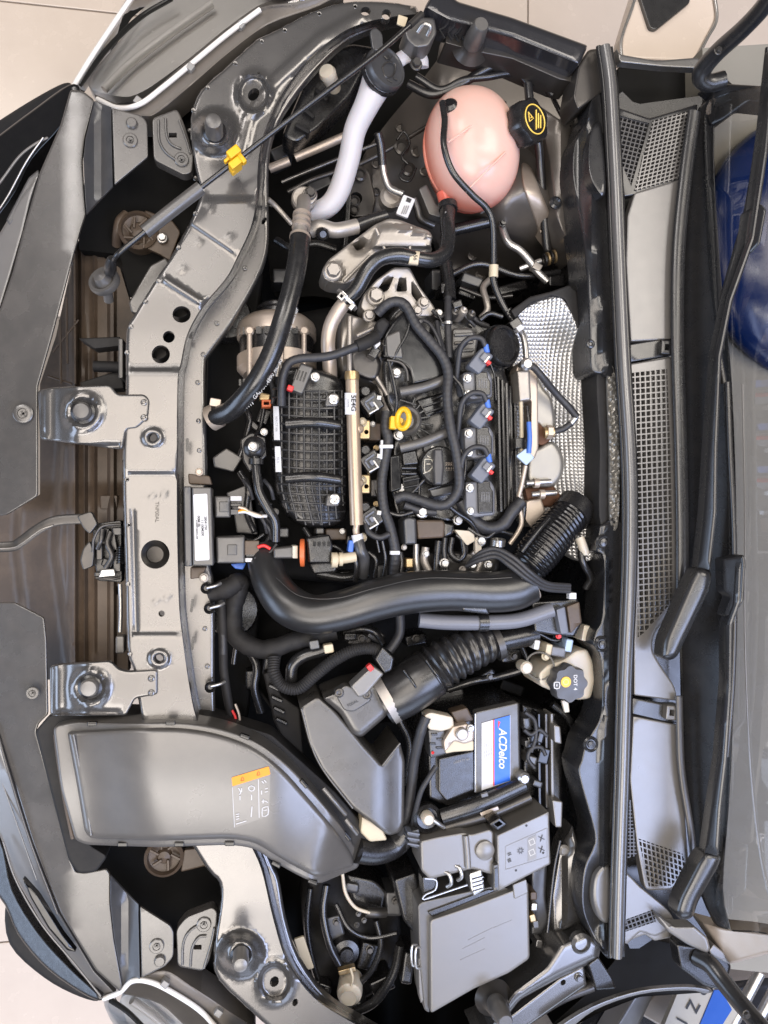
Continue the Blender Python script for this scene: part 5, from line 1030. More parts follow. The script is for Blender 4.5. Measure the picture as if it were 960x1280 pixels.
VC = fil([(486, 392), (500, 380), (520, 382), (560, 402), (600, 398), (622, 415), (632, 470), (640, 490), (646, 640), (632, 656), (560, 652), (496, 648), (486, 600), (494, 545), (482, 500), (478, 460)], 8)
sheet('cover', VC, 0, 'black', t, thick=0.10, rnd=5, step=8, zf=lambda x, y: -0.022 + 0.004 * np.cos(x * 0.13) * np.cos(y * .09))
pc = sheet('front_panel', fil([(492, 400), (505, 388), (516, 392), (552, 446), (556, 470), (544, 476), (515, 482), (510, 460), (494, 452), (478, 444), (480, 418)], 5), 0.004, 'black_gloss', t, thick=0.03, rnd=4, step=10)
for y in (433, 446): tube('groove', [(480, y - 1, 0.004), (500, y, 0.0045)], 1.0, 'black', pc, 2, 6)
sheet('brown_patch', fil([(482, 420), (500, 412), (504, 448), (484, 446)], 4), 0.0065, 'grey_dark', pc, thick=0.004, rnd=2, step=14)
tube('bright_lip', [(484, 450, 0.004), (500, 453, 0.006), (508, 462, 0.006), (510, 476, 0.005)], 1.8, 'steel_dark', pc, 6, 8)
for (a, b, c_) in (((500, 490), (530, 484), (560, 473)), ((500, 560), (528, 553), (558, 541))):
    tube('ridge', [(a[0], a[1], 0.004), (b[0], b[1], 0.008), (c_[0], c_[1], 0.006)], 6, 'grey_dark', t, 6, 12)
for a, b in (((552, 440), (546, 476)), ((556, 541), (570, 556)), ((502, 585), (520, 585)), ((502, 592), (520, 592)), ((535, 612), (562, 604)), ((512, 620), (530, 600)), ((560, 480), (575, 470)), ((500, 640), (545, 642)), ((540, 500), (556, 492)), ((524, 640), (524, 606))): tube('rib', [(a[0], a[1], -0.010), (b[0], b[1], -0.010)], 2.4, 'black', t, 4, 8)
for k in range(8):
    a = math.radians(-70 + k * 20); tube('fan_rib', [(508 + 16 * math.cos(a), 526 + 16 * math.sin(a), -0.012), (508 + (30 + (k % 3) * 4) * math.cos(a), 526 + (30 + (k % 3) * 4) * math.sin(a), -0.012)], 1.4, 'black_gloss', t, 3, 6)
lathe('collar', 507, 526, -0.016, [(19, 0), (19, 0.008), (16, 0.012), (13, 0.010), (10, 0.002), (0, 0.002)], 'grey_dark', t, 28)
for x, y, r in ((495, 466, 7), (498, 544, 7), (528, 640, 9), (500, 611, 7), (514, 571, 5)): bolt(x, y, -0.012, r, t, 'alu_bright')
sheet('panel', fil([(487, 570), (500, 568), (502, 612), (488, 616)], 3), 0.002, 'black_gloss', t, thick=0.02, rnd=2, step=14)
for k in range(5): sheet('side_rail', fil([(621 + k * 5.2, 470 + k * 4), (624.5 + k * 5.2, 470 + k * 4), (628.5 + k * 5, 640 - k * 3), (625 + k * 5, 640 - k * 3)], 1), -0.004 - k * 0.006, 'black_gloss' if k % 2 else 'black', t, thick=0.02, rnd=1, step=30)
# oil cap
t = thing('oil_cap', 'black oil filler cap with raised grip bar', 'oil cap', 548, 583, -0.01)
lathe('disc', 548, 583, -0.006, [(24, -0.01), (25, 0), (25, 0.006), (23, 0.009), (0, 0.010)], 'black', t, 36); sheet('grip', fil([(543, 561), (553, 561), (555, 583), (553, 606), (543, 606), (542, 583)], 3), 0.017, 'cowl', t, thick=0.016, rnd=3, step=6)
for pl in ([(531, 574), (540, 575), (540, 585), (531, 590), (531, 574)], [(533, 580), (538, 580)], [(529, 592), (538, 588)], [(534, 570), (538, 572)]): tube('icon_line', [(x, y, 0.0045) for x, y in pl], 0.7, 'reservoir', t, 3, 6)
for k in range(4): text('OIL  4 1', 558 + k * 3, 583, 0.0045, 2.2, 90, 'alu_warm', t, 'print')
# dipstick
t = thing('dipstick', 'bright yellow oil dipstick ring handle', 'dipstick', 503, 525, 0.0)
RG = [(504 + 7.2 * math.cos(a) * math.cos(.1) - 12 * math.sin(a) * math.sin(.1), 523.5 + 7.2 * math.cos(a) * math.sin(.1) + 12 * math.sin(a) * math.cos(.1), 0.028 + 0.006 * math.cos(a)) for a in [i * math.pi / 12 for i in range(25)]]
tube('ring', RG, 3.6, 'yellow', t, 2, 12); sheet('tab', rect(492.5, 528, 9, 16, 4, 1.5), 0.022, 'yellow', t, thick=0.012, rnd=1.2, step=8); tube('stem', [(500, 526, 0.022), (502, 527, 0.0), (504, 528, -0.02)], 4, 'yellow', t, 4, 10)
# ignition coils
for i, (y0, lab) in enumerate(((464, 'ignition coil nearest the round black pump'), (533, 'middle ignition coil'), (601, 'ignition coil nearest the wrapped harness bend'))):
    x0 = 593 + i * 1.6; t = thing('ignition_coil', 'grey ' + lab + ' with black ribbed plate', 'ignition coil', x0, y0 + 15, 0.0, 'ignition coils')
    h = 30 + i * 5
    sheet('body', fil([(x0 - 15, y0 + 2), (x0 + 16, y0 - 1), (x0 + 22, y0 + 8), (x0 + 22, y0 + h + 3), (x0 - 4, y0 + h + 6), (x0 - 14, y0 + h - 4)], 4), 0.020, 'coil', t, thick=0.05, rnd=3, step=9)
    pt = sheet('plate', fil([(x0 + 1, y0 + 1), (x0 + 16, y0 + 1), (x0 + 17, y0 + 9), (x0 + 20, y0 + 13), (x0 + 20, y0 + h), (x0 + 2, y0 + h + 1)], 2), 0.026, 'black', t, thick=0.008, rnd=1.2, step=14)
    for k in range(4): text('2140000|5', x0 + 6 + k * 3, y0 + h * .5, 0.0263, 2.0, 90, 'ink_grey', pt, 'print')
    bolt(x0 - 9, y0 + 9, 0.021, 6, t, 'alu_bright'); bolt(x0 - 8, y0 + h - 2, 0.0205, 5, t, 'alu_bright')
    cx, cy = x0 + 10, y0 - 13
    c_ = sheet('connector', rect(cx - 2, cy, 18, 29, 38, 3), 0.034, 'connector', t, thick=0.02, rnd=2, step=9); sheet('connector_top', rect(cx + 3, cy - 5, 9, 10, 38, 2), 0.040, 'coil', c_, thick=0.01, rnd=1.5, step=9)
    sheet('red_lock', rect(cx + 8, cy + 2, 6, 4.5, 38, 1), 0.040, 'red', c_, thick=0.01, rnd=1, step=9); sheet('clip', rect(cx + 6, cy - 2, 3, 10, 38, 1), 0.0415, 'alu_bright', c_, thick=0.006, rnd=.7, step=9)
    tube('blue_boot', [(cx + 6, cy - 10, 0.034), (cx + 4, cy - 20, 0.034)], 3.6, 'blue_tape', c_, 4, 10)
    tube('wire_loop', [(cx + 4, cy - 18, 0.034), (cx - 2, cy - 28, 0.036), (cx - 16, cy - 28, 0.034), (cx - 27, cy - 16, 0.028), (cx - 31, cy + 10, 0.02), (cx - 33, cy + 28, 0.01)], 3.4, 'tape', t, 8, 10)
# ================================================================== heat shield and turbo side
def weave(name):
    m = M(name, (0.58, 0.575, 0.57), 0.40, 0.8, 0.08, 0, scale=16); nt = m.node_tree; n = nt.nodes; L = nt.links; b = n['Principled BSDF']
    tc = n.new('ShaderNodeTexCoord'); nz = n.new('ShaderNodeTexNoise'); nz.inputs['Scale'].default_value = 9
    ad = n.new('ShaderNodeVectorMath'); ad.operation = 'MULTIPLY_ADD'; ad.inputs[1].default_value = (0.004, 0.004, 0.0)
    L.new(tc.outputs['Object'], nz.inputs['Vector']); L.new(nz.outputs['Color'], ad.inputs[0]); L.new(tc.outputs['Object'], ad.inputs[2])
    mp = n.new('ShaderNodeVectorMath'); mp.operation = 'SCALE'; mp.inputs['Scale'].default_value = math.pi / 0.0056
    L.new(ad.outputs[0], mp.inputs[0]); sp = n.new('ShaderNodeSeparateXYZ'); L.new(mp.outputs[0], sp.inputs[0])
    def sn(o):
        q = n.new('ShaderNodeMath'); q.operation = 'SINE'; L.new(o, q.inputs[0]); q2 = n.new('ShaderNodeMath'); q2.operation = 'ABSOLUTE'; L.new(q.outputs[0], q2.inputs[0]); return q2.outputs[0]
    mu = n.new('ShaderNodeMath'); mu.operation = 'MULTIPLY'; L.new(sn(sp.outputs['X']), mu.inputs[0]); L.new(sn(sp.outputs['Y']), mu.inputs[1])
    bp = n.new('ShaderNodeBump'); bp.inputs['Strength'].default_value = 0.9; bp.inputs['Distance'].default_value = 0.0013
    L.new(mu.outputs[0], bp.inputs['Height']); L.new(bp.outputs[0], b.inputs['Normal'])
weave('weave')
t = thing('heat_shield', 'silver dimpled foil heat shield with black felt rim behind the engine', 'heat shield', 700, 520, -0.14)
HS = crv([(644, 398), (664, 380), (690, 370), (704, 374), (722, 408), (731, 452), (734, 500), (740, 560), (743, 630), (743, 690), (730, 702), (706, 690), (680, 655), (650, 650), (640, 560), (640, 450)], 5)
sheet('foil', HS, 0, 'weave', t, thick=0.02, rnd=3, step=6, zf=lambda x, y: -0.055 + 0.038 * sstep(670, 745, x) + 0.02 * sstep(450, 380, y) - 0.02 * np.sin((y - 400) * .012) + 0.0012 * np.sin(x * .11 + 2 * np.sin(y * .043)) * np.sin(y * .083 + x * .05), ang=70)
sheet('felt_rim', fil([(638, 388), (662, 371), (690, 364), (712, 356), (721, 364), (725, 404), (735, 450), (738, 470), (746, 560), (748, 690), (743, 690), (740, 560), (733, 470), (724, 414), (706, 374), (690, 369), (664, 379), (644, 398)], 3), -0.012, 'black_rough', t, thick=0.02, rnd=2, step=9)
t = thing('exhaust_cover', 'dull metal exhaust cover plates over the foil heat shield', 'exhaust cover', 680, 560, -0.08)
sheet('plate', crv([(668, 470), (680, 486), (690, 500), (694, 530), (690, 548), (676, 532), (668, 520)], 4), -0.035, 'foil_dull', t, thick=0.02, rnd=4, step=7)
sheet('plate', crv([(662, 568), (676, 558), (690, 552), (700, 562), (705, 578), (702, 596), (690, 608), (672, 608), (660, 600)], 4), -0.034, 'foil_dull', t, thick=0.03, rnd=5, step=7)
sheet('dark_port', crv([(672, 522), (684, 530), (690, 545), (680, 556), (672, 552)], 4), -0.038, 'rust', t, thick=0.02, rnd=2, step=9)
sheet('lower_port', fil([(655, 610), (690, 606), (704, 622), (690, 634), (660, 632)], 4), -0.05, 'rust', t, thick=0.03, rnd=3, step=9)
for x, y in ((668, 604), (675, 618)): tube('stud', [(x - 10, y, -0.03), (x + 4, y - 1, -0.028), (x + 20, y - 2, -0.03)], 3.5, 'steel', t, 4, 10); ring('nut', x + 2, y, -0.028, 3, 3, 0.008, 'alu_warm', t, (1, 0, 0))
sheet('flange', fil([(658, 626), (676, 622), (682, 640), (664, 660), (656, 650)], 3), -0.04, 'alu_warm', t, thick=0.03, rnd=2, step=10)
t = thing('turbo_bracket', 'tan metal bracket standing along the right edge of the valve cover', 'bracket', 662, 510, -0.03)
sheet('strip', fil([(645, 462), (650, 452), (672, 454), (673, 560), (668, 574), (662, 574), (664, 500), (648, 500)], 3), -0.012, 'alu_warm', t, thick=0.03, rnd=2, step=10)
sheet('block', fil([(646, 463), (662, 463), (664, 500), (649, 502)], 3), 0.0, 'alu', t, thick=0.03, rnd=3, step=9); lathe('knob', 657, 456, 0.0, [(7, -.01), (8, 0), (8, .006), (5, .01), (0, .01)], 'steel', t, 16)
tube('upright', [(651, 502, -0.01), (652, 535, -0.01), (652, 570, -0.01)], 2.5, 'cream', t, 4, 8)
tag(tube('steel_line', [(648, 410, -0.03), (654, 420, -0.022), (657, 436, -0.018), (658, 454, -0.015)], 4, 'steel', None, 6, 12), 'short steel line entering the tan bracket top', 'pipe')
t = thing('oxygen_sensor', 'grey sheathed sensor lead over the foil shield', 'sensor', 710, 510, -0.05)
tube('sheath', [(660, 456, 0.002), (668, 460, 0.004), (680, 474, 0.0), (695, 492, -0.01), (710, 508, -0.014), (721, 521, -0.016)], 4.6, 'tape', t, 8, 12, lump=0.04)
tube('crimp', [(721, 520, -0.016), (714, 529, -0.02)], 4, 'alu_bright', t, 4, 10); tube('lead', [(714, 529, -0.02), (704, 536, -0.024), (690, 540, -0.026)], 4, 'tape', t, 6, 12)
tube('body', [(692, 540, -0.026), (680, 541, -0.028)], 7, 'brass', t, 4, 14); ring('hex', 686, 540, -0.027, 5, 4, 0.008, 'alu_warm', t, (1, 0, 0), 6)
t = thing('blue_wire', 'blue sleeved wire with pale blue tag beside the exhaust cover', 'wire', 661, 550, -0.01)
tube('sleeve', [(661, 528, 0.002), (662, 548, 0.006), (661, 566, 0.004)], 3.2, 'blue_tape', t, 6, 10); tube('dark_lead', [(659, 508, -0.004), (660, 520, 0.0), (661, 530, 0.002)], 2.2, 'black', t, 4, 8)
sheet('tag', fil([(645, 570), (658, 560), (668, 572), (658, 582)], 2), 0.004, 'blue_pale', t, thick=0.003, rnd=1, step=12); sheet('holder', rect(651, 554, 14, 14, 0, 2), -0.006, 'black', t, thick=0.02, rnd=1.5, step=12)
for lab, pts, r, m_ in (('thin steel tube below the pale blue tag', [(657, 582, 0.0), (652, 606, -0.004), (648, 626, -0.008), (652, 650, -0.01), (648, 664, -0.012), (637, 680, -0.014)], 3, 'alu_warm'),
                        ('black wrapped cable at the lower right corner of the valve cover', [(575, 625, 0.0), (590, 648, -0.004), (608, 660, -0.006), (628, 656, -0.006), (640, 640, -0.004), (652, 626, -0.004)], 8, 'tape'),
                        ('thin black tube beside the bellows', [(655, 628, -0.012), (654, 645, -0.015), (650, 665, -0.02)], 3.5, 'black')):
    tag(tube('line', pts, r, m_, None, 8, 12, lump=0.05 if m_ == 'tape' else 0), lab, 'pipe' if m_ != 'tape' else 'cable')
# vacuum pump disc
t = thing('vacuum_pump', 'round black pump cover disc at the corner of the valve cover', 'pump', 627, 433, -0.05)
VA = (0.42, 0.05, 0.9)
lathe('drum', 623, 434, -0.012, [(25, -0.05), (26, 0), (26, 0.012), (24, 0.016), (21.5, 0.016), (20.5, 0.011), (0, 0.012)], 'black', t, 40, VA); ring('rim', 624, 434, 0.0, 26, 1.6, 0.005, 'black_gloss', t, VA)
# ================================================================== bellows, charge pipe
t = thing('turbo_bellows', 'glossy black ribbed turbo inlet bellows', 'bellows', 688, 680, -0.06)
tube('bellows', [(714, 642, -0.02, 23), (702, 656, -0.010, 25), (688, 672, 0.0, 27), (672, 692, 0.008, 27), (656, 712, 0.012, 25)], 25, 'black_gloss', t, 8, 28, rib=(5.2, 1.8))
tube('cuff', [(722, 632, -0.026), (712, 645, -0.018)], 25, 'black', t, 4, 28); tube('spine', [(686, 648, 0.020), (672, 664, 0.028), (652, 690, 0.030)], 3, 'black', t, 6, 8); tube('spine', [(696, 660, 0.022), (682, 678, 0.032), (668, 694, 0.036)], 2.5, 'black', t, 6, 8)
t = thing('charge_pipe', 'large smooth black charge air pipe sweeping across below the engine', 'air pipe', 450, 765, -0.05)
CP = [(330, 690, -0.05, 20), (334, 712, -0.03, 21), (343, 735, -0.012, 22), (362, 757, 0.004, 24), (392, 768, 0.015, 23), (430, 762, 0.022, 23.5), (470, 750, 0.028, 24.5), (510, 741, 0.030, 25), (560, 738, 0.030, 24), (610, 740, 0.028, 24), (640, 737, 0.025, 25), (658, 728, 0.022, 26)]
tube('pipe', [(x, y, z, r + 1.5) for x, y, z, r in CP], 24, 'pipe_black', t, 10, 36)
tube('mould_seam', [(345, 722, 0.014), (375, 745, 0.036), (420, 748, 0.049), (470, 735, 0.056), (530, 723, 0.055), (600, 724, 0.052), (640, 722, 0.050)], 0.5, 'pipe_black', t, 8, 6)
ring('clamp', 655, 727, 0.022, 26, 1.6, 0.014, 'alu_warm', t, (0.85, 0.52, 0.05)); sheet('clamp_tag', fil([(640, 702), (650, 700), (668, 716), (662, 722)], 2), 0.050, 'paper', t, thick=0.002, rnd=.8, step=10); text('<PP', 650, 708, 0.0503, 4, 38, 'ink', t, 'print')
for y in (0,): sheet('rest', fil([(575, 752), (610, 758), (612, 768), (578, 764)], 3), 0.048, 'hose', t, thick=0.01, rnd=3, step=10)
t = thing('cable_bundle', 'grey ribbon of three parallel cables arching over the charge pipe end', 'cable', 640, 705, 0.03)
for k, (dx, dy) in enumerate(((0, 0), (-2.5, 5), (-5, 10))):
    tube('cable', [(588 + dx, 702 + dy * .6, 0.02), (602 + dx * .5, 690 + dy, 0.035), (620, 686 + dy, 0.045), (642 + dx, 697 + dy, 0.055), (664 + dx, 716 + dy * .8, 0.056), (684 + dx * .5, 729 + dy * .7, 0.045), (712, 732 + dy * .7, 0.03)], 3, 'tape', t, 8, 10)
tag(tube('wrapped_duct', [(262, 742, -0.06), (285, 735, -0.055), (300, 728, -0.06), (292, 760, -0.07), (295, 795, -0.06), (330, 812, -0.045), (372, 800, -0.035), (420, 788, -0.03)], 12, 'black_rough', None, 8, 14, lump=0.06), 'black wrapped cable duct behind the beam under the charge pipe', 'cable duct')
# ================================================================== air hose, sensor, airbox
t = thing('air_hose', 'black corrugated intake air hose with worm clamp', 'air hose', 560, 820, -0.05)
tube('smooth_end', [(480, 876, -0.005, 30), (500, 866, 0.0, 32), (522, 852, 0.004, 32), (540, 840, 0.004, 31)], 31, 'rubber', t, 8, 30)
tube('bellows', [(538, 841, 0.004, 32), (556, 828, 0.004, 31), (580, 815, 0.002, 29), (604, 806, -0.004, 25), (620, 802, -0.008, 21)], 30, 'rubber', t, 8, 30, rib=(11.5, 4.5))
for dx in (0, 28): tube('web', [(505 + dx, 838 - dx * .45, 0.030), (518 + dx, 856 - dx * .45, 0.040), (530 + dx * 1.1, 880 - dx * .8, 0.022)], 1.8, 'black', t, 6, 8)
ring('end_clamp', 621, 803, -0.008, 20, 2, 0.010, 'steel_dark', t, (0.95, 0.3, 0)); tube('neck', [(618, 803, -0.01), (640, 798, -0.014), (668, 792, -0.02)], 14, 'black', t, 6, 20)
ring('worm_clamp', 484, 873, -0.004, 31, 1.6, 0.014, 'alu', t, (0.86, 0.5, 0.05)); sheet('clamp_screw', rect(506, 888, 16, 9, -30, 2), 0.012, 'steel', t, thick=0.012, rnd=1.5, step=12); lathe('screw_head', 509, 890, 0.008, [(5, 0), (5, .006), (3, .007), (0, .007)], 'alu_bright', t, 12, (0.7, -0.6, 0.3))
t = thing('airflow_sensor', 'grey airflow sensor with plug on the intake neck', 'sensor', 450, 860, -0.01)
sheet('flange', fil([(418, 866), (432, 856), (462, 868), (464, 876), (442, 890), (430, 888)], 4), 0.022, 'grey_dark', t, thick=0.02, rnd=2, step=12); sheet('plug', fil([(438, 858), (466, 832), (480, 842), (458, 868), (448, 872)], 3), 0.032, 'grey_plastic', t, thick=0.025, rnd=2.5, step=10)
sheet('red_lock', rect(463, 835, 7, 8, -40, 1.5), 0.038, 'red', t, thick=0.01, rnd=1, step=12); sheet('back_shell', fil([(468, 824), (478, 808), (493, 822), (490, 838), (480, 842)], 3), 0.028, 'black', t, thick=0.03, rnd=2.5, step=10)
bolt(424, 866, 0.022, 6, t, 'steel_dark', hexa=False); bolt(459, 868, 0.023, 6, t, 'steel_dark', hexa=False); text('F00AL', 441, 879, 0.0225, 4, -28, 'ink', t, 'print')
t = thing('air_filter_box', 'dark grey plastic air filter box between duct and battery', 'air filter box', 440, 940, -0.08)
sheet('lid', fil([(375, 884), (397, 870), (420, 890), (455, 932), (478, 957), (500, 928), (506, 950), (505, 1030), (500, 1040), (486, 1045), (440, 1010), (402, 962), (386, 930)], 5), 0, 'duct_dark', t, thick=0.10, rnd=4, step=9, zf=lambda x, y: 0.004 - 0.012 * sstep(470, 505, x))
sheet('neck', fil([(402, 872), (430, 860), (478, 850), (494, 880), (482, 896), (452, 922), (440, 918), (425, 892)], 6), 0.010, 'duct_dark', t, thick=0.08, rnd=8, step=8)
tube('bright_edge', [(377, 886, 0.002), (388, 928, 0.002), (404, 962, 0.002), (441, 1010, 0.002)], 1.6, 'duct_dark', t, 8, 8); tube('rim', [(478, 957, 0.003), (488, 944, 0.003), (500, 929, 0.003)], 1.6, 'duct_dark', t, 4, 8)
sheet('base', fil([(329, 842), (340, 838), (352, 870), (375, 885), (380, 950), (360, 940), (342, 900)], 3), -0.09, 'black_rough', t, thick=0.1, rnd=3, step=12)
for k in range(4): sheet('base_rib', rect(343 + k * 3, 860 + k * 14, 15, 4, 25, 1), -0.08, 'black', t, thick=0.02, rnd=1, step=12)
# hoses around airbox
for lab, nm, pts, r, m_, rib in (('black corrugated wiring conduit curling above the filter box', 'conduit', [(342, 822, -0.03), (343, 842, -0.02), (354, 858, -0.015), (374, 860, -0.01), (396, 842, 0.0), (420, 824, 0.008), (446, 812, 0.010), (470, 812, 0.012), (486, 826, 0.014)], 8, 'black_rough', (3.2, 0.9)),
                            ('short black elbow hose above the filter box', 'elbow_hose', [(364, 850, -0.03), (366, 832, -0.025), (380, 820, -0.022), (408, 812, -0.02)], 7.5, 'hose', None),
                            ('grey ribbed cooling hose lying beside the corrugated air hose', 'cooling_hose', [(524, 775, 0.012), (560, 778, 0.016), (610, 778, 0.018), (650, 775, 0.02), (690, 762, 0.022)], 9.5, 'hose_grey', None),
                            ('thin grey hose dropping from the charge pipe to the air hose', 'drain_hose', [(500, 765, -0.03), (500, 790, -0.03), (492, 806, -0.028), (486, 814, -0.026)], 6, 'tape', None)):
    tag(tube(nm, pts, r, m_, None, 8, 14, rib=rib), lab, 'hose')
for x, y, lab in ((393, 806, 'small dark marked tag on the wiring above the elbow hose'), (411, 811, 'small pale end clip on the elbow hose')):
    tag(sheet('clip_tag', rect(x, y, 12, 11, -10, 2), 0.004, 'cream' if 'pale' in lab else 'grey_dark', None, thick=0.012, rnd=1.5, step=12), lab, 'clip')
ring_t = thing('hose_clip', 'black retaining strap on the grey cooling hose', 'clip', 603, 777, 0.02); ring('strap', 603, 778, 0.018, 9.5, 2, 0.014, 'black', ring_t, (1, 0, 0))
t = thing('relay_box', 'black relay box with blue-grey face right of the cooling hose', 'relay box', 705, 775, 0.0)
sheet('box', fil([(664, 752), (695, 750), (722, 748), (728, 778), (718, 796), (690, 794), (668, 790)], 3), 0.01, 'black', t, thick=0.06, rnd=3, step=12); sheet('face', fil([(695, 762), (706, 758), (711, 792), (701, 793)], 2), 0.024, 'connector', t, thick=0.02, rnd=1.5, step=12); sheet('side', fil([(708, 758), (724, 752), (727, 778), (713, 792)], 2), 0.02, 'dusty', t, thick=0.03, rnd=2, step=12)
sheet('white_chip', rect(716, 745, 9, 8, 0, 1), 0.03, 'paper', t, thick=0.01, rnd=1, step=12)
tag(tube('breather_pipe', [(728, 682, -0.01), (726, 692, 0.0), (730, 706, 0.0), (738, 722, -0.01), (732, 735, -0.02)], 4.5, 'rubber', None, 6, 12), 'black breather pipe below the white sleeve near the cowl', 'pipe')
tag(tube('sleeve', [(724, 672, 0.0), (728, 682, 0.002), (731, 692, 0.0)], 6, 'reservoir', None, 4, 14), 'short off-white sleeve beside the bellows end', 'sleeve')
# ================================================================== brake fluid reservoir
t = thing('brake_fluid_reservoir', 'cream brake fluid reservoir with dark lobed cap', 'reservoir', 712, 850, -0.06)
sheet('tank', fil([(672, 842), (684, 830), (704, 824), (720, 812), (734, 811), (741, 828), (744, 850), (738, 873), (722, 875), (700, 868), (674, 857)], 5), 0.0, 'reservoir', t, thick=0.07, rnd=5, step=8)
lathe('neck', 707, 852, 0.0, [(19, 0), (19, 0.010)], 'reservoir', t, 28)
cp = lathe('cap', 707, 852, 0.010, [(22, -0.006), (22.5, 0.0), (22.5, 0.014), (21, 0.018), (0, 0.0185)], 'cowl', t, 64, None, 8, 0.07)
lathe('yellow_mark', 707.5, 852.5, 0.0288, [(6.8, 0), (6.5, 0.0004), (0, 0.0005)], 'yellow', cp, 20); text('DOT 4', 719, 853, 0.0288, 4.6, 90, 'paper', cp, bold=0.02)
for pl in ([(693, 853), (699, 853), (699, 860), (693, 860), (693, 853)], [(696, 855), (696, 858)]): tube('icon_line', [(x, y, 0.0288) for x, y in pl], 0.8, 'paper', cp, 2, 6)
ring('yellow_ring', 707.5, 852.5, 0.0293, 3, 0.6, 0.0004, 'brass', cp)
sheet('pull_tab', fil([(702, 876), (710, 874), (712, 890), (706, 891)], 1.5), 0.006, 'reservoir', t, thick=0.004, rnd=1, step=12)
lathe('side_port', 657, 834, -0.01, [(7, -.02), (8, 0), (8, .004), (6, .007), (0, .007)], 'reservoir', t, 18); ring('loom_ring', 675, 832, -0.004, 16, 2, 0.006, 'black', t, (-0.4, 0, 0.9))
for (x, y, w_, h_, m_) in ((711, 807, 9, 16, 'blue_pale'), (698, 815, 18, 12, 'coil'), (735, 792, 14, 20, 'reservoir'), (686, 812, 8, 14, 'cream'), (671, 806, 7, 12, 'paper')): sheet('fitting', rect(x, y, w_, h_, 10, 2), 0.0, m_, t, thick=0.05, rnd=2, step=12)
bolt(698, 795, 0.006, 4, t, 'red'); bolt(682, 820, -0.005, 6, t, 'cream')
# ================================================================== battery
t = thing('battery', 'black car battery with blue and white sticker', 'battery', 595, 940, -0.16)
sheet('case', fil([(534, 902), (596, 891), (650, 878), (652, 975), (640, 986), (560, 1008), (536, 998)], 3), -0.022, 'black', t, zbot=-0.2, rnd=3, step=14)
tp = sheet('top_panel', fil([(594, 890), (648, 878), (650, 976), (594, 992)], 3), -0.010, 'grey_dark', t, thick=0.015, rnd=2, step=12)
tube('bright_edge', [(594, 892, -0.010), (594, 940, -0.010), (594, 990, -0.010)], 1.2, 'steel', t, 3, 6)
st = sheet('sticker', [(602, 904), (638, 894), (638, 976), (602, 988)], -0.0088, 'paper', t, thick=0.0006, step=30); bl = sheet('blue_field', [(618, 899.5), (637.6, 894.2), (637.6, 975.8), (618, 982)], -0.0082, 'blue', t, thick=0.0005, step=30)
sheet('red_stripe', [(616.6, 900), (618, 899.5), (618, 982), (616.6, 982.6)], -0.0081, 'red', t, thick=0.0004, step=30)
text('ACDelco', 628, 935, -0.0080, 10, 90, 'paper', bl, bold=0.022, wide=0.92, shear=0.28); sheet('red_mark', [(622.5, 901), (625.5, 902.5), (622.5, 911)], -0.0079, 'red', bl, thick=0.0003, step=30)
for k in range(5): text('BATERIA 12V 60Ah 500A  ' [k * 2:] + 'CCA', 606 + k * 2.1, 940, -0.0084, 1.3, 90, 'ink_grey', st, 'print')
sheet('second_panel', fil([(548, 948), (593, 938), (594, 988), (558, 1002), (548, 990)], 3), -0.012, 'black', t, thick=0.012, rnd=2, step=12); text('LIBERTY 60', 577, 951, -0.0115, 3, -10, 'ink_grey', t, 'print')
t = thing('battery_clamp', 'pale metal battery terminal clamp with cable lug', 'clamp', 570, 915, 0.0)
sheet('lug', fil([(530, 894), (538, 890), (566, 896), (568, 910), (552, 914), (536, 912)], 3), 0.010, 'reservoir', t, thick=0.02, rnd=2, step=10); sheet('clamp', fil([(566, 908), (584, 904), (593, 914), (592, 926), (580, 930), (568, 926), (556, 940), (554, 926)], 3), 0.014, 'alu_warm', t, thick=0.025, rnd=2.5, step=9)
lathe('terminal_post', 576, 916, 0.012, [(8, 0), (8, 0.008), (6.5, 0.010), (0, 0.010)], 'alu', t, 20); sheet('flap', fil([(555, 928), (568, 922), (592, 926), (592, 938), (566, 940), (557, 942)], 2), 0.008, 'cream', t, thick=0.006, rnd=1.5, step=10); bolt(588, 910, 0.016, 5, t, 'alu_bright')
sheet('module', fil([(535, 912), (556, 912), (558, 942), (538, 948)], 2), 0.004, 'facet', t, thick=0.03, rnd=2, step=12)
for x, y in ((543, 918), (550, 924), (541, 930), (549, 935)): sheet('module_rib', rect(x, y, 8, 2.5, 0, .8), 0.0065, 'black', t, thick=0.004, rnd=.8, step=12)
lathe('red_dot', 541, 941, 0.006, [(2, 0), (0, .002)], 'red', t, 10); sheet('backing', fil([(563, 890), (584, 884), (592, 900), (572, 906)], 3), 0.0, 'dusty', t, thick=0.02, rnd=2, step=12)
tag(tube('battery_cable', [(533, 896, 0.006), (526, 915, 0.004), (518, 950, -0.01), (514, 985, -0.02), (508, 1020, -0.03), (496, 1050, -0.045), (470, 1066, -0.06)], 6.5, 'tape', None, 8, 12, lump=0.05), 'grey wrapped battery cable along the left side of the battery', 'cable')
tag(tube('battery_cable', [(545, 958, 0.0), (536, 972, 0.004), (526, 990, 0.0), (518, 1020, -0.012), (512, 1050, -0.03), (500, 1066, -0.05)], 3.5, 'tape', None, 8, 10), 'thinner grey cable beside the battery hold-down nut', 'cable')
t = thing('battery_hold_down', 'dark rounded hold-down bar across the lower end of the battery', 'hold-down', 600, 1000, -0.03)
tube('bar', [(552, 1021, -0.006), (600, 1005, 0.002), (655, 980, -0.002)], 10, 'black', t, 8, 16, flat=0.8); tube('bar', [(556, 1034, -0.02), (610, 1018, -0.016), (662, 996, -0.02)], 7, 'steel_dark', t, 8, 14)
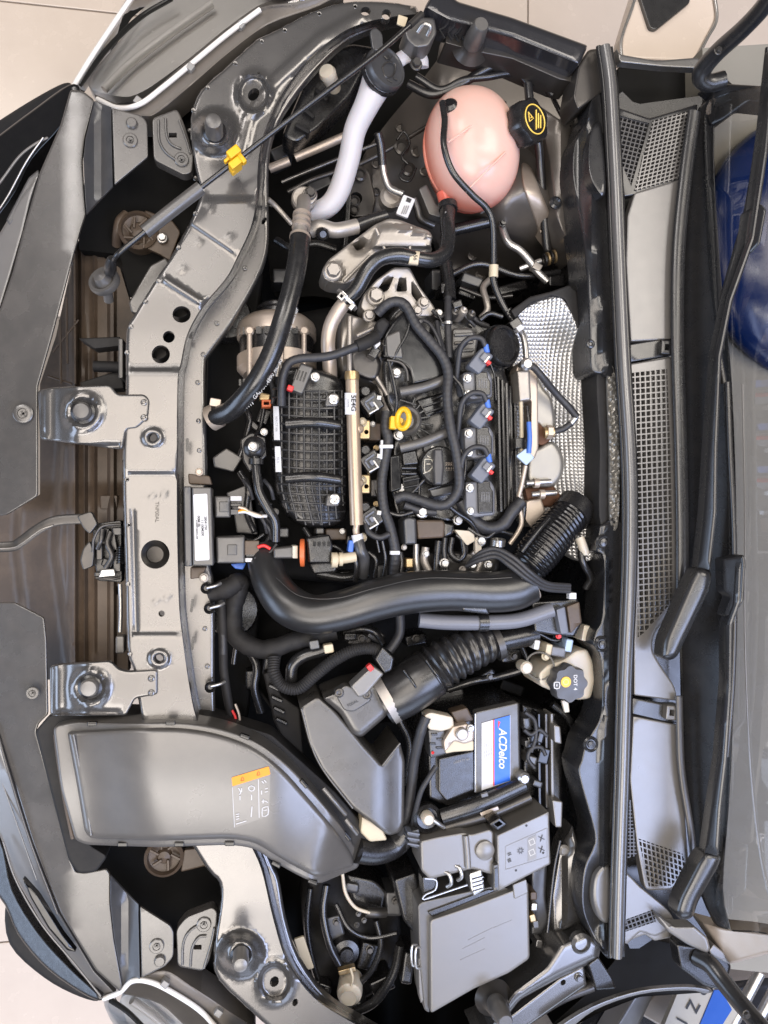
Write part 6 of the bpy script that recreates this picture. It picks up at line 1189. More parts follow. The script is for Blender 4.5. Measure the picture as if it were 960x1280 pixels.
lathe('cup', 533, 1021, -0.015, [(17, -.01), (18, 0), (18, .008), (15, .012), (13, .006), (0, .004)], 'black', t, 24); lathe('nut', 533, 1020, -0.008, [(8, 0), (8, .012), (6, .016), (0, .016)], 'reservoir', t, 16); tube('rod', [(536, 1021, 0.0), (546, 1028, 0.0), (555, 1034, -0.004)], 3, 'steel', t, 4, 8)
lathe('nut', 654, 972, 0.0, [(8, -.01), (8, .004), (5, .008), (0, .008)], 'steel', t, 8); sheet('stamp', rect(606, 994, 9, 5, -16, 1), 0.0125, 'grey_dark', t, thick=.004, rnd=.8, step=12); sheet('rust_label', rect(612, 1014, 24, 5, -20, 1), -0.0075, 'alu_warm', t, thick=.004, rnd=.8, step=12)
t = thing('cable_tray', 'black cable tray with grey guide rail right of the battery', 'cable tray', 680, 945, -0.05)
sheet('tray', fil([(652, 880), (690, 892), (702, 910), (702, 1010), (660, 1000), (654, 960)], 4), -0.05, 'black', t, thick=0.08, rnd=3, step=12)
for x, m_ in ((672, 'black_gloss'), (681, 'steel_dark'), (688, 'grey_plastic')): sheet('rail', fil([(x, 892), (x + 3.5, 892), (x + 5, 1010), (x + 1, 1010)], 1), -0.02, m_, t, thick=0.03, rnd=1, step=20)
for x, y, w_, h_ in ((659, 905, 10, 16), (666, 925, 12, 12), (676, 922, 8, 14), (664, 950, 14, 10), (680, 945, 14, 20), (672, 980, 12, 8), (660, 930, 8, 10)): sheet('connector', rect(x, y, w_, h_, random.uniform(-20, 20), 2), -0.014, random.choice(['black', 'facet', 'grey_dark', 'black_gloss']), t, thick=0.04, rnd=2, step=12)
for pts in ([(656, 890), (668, 900), (670, 920), (664, 940)], [(668, 960), (660, 948), (664, 936), (676, 934), (682, 944)], [(655, 912), (664, 918), (674, 912), (684, 920)]): tube('wire', [(x, y, -0.004) for x, y in pts], 2.6, 'tape', t, 6, 8)
sheet('bright_clip', fil([(692, 906), (700, 908), (702, 930), (693, 928)], 2), -0.005, 'grey_plastic', t, thick=.02, rnd=1.5, step=12); sheet('bright_clip', fil([(690, 1000), (703, 1002), (702, 1034), (694, 1034)], 2), 0.0, 'grey_plastic', t, thick=.03, rnd=1.5, step=12)
# ================================================================== fuse boxes
t = thing('fuse_box', 'grey fuse box with printed panel just below the battery', 'fuse box', 610, 1070, -0.05)
sheet('left_block', fil([(525, 1051), (545, 1046), (580, 1040), (588, 1043), (612, 1036), (617, 1040), (617, 1094), (590, 1086), (566, 1092), (537, 1099), (526, 1088)], 4), 0.010, 'grey_plastic', t, thick=0.06, rnd=3, step=10); tube('ridge', [(582, 1044, 0.012), (584, 1065, 0.012), (585, 1084, 0.012)], 4, 'grey_plastic', t, 4, 10)
lathe('round_tower', 604, 1060, 0.004, [(11, -.02), (12, 0), (12, .010), (9, .012), (0, .012)], 'grey_plastic', t, 20)
rp = sheet('printed_panel', fil([(621, 1044), (686, 1014), (688, 1080), (622, 1114)], 2), 0.018, 'grey_plastic', t, thick=0.06, rnd=2, step=12)
fr = [(632, 1058), (684, 1035), (684, 1071), (632, 1087)]
for a, b in zip(fr, fr[1:] + fr[:1]): tube('print_line', [(a[0], a[1], 0.0182), (b[0], b[1], 0.0182)], 0.35, 'ink_grey', rp, 2, 5)
sheet('print_block', [(660, 1048), (670, 1043.5), (670, 1073), (660, 1077)], 0.0185, 'ink_grey', rp, thick=0.0004, step=30)
for ch, x, y in (('=', 637, 1068), ('≡', 637, 1076), ('☼', 651, 1064), ('□', 665, 1053), ('□', 665, 1066), ('X', 677, 1048), ('X', 677, 1062)): text(ch, x, y, 0.0187, 7, -22, 'ink' if ch != '□' else 'print', rp, 'print')
for x, y in ((658, 1032), (645, 1088), (679, 1066)): lathe('hole', x, y, 0.0182, [(1.6, 0), (0, .0003)], 'ink', rp, 8)
sheet('latch', fil([(611, 1030), (624, 1022), (634, 1030), (622, 1038)], 2), 0.022, 'black', t, thick=0.03, rnd=1.5, step=12, holes=[fil([(617, 1030), (624, 1026), (629, 1030), (622, 1034)], 1)])
sheet('latch', fil([(617, 1082), (623, 1080), (624, 1112), (617, 1114)], 1), 0.020, 'grey_dark', t, thick=0.03, rnd=1, step=12); sheet('latch_slot', fil([(618.5, 1086), (622, 1085), (622.5, 1108), (618.5, 1110)], .5), 0.0215, 'black', t, thick=0.002, step=12)
sheet('metal_strap', fil([(586, 1092), (602, 1086), (606, 1112), (592, 1121), (588, 1112)], 3), 0.012, 'alu_bright', t, thick=0.03, rnd=2.5, step=7)
for k in range(4): tube('strap_rib', [(590 + k * .5, 1100 + k * 5, 0.0135), (604, 1096 + k * 5, 0.0135)], 1, 'steel', t, 2, 6)
for x, y, a in ((562, 1096, 20), (575, 1088, -10)): tube('spring_clip', [(x - 6, y - 6, 0.008), (x, y - 2, 0.012), (x + 2, y + 8, 0.012), (x - 3, y + 12, 0.006)], 2.6, 'alu_bright', t, 6, 8)
sheet('side_fins', fil([(508, 1040), (524, 1036), (526, 1062), (512, 1058)], 2), 0.0, 'facet', t, thick=0.04, rnd=1.5, step=12)
for k in range(3): sheet('fin', rect(517, 1042 + k * 7, 16, 2.5, 10, 1), 0.005, 'connector', t, thick=0.02, rnd=.8, step=12)
t = thing('fuse_cover', 'large flat grey fuse box lid in the lower part of the bay', 'fuse box', 600, 1180, -0.02)
ld = sheet('lid', fil([(537, 1150), (590, 1132), (640, 1113), (660, 1102), (662, 1198), (636, 1216), (592, 1236), (538, 1267)], [5, 2, 2, 4, 5, 3, 3, 5]), 0.012, 'grey_plastic', t, thick=0.03, rnd=2.5, step=14)
sheet('rim', fil([(522, 1131), (528, 1127), (622, 1106), (640, 1112), (538, 1150), (537, 1266), (530, 1262), (524, 1200)], 3), 0.002, 'grey_dark', t, thick=0.06, rnd=2, step=12); sheet('slot', fil([(534, 1140), (610, 1112), (624, 1112), (540, 1146)], 2), 0.005, 'black', t, thick=0.01, rnd=1, step=14)
sheet('corner_tab', fil([(641, 1106), (658, 1099), (660, 1116), (643, 1124)], 2), 0.0145, 'grey_plastic', t, thick=0.004, rnd=1, step=14)
for a, b, c_ in (((585, 1175), (615, 1160), 0), ((578, 1186), (606, 1172), 0), ((616, 1160), (640, 1150), 0), ((575, 1200), (606, 1186), 0)): tube('relief', [(a[0], a[1], 0.0118), (b[0], b[1], 0.0118)], 0.6, 'grey_plastic', ld, 2, 6)
for x, y in ((517, 1193), (522, 1196)): tube('wire_clip', [(x + 4, y - 12, 0.0), (x - 2, y - 10, 0.006), (x - 2, y + 12, 0.006), (x + 5, y + 14, 0.0)], 1.6, 'alu_bright', t, 6, 8)
sheet('side_hook', fil([(523, 1198), (528, 1196), (530, 1250), (526, 1254), (524, 1240)], 1.5), 0.0, 'grey_plastic', t, thick=0.02, rnd=1, step=14); sheet('brown_tab', rect(528, 1182, 6, 16, -10, 1.5), 0.0, 'brass', t, thick=.02, rnd=1, step=12)
sheet('frame_slot', fil([(528, 1097), (546, 1092), (547, 1112), (530, 1122)], 1), 0.004, 'black', t, thick=0.03, rnd=1, step=12); tube('frame_wire', [(531, 1098, 0.006), (545, 1100, 0.006), (544, 1112, 0.006), (532, 1118, 0.006), (530, 1124, 0.006), (560, 1114, 0.006), (584, 1106, 0.006)], 1.3, 'steel', t, 3, 6)
# wedge panels right of the fuse boxes
t = thing('apron', 'pale grey apron panel with bluish crease right of the fuse box lid', 'body panel', 710, 1110, -0.05)
sheet('panel', fil([(692, 1165), (690, 1120), (700, 1060), (715, 1030), (724, 1060), (732, 1110), (734, 1150), (705, 1162)], 4), 0, 'paint', t, thick=0.03, rnd=3, step=8, zf=lambda x, y: -0.03 + 0.018 * (1 - sstep(0, 14, np.abs(x - (716 - (y - 1060) * .05)))) )
lathe('clip', 704, 1062, -0.022, [(7, 0), (7, .003), (4, .006), (0, .006)], 'grey_plastic', t, 16); tube('dark_edge', [(700, 1050, -0.02), (692, 1090, -0.02), (684, 1165, -0.02)], 2.4, 'black', t, 6, 8)
t = thing('drain_channel', 'bluish grey plastic channel with small fittings beside the fuse box lid', 'channel', 672, 1140, -0.08)
sheet('channel', fil([(664, 1085), (684, 1078), (682, 1120), (686, 1150), (676, 1168), (664, 1170)], 4), -0.05, 'facet', t, thick=0.04, rnd=3, step=10)
for x, y, m_ in ((667, 1120, 'dusty'), (668, 1134, 'steel'), (666, 1148, 'brass'), (670, 1156, 'grey_dark'), (674, 1180, 'paint')): sheet('fitting', rect(x, y, 8, 10, random.uniform(-20, 20), 2), -0.03, m_, t, thick=.03, rnd=1.5, step=12)
t = thing('drain_box', 'pale rounded plastic drain box at the lower weatherstrip end', 'drain box', 755, 1115, -0.02)
sheet('cover', crv([(745, 1090), (760, 1080), (764, 1110), (762, 1150), (750, 1150), (741, 1130), (740, 1108)], 5), 0.036, 'cowl_grey', t, thick=0.05, rnd=6, step=7)
# ================================================================== intake duct
t = thing('intake_duct', 'large smooth grey air intake duct with clips and warning sticker', 'air duct', 250, 985, -0.02)
DU = fil([(66, 908), (92, 902), (160, 904), (222, 902), (268, 908), (318, 924), (360, 955), (403, 1003), (432, 1040), (448, 1066), (450, 1084), (420, 1096), (398, 1106), (370, 1093), (342, 1077), (318, 1060), (288, 1056), (200, 1059), (108, 1056), (94, 1050), (76, 985)], [8, 10, 20, 20, 30, 30, 30, 30, 20, 14, 8, 14, 12, 20, 20, 20, 20, 10, 10, 6, 10])
def zdu(x, y):
    e = x - (88 + (y - 905) * 0.16)
    return 0.034 - 0.030 * (1 - sstep(-10, 105, e)) - 0.055 * sstep(400, 460, x + (y - 1050) * 0.3) - 0.004 * sstep(330, 400, x) + 0.008 * np.clip(1 - ((y - 985) / 80.0) ** 2, -0.5, 1) * sstep(420, 340, x)
sheet('rim', DU, 0, 'duct', t, thick=0.05, rnd=3, step=9, zf=lambda x, y: zdu(x, y) - 0.010)
IN_ = fil([(84, 915), (160, 911), (222, 910), (266, 916), (312, 931), (352, 960), (394, 1008), (424, 1044), (440, 1068), (443, 1082), (418, 1090), (398, 1098), (374, 1086), (346, 1070), (320, 1053), (288, 1048), (200, 1051), (114, 1048), (106, 1040), (96, 980)], [5, 20, 20, 30, 30, 30, 30, 20, 12, 8, 12, 10, 20, 20, 20, 20, 10, 6, 6, 10])
sheet('cover', IN_, 0, 'duct', t, thick=0.016, rnd=6, step=9, zf=zdu)
tube('front_groove', [(92, 918, 0.012), (98, 950, 0.011), (104, 985, 0.010), (112, 1030, 0.010), (114, 1044, 0.010)], 1.4, 'duct', t, 8, 8)
for (x, y, a) in ((115, 905, 0), (213, 904, 0), (306, 921, 20), (153, 1056, 0), (224, 1056, 0), (287, 1055, 0), (345, 1081, 28), (391, 1103, 20), (380, 980, 48), (434, 1046, 50)): sheet('clip_slot', rect(x, y, 12, 5, a, 1), float(zdu(np.array([x]), np.array([y]))[0]) - 0.006, 'black_gloss', t, thick=0.006, rnd=.8, step=14)
for a, b in (((404, 985), (432, 1018)), ((432, 1024), (446, 1042))): tube('side_clip', [(a[0], a[1], 0.012), ((a[0] + b[0]) / 2, (a[1] + b[1]) / 2, 0.014), (b[0], b[1], 0.008)], 3, 'duct', t, 4, 8)
sheet('seal', fil([(44, 914), (62, 893), (110, 890), (260, 893), (340, 918), (420, 990), (470, 1050), (464, 1075), (440, 1080), (380, 1010), (300, 930), (100, 912), (80, 925), (112, 1056), (135, 1070), (120, 1090), (98, 1092), (86, 1076)], 6), -0.028, 'black_rough', t, thick=0.05, rnd=3, step=14)
for dx, dz in ((-9, -0.006), (-15, -0.012)): tube('mouth_rib', [(84 + dx, 918, zz) if k == 0 else p for k, (p, zz) in enumerate(((0, -0.004 + dz), ((88 + dx, 950, -0.004 + dz), 0), ((96 + dx, 1000, -0.004 + dz), 0), ((106 + dx, 1048, -0.006 + dz), 0)))], 2.6, 'dusty', t, 6, 8)
# sticker
zs = 0.0415
st = sheet('sticker', fil([(289.5, 972), (336, 958), (338, 968), (336, 1020), (293, 1035)], 2), 0, 'cowl_grey', t, thick=0.0004, step=8, zf=lambda x, y: zdu(x, y) + 0.0006)
sheet('orange_band', fil([(289.5, 972), (336, 958), (338, 968), (290.6, 983)], 1.5), 0, 'orange', st, thick=0.0004, step=8, zf=lambda x, y: zdu(x, y) + 0.0011)
lathe('red_symbol', 330, 977, zs + 0.0002, [(4.6, 0), (0, .0004)], 'red', st, 16)
def pr(pl, r=0.7, m_='paper', nm='icon_line'): tube(nm, [(x, y, float(zdu(np.array([x]), np.array([y]))[0]) + 0.0012) for x, y in pl], r, m_, st, 2, 5)
pr([(323, 974), (324, 1022)], .5); pr([(290.5, 984), (293, 1034)], .4)
for pl in ([(298, 985), (301, 990), (299, 993)], [(302, 985), (302, 990)], [(314, 982), (318, 984), (317, 988), (312, 988), (311, 984), (314, 982)], [(314.5, 993), (314.5, 1000)], [(300, 995), (300, 1000)], [(315, 1008), (314, 1021)], [(327, 988), (327, 993)], [(331, 986), (335, 985)], [(331, 990), (335, 989)], [(327, 1002), (331, 1001), (335, 1003)], [(329, 999), (329, 1004)], [(328, 1010), (335, 1008), (335, 1018), (328, 1020), (328, 1010)], [(329.5, 1013), (334, 1012)], [(295, 1018), (299, 1017)], [(295, 1021), (299, 1020)], [(295, 1024), (299, 1023)], [(295, 1030), (308, 1026)], [(327, 976), (330, 979)], [(330, 975), (333, 978)]): pr(pl)
for x, y in ((303, 974), (323, 967)): pr([(x - 2, y + 2), (x, y - 3), (x + 2, y + 1.5), (x - 2, y + 2)], .4, 'red')
# ================================================================== control module on the beam
t = thing('control_module', 'grey engine control module with white barcode label bolted behind the beam', 'control module', 248, 658, -0.06)
sheet('case', fil([(240, 609), (264, 609), (267, 707), (241, 707)], 2), 0.000, 'grey_dark', t, thick=0.07, rnd=2, step=14); sheet('side_bar', fil([(229, 608), (239, 608), (240.5, 708), (231, 708)], 1.5), -0.004, 'facet', t, thick=0.05, rnd=2, step=14)
st = sheet('label', fil([(241.5, 618), (259, 617), (262, 700), (244, 701)], 2), 0.0012, 'paper', t, thick=0.0008, step=30)
for body, x, y, h in (('28041750', 257, 654, 3), ('11100M200', 253, 660, 3), ('00M18L', 248.5, 652, 3.2), ('A1000P10800DL500', 246, 662, 2.0)): text(body, x, y, 0.0013, h, 88, 'ink', st, 'print', bold=0.02)
for nm, poly, z in (('plug', [(268, 620), (288, 620), (288, 647), (269, 647)], -0.02), ('plug', [(270, 671), (306, 670), (306, 704), (271, 704)], -0.018)):
    pg = sheet(nm, fil(poly, 2), z, 'grey_dark', t, thick=0.04, rnd=3, step=9)
    cx = sum(p[0] for p in poly) / 4; cy = sum(p[1] for p in poly) / 4; sheet('lock_frame', rect(cx + 2, cy, 12, 13, 0, 1), z + 0.002, 'facet', pg, thick=.004, rnd=.8, step=12)
for x, y, w_, h_, m_ in ((295, 623, 14, 6, 'paper'), (295, 631, 14, 4, 'black'), (294, 640, 12, 7, 'facet'), (315, 685, 18, 18, 'dusty'), (313, 700, 13, 5, 'paper'), (314, 694, 14, 4, 'black')): sheet('pin_row', rect(x, y, w_, h_, 0, 1), -0.022, m_, t, thick=.02, rnd=1, step=12)
for pts, m_ in (([(298, 634), (306, 636), (312, 640), (330, 646)], 'alu_warm'), ([(298, 640), (308, 640), (320, 645), (334, 645)], 'paper'), ([(322, 684), (330, 682), (338, 686)], 'red'), ([(318, 698), (328, 694), (338, 690), (346, 680)], 'tape'), ([(298, 640), (305, 638), (311, 640)], 'orange')): tube('wire', [(x, y, -0.02) for x, y in pts], 2.2, m_, t, 6, 8)
sheet('stay', fil([(235, 592), (262, 595), (265, 606), (236, 605)], 2), -0.03, 'dusty', t, thick=.02, rnd=1.5, step=12); sheet('stay', fil([(238, 709), (258, 709), (252, 722), (238, 724)], 2), -0.03, 'dusty', t, thick=.02, rnd=1.5, step=12); bolt(249, 590, -0.025, 5, t, 'alu_warm'); bolt(255, 722, -0.028, 6, t, 'alu')
tag(sheet('blue_tape_flag', fil([(288, 705), (308, 703), (304, 712), (294, 711)], 2), -0.05, 'blue_tape', None, thick=.01, rnd=1.5, step=12), 'small bright blue tape flag under the lower control module plug', 'tape')
# ================================================================== wiring and sensors round the engine
t = thing('wiring_harness', 'grey cloth-wrapped main wiring harness over the valve cover', 'harness', 560, 500, 0.0)
tube('main_run', [(472, 392, -0.004), (482, 382, 0.004), (494, 377, 0.008), (507, 382, 0.01), (520, 406, 0.012), (537, 426, 0.014), (553, 446, 0.016), (560, 466, 0.018), (559, 490, 0.02), (560, 512, 0.02), (564, 538, 0.022), (570, 564, 0.022), (574, 592, 0.022), (573, 612, 0.02), (562, 628, 0.018), (547, 632, 0.016), (524, 625, 0.014), (506, 620, 0.012), (494, 624, 0.008)], 6.4, 'tape', t, 12, 16, rib=(7, 0.28))
tube('branch', [(560, 372, -0.01), (560, 395, 0.0), (560, 418, 0.006), (562, 448, 0.012)], 4.6, 'tape', t, 8, 12, lump=0.04)
tube('branch', [(546, 402, -0.008), (549, 420, 0.0), (555, 440, 0.01)], 3.2, 'tape', t, 8, 10, lump=0.04); tube('branch', [(564, 378, -0.02), (580, 388, -0.02), (598, 402, -0.02), (610, 408, -0.024)], 3.4, 'tape', t, 8, 10); tube('branch', [(572, 458, 0.012), (572, 440, 0.014), (582, 428, 0.02)], 4, 'tape', t, 6, 10)
tube('branch', [(505, 631, 0.004), (525, 638, 0.004), (545, 640, 0.006)], 5.5, 'tape', t, 8, 12, lump=0.05)
for x, y, a in ((522, 405, (0.6, -0.8, 0)), (560, 404, (0, 1, 0)), (560, 506, (0, 1, 0)), (573, 618, (0.3, 1, 0))): ring('zip_tie', x, y, 0.012 if y > 410 else 0.006, 6.6 if x != 560 or y > 410 else 4.6, 0.7, 0.004, 'alu_bright' if y < 520 else 'black', t, a)
t = thing('injector_harness', 'grey wrapped injector wiring running down beside the fuel rail', 'harness', 484, 600, 0.0)
tube('run', [(483, 515, 0.0), (482, 535, 0.004), (485, 550, 0.006), (480, 580, 0.006), (477, 605, 0.006), (480, 636, 0.008), (488, 660, 0.008), (494, 690, 0.004), (492, 718, -0.006)], 6.6, 'tape', t, 9, 14, rib=(6, 0.25)); tube('loop', [(458, 655, 0.006), (462, 666, 0.012), (474, 672, 0.014), (486, 668, 0.012)], 4, 'tape', t, 8, 10)
sheet('white_tie', rect(483, 558, 17, 4.5, 0, 1), 0.017, 'paper', t, thick=.006, rnd=1, step=12); sheet('white_tie', rect(477, 562, 3, 24, 3, 1), 0.015, 'paper', t, thick=.006, rnd=1, step=12); sheet('white_tie', rect(494, 691, 12, 5, 0, 1), 0.014, 'paper', t, thick=.006, rnd=1, step=12)
t = thing('sensor_lead', 'grey sleeved lead arching from the manifold sensor to the timing case', 'cable', 400, 446, 0.0)
tube('lead', [(352, 506, -0.004), (352, 485, 0.006), (355, 466, 0.014), (362, 453, 0.02), (376, 448, 0.022), (394, 447, 0.022), (416, 444, 0.022), (446, 433, 0.02), (466, 424, 0.016), (474, 418, 0.01)], 5.5, 'tape', t, 8, 12, lump=0.04); tube('boot', [(446, 433, 0.021), (458, 428, 0.02), (470, 421, 0.014)], 8, 'black_rough', t, 6, 12)
sheet('white_clip', fil([(464, 420), (472, 418), (476, 430), (470, 436)], 2), 0.012, 'paper', t, thick=.01, rnd=1, step=12); sheet('black_sock', fil([(470, 402), (480, 396), (488, 404), (478, 422), (470, 416)], 4), 0.006, 'black_rough', t, thick=.03, rnd=4, step=8); sheet('black_block', rect(468, 440, 12, 14, 30, 2), 0.004, 'black', t, thick=.02, rnd=2, step=12)
tube('sleeve_light', [(346, 470, 0.0), (350, 452, 0.008), (352, 470, 0.0), (350, 500, -0.004)], 3.2, 'alu', t, 6, 10)
t = thing('yellow_plug', 'small yellow and red plugs under the long black hose', 'plug', 332, 498, -0.05)
sheet('yellow_body', rect(331, 496, 13, 9, 10, 2), -0.03, 'brass', t, thick=.02, rnd=1.5, step=12); sheet('red_frame', rect(333, 504, 12, 9, 0, 1.5), -0.028, 'orange_red', t, thick=.02, rnd=1, step=12, holes=[rect(333, 504, 7, 4.5)])
t = thing('purge_valve', 'black purge valve with orange disc between control module and fuel rail', 'valve', 390, 690, -0.03)
lathe('orange_disc', 378, 691, -0.01, [(9, -.004), (17, -.003), (17.5, 0), (17, .003), (9, .004)], 'orange_red', t, 28, (1, 0, 0.1)); sheet('left_body', fil([(342, 685), (372, 682), (372, 698), (342, 698)], 3), -0.006, 'grey_dark', t, thick=.025, rnd=3, step=10); sheet('white_collar', rect(369, 690, 7, 16, 0, 1.5), -0.001, 'reservoir', t, thick=.03, rnd=1.5, step=10)
sheet('right_body', fil([(383, 672), (412, 668), (416, 682), (414, 704), (386, 704)], 3), 0.0, 'black', t, thick=.04, rnd=3, step=10)
for k in range(4): sheet('window', rect(393 + k * 6, 680, 4, 6, 0, .8), 0.0015, 'black_gloss', t, thick=.002, step=12)
sheet('rear_body', fil([(386, 704), (425, 700), (420, 716), (392, 718)], 3), -0.02, 'black', t, thick=.03, rnd=3, step=10)
t = thing('quick_connector', 'cream fuel line quick connector beside the purge valve', 'connector', 430, 700, -0.01)
tube('barrel', [(416, 700, 0.004), (430, 698, 0.006), (444, 696, 0.004)], 6.5, 'cream', t, 4, 14); ring('lip', 418, 700, 0.004, 6, 3.5, 0.008, 'cream', t, (1, 0, 0)); ring('lip', 426, 699, 0.005, 6, 2.5, 0.005, 'cream', t, (1, 0, 0)); tube('line', [(444, 697, 0.004), (446, 710, 0.0), (444, 726, -0.01)], 3.5, 'black', t, 6, 10)
t = thing('fuel_line_elbow', 'grey elbow with white collar and blue clip under the fuel rail', 'fitting', 450, 688, 0.0)
tube('collar', [(446, 668, 0.004), (448, 678, 0.004)], 7, 'paper', t, 4, 14); tube('elbow', [(448, 676, 0.004), (451, 688, 0.008), (455, 698, 0.002), (453, 720, -0.015)], 7, 'facet', t, 8, 14); sheet('blue_clip', rect(439, 683, 7, 15, 8, 2), 0.006, 'blue_tape', t, thick=.015, rnd=1.5, step=12)
t = thing('cam_sensor', 'brown camshaft sensor block with black face below the harness bend', 'sensor', 530, 662, 0.0)
sheet('brown_body', fil([(520, 650), (554, 650), (557, 656), (555, 672), (522, 674)], 3), 0.010, 'dusty', t, thick=.04, rnd=3, step=9); sheet('black_face', fil([(504, 650), (510, 646), (520, 648), (521, 680), (506, 681)], 3), 0.018, 'facet', t, thick=.04, rnd=3, step=9); sheet('plug', fil([(553, 652), (568, 656), (566, 668), (555, 672)], 3), 0.008, 'black', t, thick=.03, rnd=3, step=9)
bolt(527, 640, 0.002, 8, t, 'alu_bright'); sheet('brass_tip', rect(512, 704, 9, 12, 0, 2), 0.0, 'brass', t, thick=.02, rnd=1.5, step=12)
# clutter between sensor and charge pipe, each piece its own small fitting
t = thing('thermostat_housing', 'cluster of grey and black pipe stubs between cam sensor and charge pipe', 'thermostat', 570, 695, -0.04)
for pts, r, m_ in (([(548, 676), (546, 695), (545, 715)], 5, 'black'), ([(556, 672), (555, 690), (558, 712)], 4, 'rubber'), ([(565, 672), (563, 690), (572, 700), (580, 692), (578, 674)], 4, 'black'), ([(570, 668), (582, 680), (580, 696), (566, 696)], 2.6, 'hose'), ([(520, 680), (520, 700), (522, 715)], 4, 'steel'), ([(532, 684), (530, 700), (536, 715)], 5, 'alu'), ([(500, 690), (502, 705), (500, 722)], 4, 'black'), ([(590, 690), (600, 700), (596, 715)], 4, 'alu')): tube('pipe_stub', [(x, y, -0.012) for x, y in pts], r, m_, t, 6, 10)
for x, y, r in ((555, 704, 7), (600, 676, 8), (590, 706, 6), (532, 692, 5), (610, 706, 6), (578, 712, 5), (505, 684, 4)): bolt(x, y, -0.008, r, t, random.choice(['steel', 'alu_bright', 'alu']))
sheet('bright_plate', fil([(568, 662), (592, 664), (594, 676), (584, 682)], 2), -0.004, 'reservoir', t, thick=.01, rnd=1, step=12); sheet('bright_plate', fil([(594, 672), (602, 672), (602, 692), (594, 694)], 2), -0.003, 'reservoir', t, thick=.01, rnd=1, step=12); ring('hose_clamp', 622, 678, -0.01, 8, 1.6, 0.010, 'steel', t, (0, 1, .2)); sheet('casting', crv([(530, 690), (600, 690), (625, 700), (610, 724), (530, 724), (505, 712)], 4), -0.045, 'steel_dark', t, thick=.04, rnd=6, step=9)
t = thing('throttle_valve', 'black valve hose with round solenoid left of the manifold', 'valve', 318, 560, -0.04)
lathe('solenoid', 318, 560, -0.03, [(13, -.03), (14, 0), (14, .012), (11, .016), (7, .018), (6, .024), (0, .025)], 'black', t, 24); bolt(316, 558, -0.005, 6, t, 'steel'); tube('hose', [(319, 572, -0.02), (321, 595, -0.012), (324, 615, -0.008), (334, 634, -0.008), (344, 652, -0.012), (345, 676, -0.02)], 5.5, 'hose', t, 8, 14); ring('clip', 320, 577, -0.018, 7, 2.5, 0.008, 'black', t, (0, 1, 0)); sheet('stay', fil([(300, 550), (314, 540), (332, 546), (334, 570), (312, 590), (304, 576)], 3), -0.04, 'black', t, thick=.03, rnd=2, step=10)
for x, y in ((338, 610), (330, 652), (312, 610), (336, 660)): tube('wire', [(x - 8, y - 10, -0.03), (x, y, -0.022), (x + 4, y + 14, -0.03)], 2.4, 'tape', t, 6, 8)
# beam-side clips and small loom
t = thing('front_loom', 'thin loom with cable clips along the lower part of the beam', 'cable', 280, 800, -0.06)
tube('loom', [(276, 748, -0.06), (278, 780, -0.055), (279, 810, -0.052), (280, 840, -0.055), (286, 880, -0.06), (292, 905, -0.07)], 5.5, 'black_rough', t, 8, 12); tube('sleeve', [(278, 788, -0.053), (279, 802, -0.051), (279, 818, -0.050)], 4.6, 'tape', t, 12, 12, rib=None)
for x, y in ((262, 760), (263, 858), (258, 735)): lathe('cable_clip', x, y, -0.045, [(7, 0), (7, .006), (5, .009), (3, .004), (0, .004)], 'black', t, 16); tube('clip_arm', [(x, y, -0.036), (x + 12, y - 3, -0.04), (x + 18, y - 6, -0.045)], 2.2, 'steel', t, 4, 8)
for pts, m_ in (([(290, 888), (294, 896), (296, 908)], 'red'), ([(294, 880), (299, 894), (300, 910)], 'alu_warm')): tube('wire', [(x, y, -0.055) for x, y in pts], 1.6, m_, t, 4, 6)
# bottom-left well
t = thing('lamp_socket', 'round cream bulb socket in the dark well at the bottom', 'lamp socket', 437, 1240, -0.12)
lathe('socket', 437, 1240, -0.10, [(15, -.03), (16, 0), (15, .006), (11, .010), (10, .014), (7, .012), (0, .012)], 'reservoir', t, 24, (-.2, -.1, .95)); sheet('yellow_tab', rect(434, 1214, 22, 6, -15, 1.5), -0.10, 'brass', t, thick=.01, rnd=1, step=12); tube('clip', [(438, 1210, -0.09), (441, 1222, -0.085), (439, 1232, -0.088)], 1.6, 'cream', t, 4, 6)
tag(sheet('part_label', rect(380, 1192, 13, 42, -18, 2), -0.10, 'cream', None, thick=.003, rnd=1, step=14), 'cream sticker with a small mark on the dark well wall', 'sticker')
t = thing('lamp_housing', 'black headlight back housing with wires in the dark well', 'lamp housing', 440, 1150, -0.18)
sheet('shell', crv([(395, 1090), (440, 1085), (490, 1120), (500, 1180), (470, 1240), (410, 1250), (385, 1200), (380, 1130)], 4), 0, 'black_rough', t, thick=.08, rnd=8, step=10, zf=lambda x, y: -0.16 + .02 * np.sin(x * .06) * np.sin(y * .05)); sheet('box', fil([(432, 1092), (470, 1100), (486, 1116), (480, 1140), (440, 1128)], 6), -0.11, 'black', t, thick=.06, rnd=5, step=10)
tube('wire', [(428, 1092, -0.09), (432, 1116, -0.085), (444, 1134, -0.085), (462, 1141, -0.085)], 2.2, 'reservoir', t, 8, 8); tube('bulb_neck', [(458, 1140, -0.09), (470, 1141, -0.09), (482, 1140, -0.095)], 6, 'steel_dark', t, 4, 14)
for x, y in ((448, 1142), (455, 1150), (446, 1156)): bolt(x, y, -0.12, 4, t, 'grey_dark')
tag(sheet('connector_box', fil([(492, 1100), (520, 1090), (528, 1140), (520, 1170), (504, 1150)], 4), -0.04, 'black', None, thick=.1, rnd=3, step=12), 'black connector tower left of the fuse box lid', 'connector')
tag(sheet('duct_joint', fil([(452, 1020), (478, 1035), (484, 1050), (462, 1052), (450, 1040)], 3), -0.01, 'cream', None, thick=.03, rnd=3, step=10), 'cream rubber duct joint between intake duct and filter box', 'joint')
